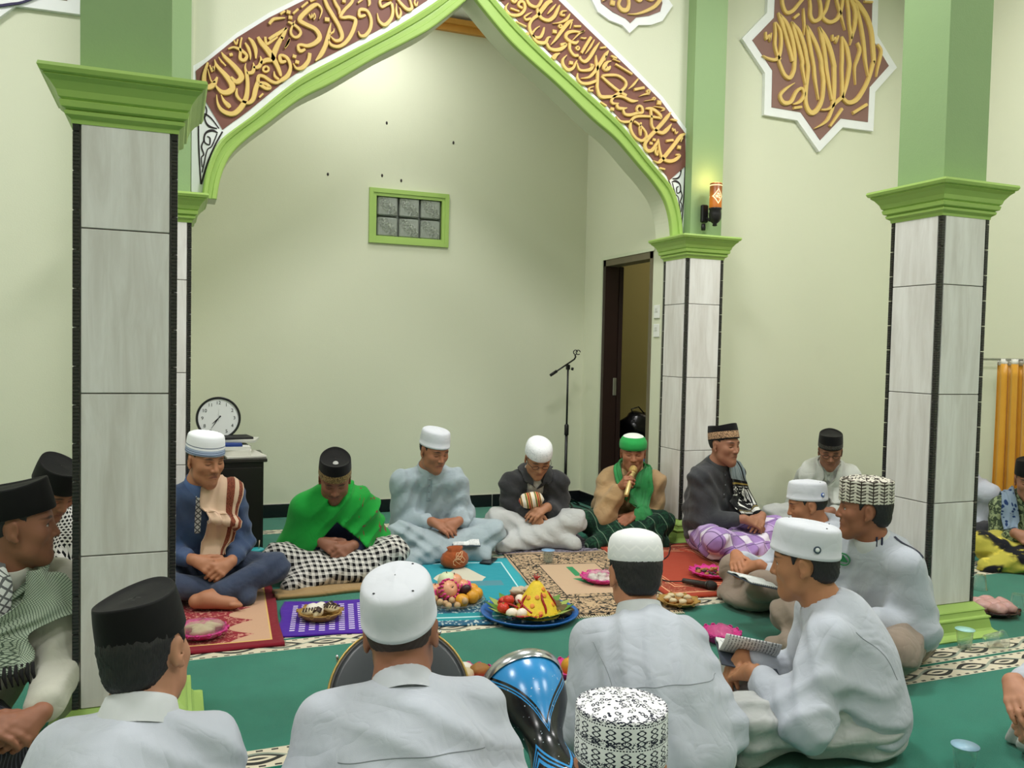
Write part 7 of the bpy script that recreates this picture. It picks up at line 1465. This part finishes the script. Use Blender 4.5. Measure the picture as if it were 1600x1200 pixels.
o = MB().tube([Vector(p) for p in smooth_curve([(2.60, 3.93, 0.03), (2.54, 4.02, 0.016), (2.56, 4.2, 0.016), (2.70, 4.36, 0.016), (2.86, 4.5, 0.016), (2.98, 4.66, 0.016), (3.10, 4.80, 0.012), (3.35, 4.76, 0.014), (3.52, 4.72, 0.012), (3.6, 4.9, 0.010)], 6)], 0.0035, 6).build('microphone_cable', M_BLACK); tag(o, 'black microphone cable winding past the arch column plinth', 'cable')
# striped knitted hat held by the bowed man
def m_strp(t, x, y, z, v):
    f = t.frac(x, 0.060); c = t.mix(t.ma('LESS_THAN', f, 0.35), hexc('#D9A65A'), hexc('#E6DCCB')); c = t.mix(t.band(f, 0.40, 0.52), c, hexc('#3E6B4A')); c = t.mix(t.band(f, 0.62, 0.76), c, hexc('#A33B3A')); return t.mix(t.band(f, 0.84, 0.93), c, hexc('#2E2E3C'))
M_STRP = pat('striped_knit', m_strp)
mb = lump((0, 0, 0), (0.085, 0.05, 0.055), 400, 28, 16, 0.06); me = mb.mesh('striped_bag'); A = np.array([v.co[:] for v in me.vertices]); attr(me, 'pc', A); o = link('striped_bag', me, M_STRP); o.location = (2.145, 5.00, 0.315); o.rotation_euler = (0, R(-12), R(-16)); tag(o, 'small striped knitted bag resting on the black jacket', 'bag')
# ------------------------------------------------------------------ drums
e = empty('frame_drum', (0.560, 2.16, 0.352), 0, 'large round frame drum with dark skin in front of the smooth white cap', 'drum')
nrm = Vector((-0.18, -0.80, 0.52)).normalized(); m_ = nrm.to_track_quat('Z', 'Y').to_matrix(); RD = 0.188
MB().lathe([(RD-0.014, -0.06), (RD, -0.06), (RD, 0.0), (RD-0.004, 0.004), (RD-0.014, 0.002)], 56, (0, 0, 0), 1, 1, m_, True, False).build('shell', plain('drum_shell', '#4A4540', 0.4), e)
MB().lathe([(RD-0.008, 0.003), (RD-0.02, 0.005), (0.001, 0.005)], 56, (0, 0, 0), 1, 1, m_).build('drum_skin', plain('drum_skin', '#3F4347', 0.28, var=0.15), e)
MB().lathe([(RD+0.001, -0.012), (RD+0.004, -0.006), (RD+0.002, 0.005), (RD-0.003, 0.006), (RD-0.004, 0.0)], 56, (0, 0, 0), 1, 1, m_, True, False).build('rim', plain('brass', '#B79A5A', 0.35, 0.7), e)
for k in range(8):
    a = 2*math.pi*k/8+0.2; c_ = m_@Vector(((RD+0.012)*math.cos(a), (RD+0.012)*math.sin(a), -0.025)); MB().tube([c_+m_@Vector((0, 0, -0.035)), c_+m_@Vector((0, 0, 0.03))], 0.004, 8).build('tuning_bolt', plain('chrome', '#C9C9CC', 0.2, 0.9), e)
def m_drum(t, th, z, q, v):
    a = t.ma('ABSOLUTE', th); top = t.ma('SUBTRACT', t.ma('MULTIPLY', a, 0.17), t.ma('SUBTRACT', z, 0.235))     # V lines: z above a V shape
    c = hexc('#0C1116'); V_ = t.ma('SUBTRACT', t.ma('SUBTRACT', z, 0.160), t.ma('MULTIPLY', a, 0.150))
    blue = hexc('#2E8FD0'); dk = hexc('#10203A'); c = t.mix(t.mx(t.ma('GREATER_THAN', V_, 0.022), t.band(V_, 0.004, 0.010), t.band(V_, -0.008, -0.002)), c, blue)
    W_ = t.ma('SUBTRACT', t.ma('SUBTRACT', 0.135, z), t.ma('MULTIPLY', t.ma('ABSOLUTE', t.ma('SUBTRACT', a, 0.9)), 0.13)); low = t.mx(t.band(W_, 0.0, 0.012), t.band(W_, 0.024, 0.034), t.band(W_, 0.046, 0.062), t.ma('GREATER_THAN', W_, 0.085)); c = t.mix(low, c, blue)
    sp = t.ramp(t.noise(t.coord(), 120, 1), 0.74, 0.76); return t.mix(t.mul(sp, t.ma('LESS_THAN', z, 0.30)), c, hexc('#C9D6E0'))
t_ = NT('drum_blue_black'); x_, y__, z__ = t_.xyz(t_.at('pc')); t_.out(m_drum(t_, x_, y__, z__, None), 0.22, 0, 0.6); M_DRUM = t_.m
e = empty('goblet_drum', (0.945, 2.03, 0.002), 0, 'shiny blue and black goblet drum between the two white shirted backs', 'drum'); 
DB, DH = Vector((0.905, 1.86, 0.175)), Vector((0.925, 2.20, 0.335)); dz_ = (DH-DB).normalized(); fy_ = Vector((0.0, -0.55, 1.0)); fy_ = -(fy_-dz_*fy_.dot(dz_)).normalized(); fx_ = fy_.cross(dz_)
e.matrix_world = Matrix(((fx_.x, fy_.x, dz_.x, DB.x), (fx_.y, fy_.y, dz_.y, DB.y), (fx_.z, fy_.z, dz_.z, DB.z), (0, 0, 0, 1)))
prof = [(0.088, 0.0), (0.092, 0.006), (0.086, 0.02), (0.066, 0.07), (0.052, 0.12), (0.050, 0.15), (0.060, 0.19), (0.085, 0.235), (0.104, 0.275), (0.112, 0.31), (0.113, 0.345), (0.110, 0.365), (0.114, 0.368), (0.115, 0.378), (0.108, 0.384)]
n = 56; V = []; PC = []; F = []
for r_, z_ in prof:
    for j in range(n): a = 2*math.pi*j/n-math.pi; V.append((r_*math.sin(a)*1, -r_*math.cos(a), z_)); PC.append((a, z_, r_))
for i in range(len(prof)-1):
    for j in range(n):
        if j < n: F.append((i*n+j, i*n+(j+1) % n, i*n+n+(j+1) % n, i*n+n+j))
me = np_mesh('drum_body', np.array(V), np.array(F)); attr(me, 'pc', np.array(PC)); link('drum_body', me, M_DRUM, e)
MB().lathe([(0.108, 0.382), (0.100, 0.385), (0.001, 0.385)], 48).build('drum_skin', plain('drum_skin_clear', '#B9C4CC', 0.15), e)
MB().lathe([(0.117, 0.352), (0.119, 0.356), (0.119, 0.380), (0.114, 0.386), (0.108, 0.386)], 48, cap=False).build('rim', plain('chrome', '#C9C9CC', 0.2, 0.9), e)
# ------------------------------------------------------------------ niche furniture
M_CAB = plain('cabinet_black_brown', '#1B1614', 0.35, var=0.15)
e = empty('cabinet', (0.31, 5.64, 0), 0, 'black brown wooden cabinet behind the navy shirted man', 'cabinet')
MB().bbox((0, 0, 0.28), (0.42, 0.42, 0.555), 0.003).build('body', M_CAB, e); MB().bbox((0, 0, 0.565), (0.46, 0.46, 0.022), 0.003).build('top', plain('cabinet_top', '#2C2724', 0.25, var=0.1), e); MB().bbox((0, -0.215, 0.27), (0.40, 0.012, 0.50), 0.002).build('door', M_CAB, e)
CT = 0.577
M_PAP = plain('paper_white', '#E4E3DC', 0.8, var=0.05)
items = [((0.40, 5.60), (0.24, 0.32, 0.012), 8, '#D9D7CD', 'loose paper sheets spread on the cabinet top', 'papers'), ((0.36, 5.62), (0.20, 0.28, 0.032), -4, '#E6E4DA', 'thick white paper stack on the cabinet', 'paper_stack'), ((0.345, 5.61), (0.19, 0.26, 0.024), 3, '#ECEBE4', 'white book above the paper stack', 'book'), ((0.33, 5.60), (0.13, 0.24, 0.016), 1, '#1F3E8E', 'blue book on the cabinet stack', 'book'), ((0.41, 5.66), (0.18, 0.2, 0.016), -12, '#CFCFC6', 'pale folder at the right of the stack', 'folder'), ((0.36, 5.68), (0.20, 0.18, 0.014), 9, '#1C1C1E', 'black folder on top of the cabinet stack', 'folder')]
z_ = CT
for (x, y), d_, rz, c_, lb, nm in items:
    o = MB().bbox((0, 0, d_[2]/2), d_, 0.0015, 0).build(nm, plain('paper_'+c_.strip('#'), c_, 0.7, var=0.04)); o.location = (x, y, z_); o.rotation_euler = (0, 0, R(rz)); tag(o, lb, 'book' if nm == 'book' else 'paper', 'stack on the cabinet'); z_ += d_[2]
o = MB().bbox((0, 0, 0.0425), (0.12, 0.10, 0.085), 0.003).build('box', plain('box_black', '#19191B', 0.5)); o.location = (0.20, 5.775, CT); tag(o, 'black box carrying the wall clock on the cabinet', 'box')
# clock, leaning on the cabinet stack
CR = 0.138
cl = empty('wall_clock', (0.268, 5.755, CT+0.085+CR), 0, 'round black rimmed clock with white face leaning on the cabinet', 'clock'); cl.rotation_euler = (R(-6), 0, R(4))
mR = Matrix.Rotation(R(90), 3, 'X')
MB().lathe([(CR-0.016, -0.006), (CR-0.012, 0.010), (CR-0.004, 0.016), (CR, 0.006), (CR, -0.02), (CR-0.016, -0.02)], 56, (0, 0, 0), 1, 1, mR, True, False).build('rim', plain('clock_rim', '#17191B', 0.3), cl)
MB().lathe([(CR-0.012, -0.018), (CR-0.012, 0.0), (0.001, 0.0)], 56, (0, 0, 0), 1, 1, mR, False).build('dial', plain('clock_dial', '#F2F5F6', 0.5, var=0.02), cl)
def text_mesh(name, cu):
    tmp = bpy.data.objects.new('tmp_text', cu); COL.objects.link(tmp); dg = bpy.context.evaluated_depsgraph_get(); me = bpy.data.meshes.new_from_object(tmp.evaluated_get(dg)); bpy.data.objects.remove(tmp)
    me.name = name; o = bpy.data.objects.new(name, me); COL.objects.link(o); return o
M_INK = plain('clock_ink', '#15171A', 0.6)
for k in range(1, 13):
    cu = bpy.data.curves.new('numeral', 'FONT'); cu.body = str(k); cu.size = 0.031; cu.align_x = 'CENTER'; cu.align_y = 'CENTER'; cu.extrude = 0.0004; cu.materials.append(M_INK)
    o = text_mesh('numeral', cu); o.parent = cl; a = R(90-30*k); o.location = (0.098*math.cos(a), -0.0008, 0.098*math.sin(a)); o.rotation_euler = (R(90), 0, 0)
def hand_(name, ang, L, w_, col, y): a = R(90-ang); MB().tube([(-0.02*math.cos(a), y, -0.02*math.sin(a)), (L*0.5*math.cos(a), y, L*0.5*math.sin(a)), (L*math.cos(a), y, L*math.sin(a))], [w_, w_, w_*0.35], 6).build(name, col, cl)
hand_('hour_hand', 228, 0.052, 0.0032, M_INK, -0.003); hand_('minute_hand', 214, 0.080, 0.0026, M_INK, -0.0045); hand_('second_hand', 2, 0.062, 0.0008, plain('second_hand', '#B9BEC2', 0.5), -0.006)
# microphone stand
e = empty('microphone_stand', (2.955, 6.2, 0), 0, 'black boom microphone stand in the niche corner', 'stand'); M_STAND = plain('stand_black', '#0E0F11', 0.35)
MB().lathe([(0.012, 0.0), (0.012, 0.62), (0.010, 0.62)], 14).build('lower_pole', M_STAND, e); MB().lathe([(0.017, 0.60), (0.018, 0.605), (0.018, 0.68), (0.012, 0.69)], 14).build('clutch', M_STAND, e); MB().lathe([(0.008, 0.66), (0.008, 1.135)], 12).build('upper_pole', M_STAND, e)
for k in range(3): a = k*2.094+0.5; MB().tube([(0, 0, 0.10), (0.13*math.cos(a), 0.13*math.sin(a), 0.05), (0.20*math.cos(a), 0.20*math.sin(a), 0.012)], 0.008, 8).build('leg', M_STAND, e)
MB().bbox((0, 0, 1.15), (0.032, 0.026, 0.045), 0.006).build('swivel', M_STAND, e); MB().tube([(0.02, -0.02, 1.14), (0.035, -0.03, 1.135)], 0.012, 10).build('knob', M_STAND, e)
MB().tube([(-0.15, 0, 1.085), (0.055, 0, 1.215)], 0.0065, 10).build('boom', M_STAND, e); MB().tube([(-0.155, 0, 1.082), (-0.10, 0, 1.117)], [0.012, 0.013], 12).build('counterweight', M_STAND, e)
MB().tube([(0.055, 0, 1.215), (0.066, 0, 1.235), (0.06, 0, 1.25)], 0.007, 8).build('clip_joint', M_STAND, e)
for dx in (-0.012, 0.012): MB().tube([(0.07+dx+0.018*math.cos(b), -0.012+0.01*dx, 1.272+0.018*math.sin(b)) for b in [q*math.pi/8 for q in range(15)]], 0.004, 6).build('clip_ring', M_STAND, e)
o = MB().tube([Vector(p) for p in smooth_curve([(2.78, 6.05, 0.012), (2.86, 5.98, 0.012), (2.98, 6.02, 0.012), (3.06, 6.10, 0.012), (2.98, 6.16, 0.014), (2.88, 6.08, 0.016), (2.95, 5.98, 0.016), (3.08, 5.95, 0.012), (3.12, 6.05, 0.012), (3.10, 6.35, 0.012)], 6)], 0.005, 6).build('coiled_cable', M_STAND); tag(o, 'black cable coiled on the niche floor', 'cable')
o = MB().bbox((0, 0, 0.05), (0.07, 0.06, 0.10), 0.012).build('adapter_box', plain('adapter_grey', '#2A2C30', 0.4)); put(o, 2.70, 5.80, 0, 'small dark adapter beside the coiled cable', 'adapter')
# switches on the niche wall
for k, z in enumerate((1.575, 1.44)):
    e = empty('light_switch', (NX, 5.285, z), 0, ('upper white wall switch beside the doorway', 'lower white wall socket beside the doorway')[k], 'switch', 'wall switches'); MB().bbox((-0.005, 0, 0), (0.010, 0.075, 0.095), 0.003).build('plate', plain('switch_white', '#EDEFEA', 0.35, var=0.02), e); MB().bbox((-0.011, 0, 0.012), (0.005, 0.03, 0.028), 0.001).build('rocker', plain('switch_rocker', '#D5D7D0', 0.35), e)
# things in the store room
o = MB().bbox((0, 0, 0.24), (0.46, 0.36, 0.48), 0.004).build('carton', plain('carton_brown', '#8A6B45', 0.8, var=0.15)); put(o, 3.83, 6.38, -0.006, 'brown carton in the store room', 'carton')
o = lump((0, 0, 0), (0.20, 0.16, 0.15), 500, 26, 16, 0.10).build('plastic_bag', plain('bag_black', '#121316', 0.25, var=0.3, bump=0.8, bscale=30)); put(o, 3.77, 6.42, 0.625, 'black plastic bag on the carton in the store room', 'bag')
MB().tube([(-0.10, -0.05, 0.10), (-0.13, -0.06, 0.17), (-0.06, -0.06, 0.19), (0.0, -0.06, 0.13)], 0.006, 6).build('bag_handle', plain('bag_black', '#121316'), o)
e = empty('water_box', (3.66, 6.10, -0.006), R(-28), 'blue printed water box in the store room', 'box'); MB().bbox((0, 0, 0.29), (0.16, 0.10, 0.58), 0.003).build('carton_body', plain('box_blue', '#2F6FB5', 0.5), e)
cu = bpy.data.curves.new('print', 'FONT'); cu.body = 'AQU'; cu.size = 0.06; cu.align_x = 'CENTER'; cu.extrude = 0.0005; cu.materials.append(plain('print_navy', '#16264E', 0.5)); o = text_mesh('print', cu); o.parent = e; o.location = (0, -0.0515, 0.51); o.rotation_euler = (R(90), 0, 0)
# ------------------------------------------------------------------ wall lamp with amber shade on the arch column
lx, ly = 3.375, 4.845
e = empty('wall_lamp', (lx, ly, 2.2), 0, 'lit amber wall lamp with pierced pattern on the arch column', 'lamp'); M_IRON = plain('lamp_iron', '#2B2A2B', 0.4, 0.5)
MB().lathe([(0.012, -0.06), (0.017, -0.055), (0.012, -0.045), (0.030, -0.03), (0.040, -0.01), (0.042, 0.02), (0.038, 0.045), (0.043, 0.052), (0.043, 0.06)], 24, (0, 0, 0)).build('holder', M_IRON, e)
MB().bbox((-0.035, 0.075, 0.03), (0.05, 0.03, 0.12), 0.006).build('backplate', M_IRON, e); MB().tube([(-0.03, 0.06, 0.0), (-0.02, 0.03, -0.02), (0, 0, -0.02)], 0.009, 8).build('arm', M_IRON, e); MB().lathe([(0.014, 0), (0.016, 0.02), (0.012, 0.045)], 14, (-0.05, 0.06, -0.085)).build('finial', M_IRON, e)
t = NT('amber_shade'); x, y, z = t.xyz(t.coord()); dm = t.ma('ADD', t.ma('MULTIPLY', t.ma('ABSOLUTE', t.ma('ADD', x, 0.006)), 1.6), t.ma('ABSOLUTE', t.ma('SUBTRACT', z, 0.135))); ring = t.band(dm, 0.042, 0.053); tp = t.mul(t.ma('GREATER_THAN', z, 0.205), t.ma('LESS_THAN', z, 0.213)); core = t.mul(t.ma('LESS_THAN', dm, 0.032), t.ma('GREATER_THAN', t.noise(t.coord(), 95, 1, 0.5, 1.0), 0.47))
br = t.mx(ring, tp, core); gl = t.ma('SUBTRACT', 1.0, t.ramp(t.ma('ABSOLUTE', t.ma('SUBTRACT', z, 0.10)), 0.01, 0.12))
t.out(hexc('#8A4A12'), 0.4); t.put(t.b.inputs['Emission Color'], t.mix(br, t.mix(gl, hexc('#4A2008'), hexc('#D9801E')), hexc('#FFE9B0'))); t.put(t.b.inputs['Emission Strength'], t.ma('ADD', t.ma('MULTIPLY', br, 1.1), t.ma('ADD', t.ma('MULTIPLY', gl, 0.45), 0.08)))
MB().lathe([(0.041, 0.058), (0.041, 0.222), (0.036, 0.226), (0.030, 0.222)], 32, (0, 0, 0), 1, 1, None, True, False).build('shade', t.m, e)
pl_ = bpy.data.lights.new('lamp_bulb_light', 'POINT'); pl_.energy = 1.2; pl_.color = (1, 0.62, 0.25); pl_.shadow_soft_size = 0.03; po = bpy.data.objects.new('lamp_bulb_light', pl_); COL.objects.link(po); po.location = (lx, ly-0.01, 2.46)
# ------------------------------------------------------------------ orange curtain on the right wall
cx_, cy0, cy1 = RX-0.075, 4.27, 2.3
e = empty('curtain', (cx_, cy0, 0), 0, 'orange satin curtain on a rod along the right wall', 'curtain'); t = NT('satin_orange'); t.bump(t.noise(t.coord(), 25, 2), 0.1, 0.01); M_SATIN = t.out(t.mix(t.noise(t.coord(), 6, 3), hexc('#D08F1E'), hexc('#E3A936')), 0.38, 0, 0.5, 0.2)
V = []; F = []; nu, nv = 240, 14
for j in range(nv+1):
    zf = j/nv; zz = 0.02+zf*1.235
    for i in range(nu+1):
        s_ = i/nu; ph = s_*2*math.pi*23; am = 0.026*(1-0.35*zf); V.append((am*math.sin(ph)+0.008*math.sin(ph*2.3+1)+0.012*math.sin(s_*14+2*zf), -(cy0-cy1)*s_+0.014*math.sin(2*ph), zz))
for j in range(nv):
    for i in range(nu): a = j*(nu+1)+i; F.append((a, a+1, a+nu+2, a+nu+1))
o = MB().add(V, F, True).build('curtain_cloth', M_SATIN, e); sm = o.modifiers.new('thickness', 'SOLIDIFY'); sm.thickness = 0.003
V2 = [(x*0.9, y, 1.245+k*0.045) for k in (0, 1) for (x, y, z) in V[nv*(nu+1):]]; F2 = [(i, i+1, nu+2+i, nu+1+i) for i in range(nu)]
o = MB().add(V2, F2, True).build('heading_lace', plain('lace_white', '#EDEBE2', 0.8), e); sm = o.modifiers.new('thickness', 'SOLIDIFY'); sm.thickness = 0.003
MB().tube([(0, 0.25, 1.285), (0, -(cy0-cy1), 1.285)], 0.008, 10).build('curtain_rod', plain('rod_steel', '#B9BAB4', 0.3, 0.8), e)
for yy in (0.22, -0.8, -1.7): MB().tube([(0.07, yy, 1.285), (0, yy, 1.285)], 0.006, 8).build('rod_bracket', plain('rod_steel', '#B9BAB4'), e)
# green plastic leaf-like plate edge at the left column is the plinth itself
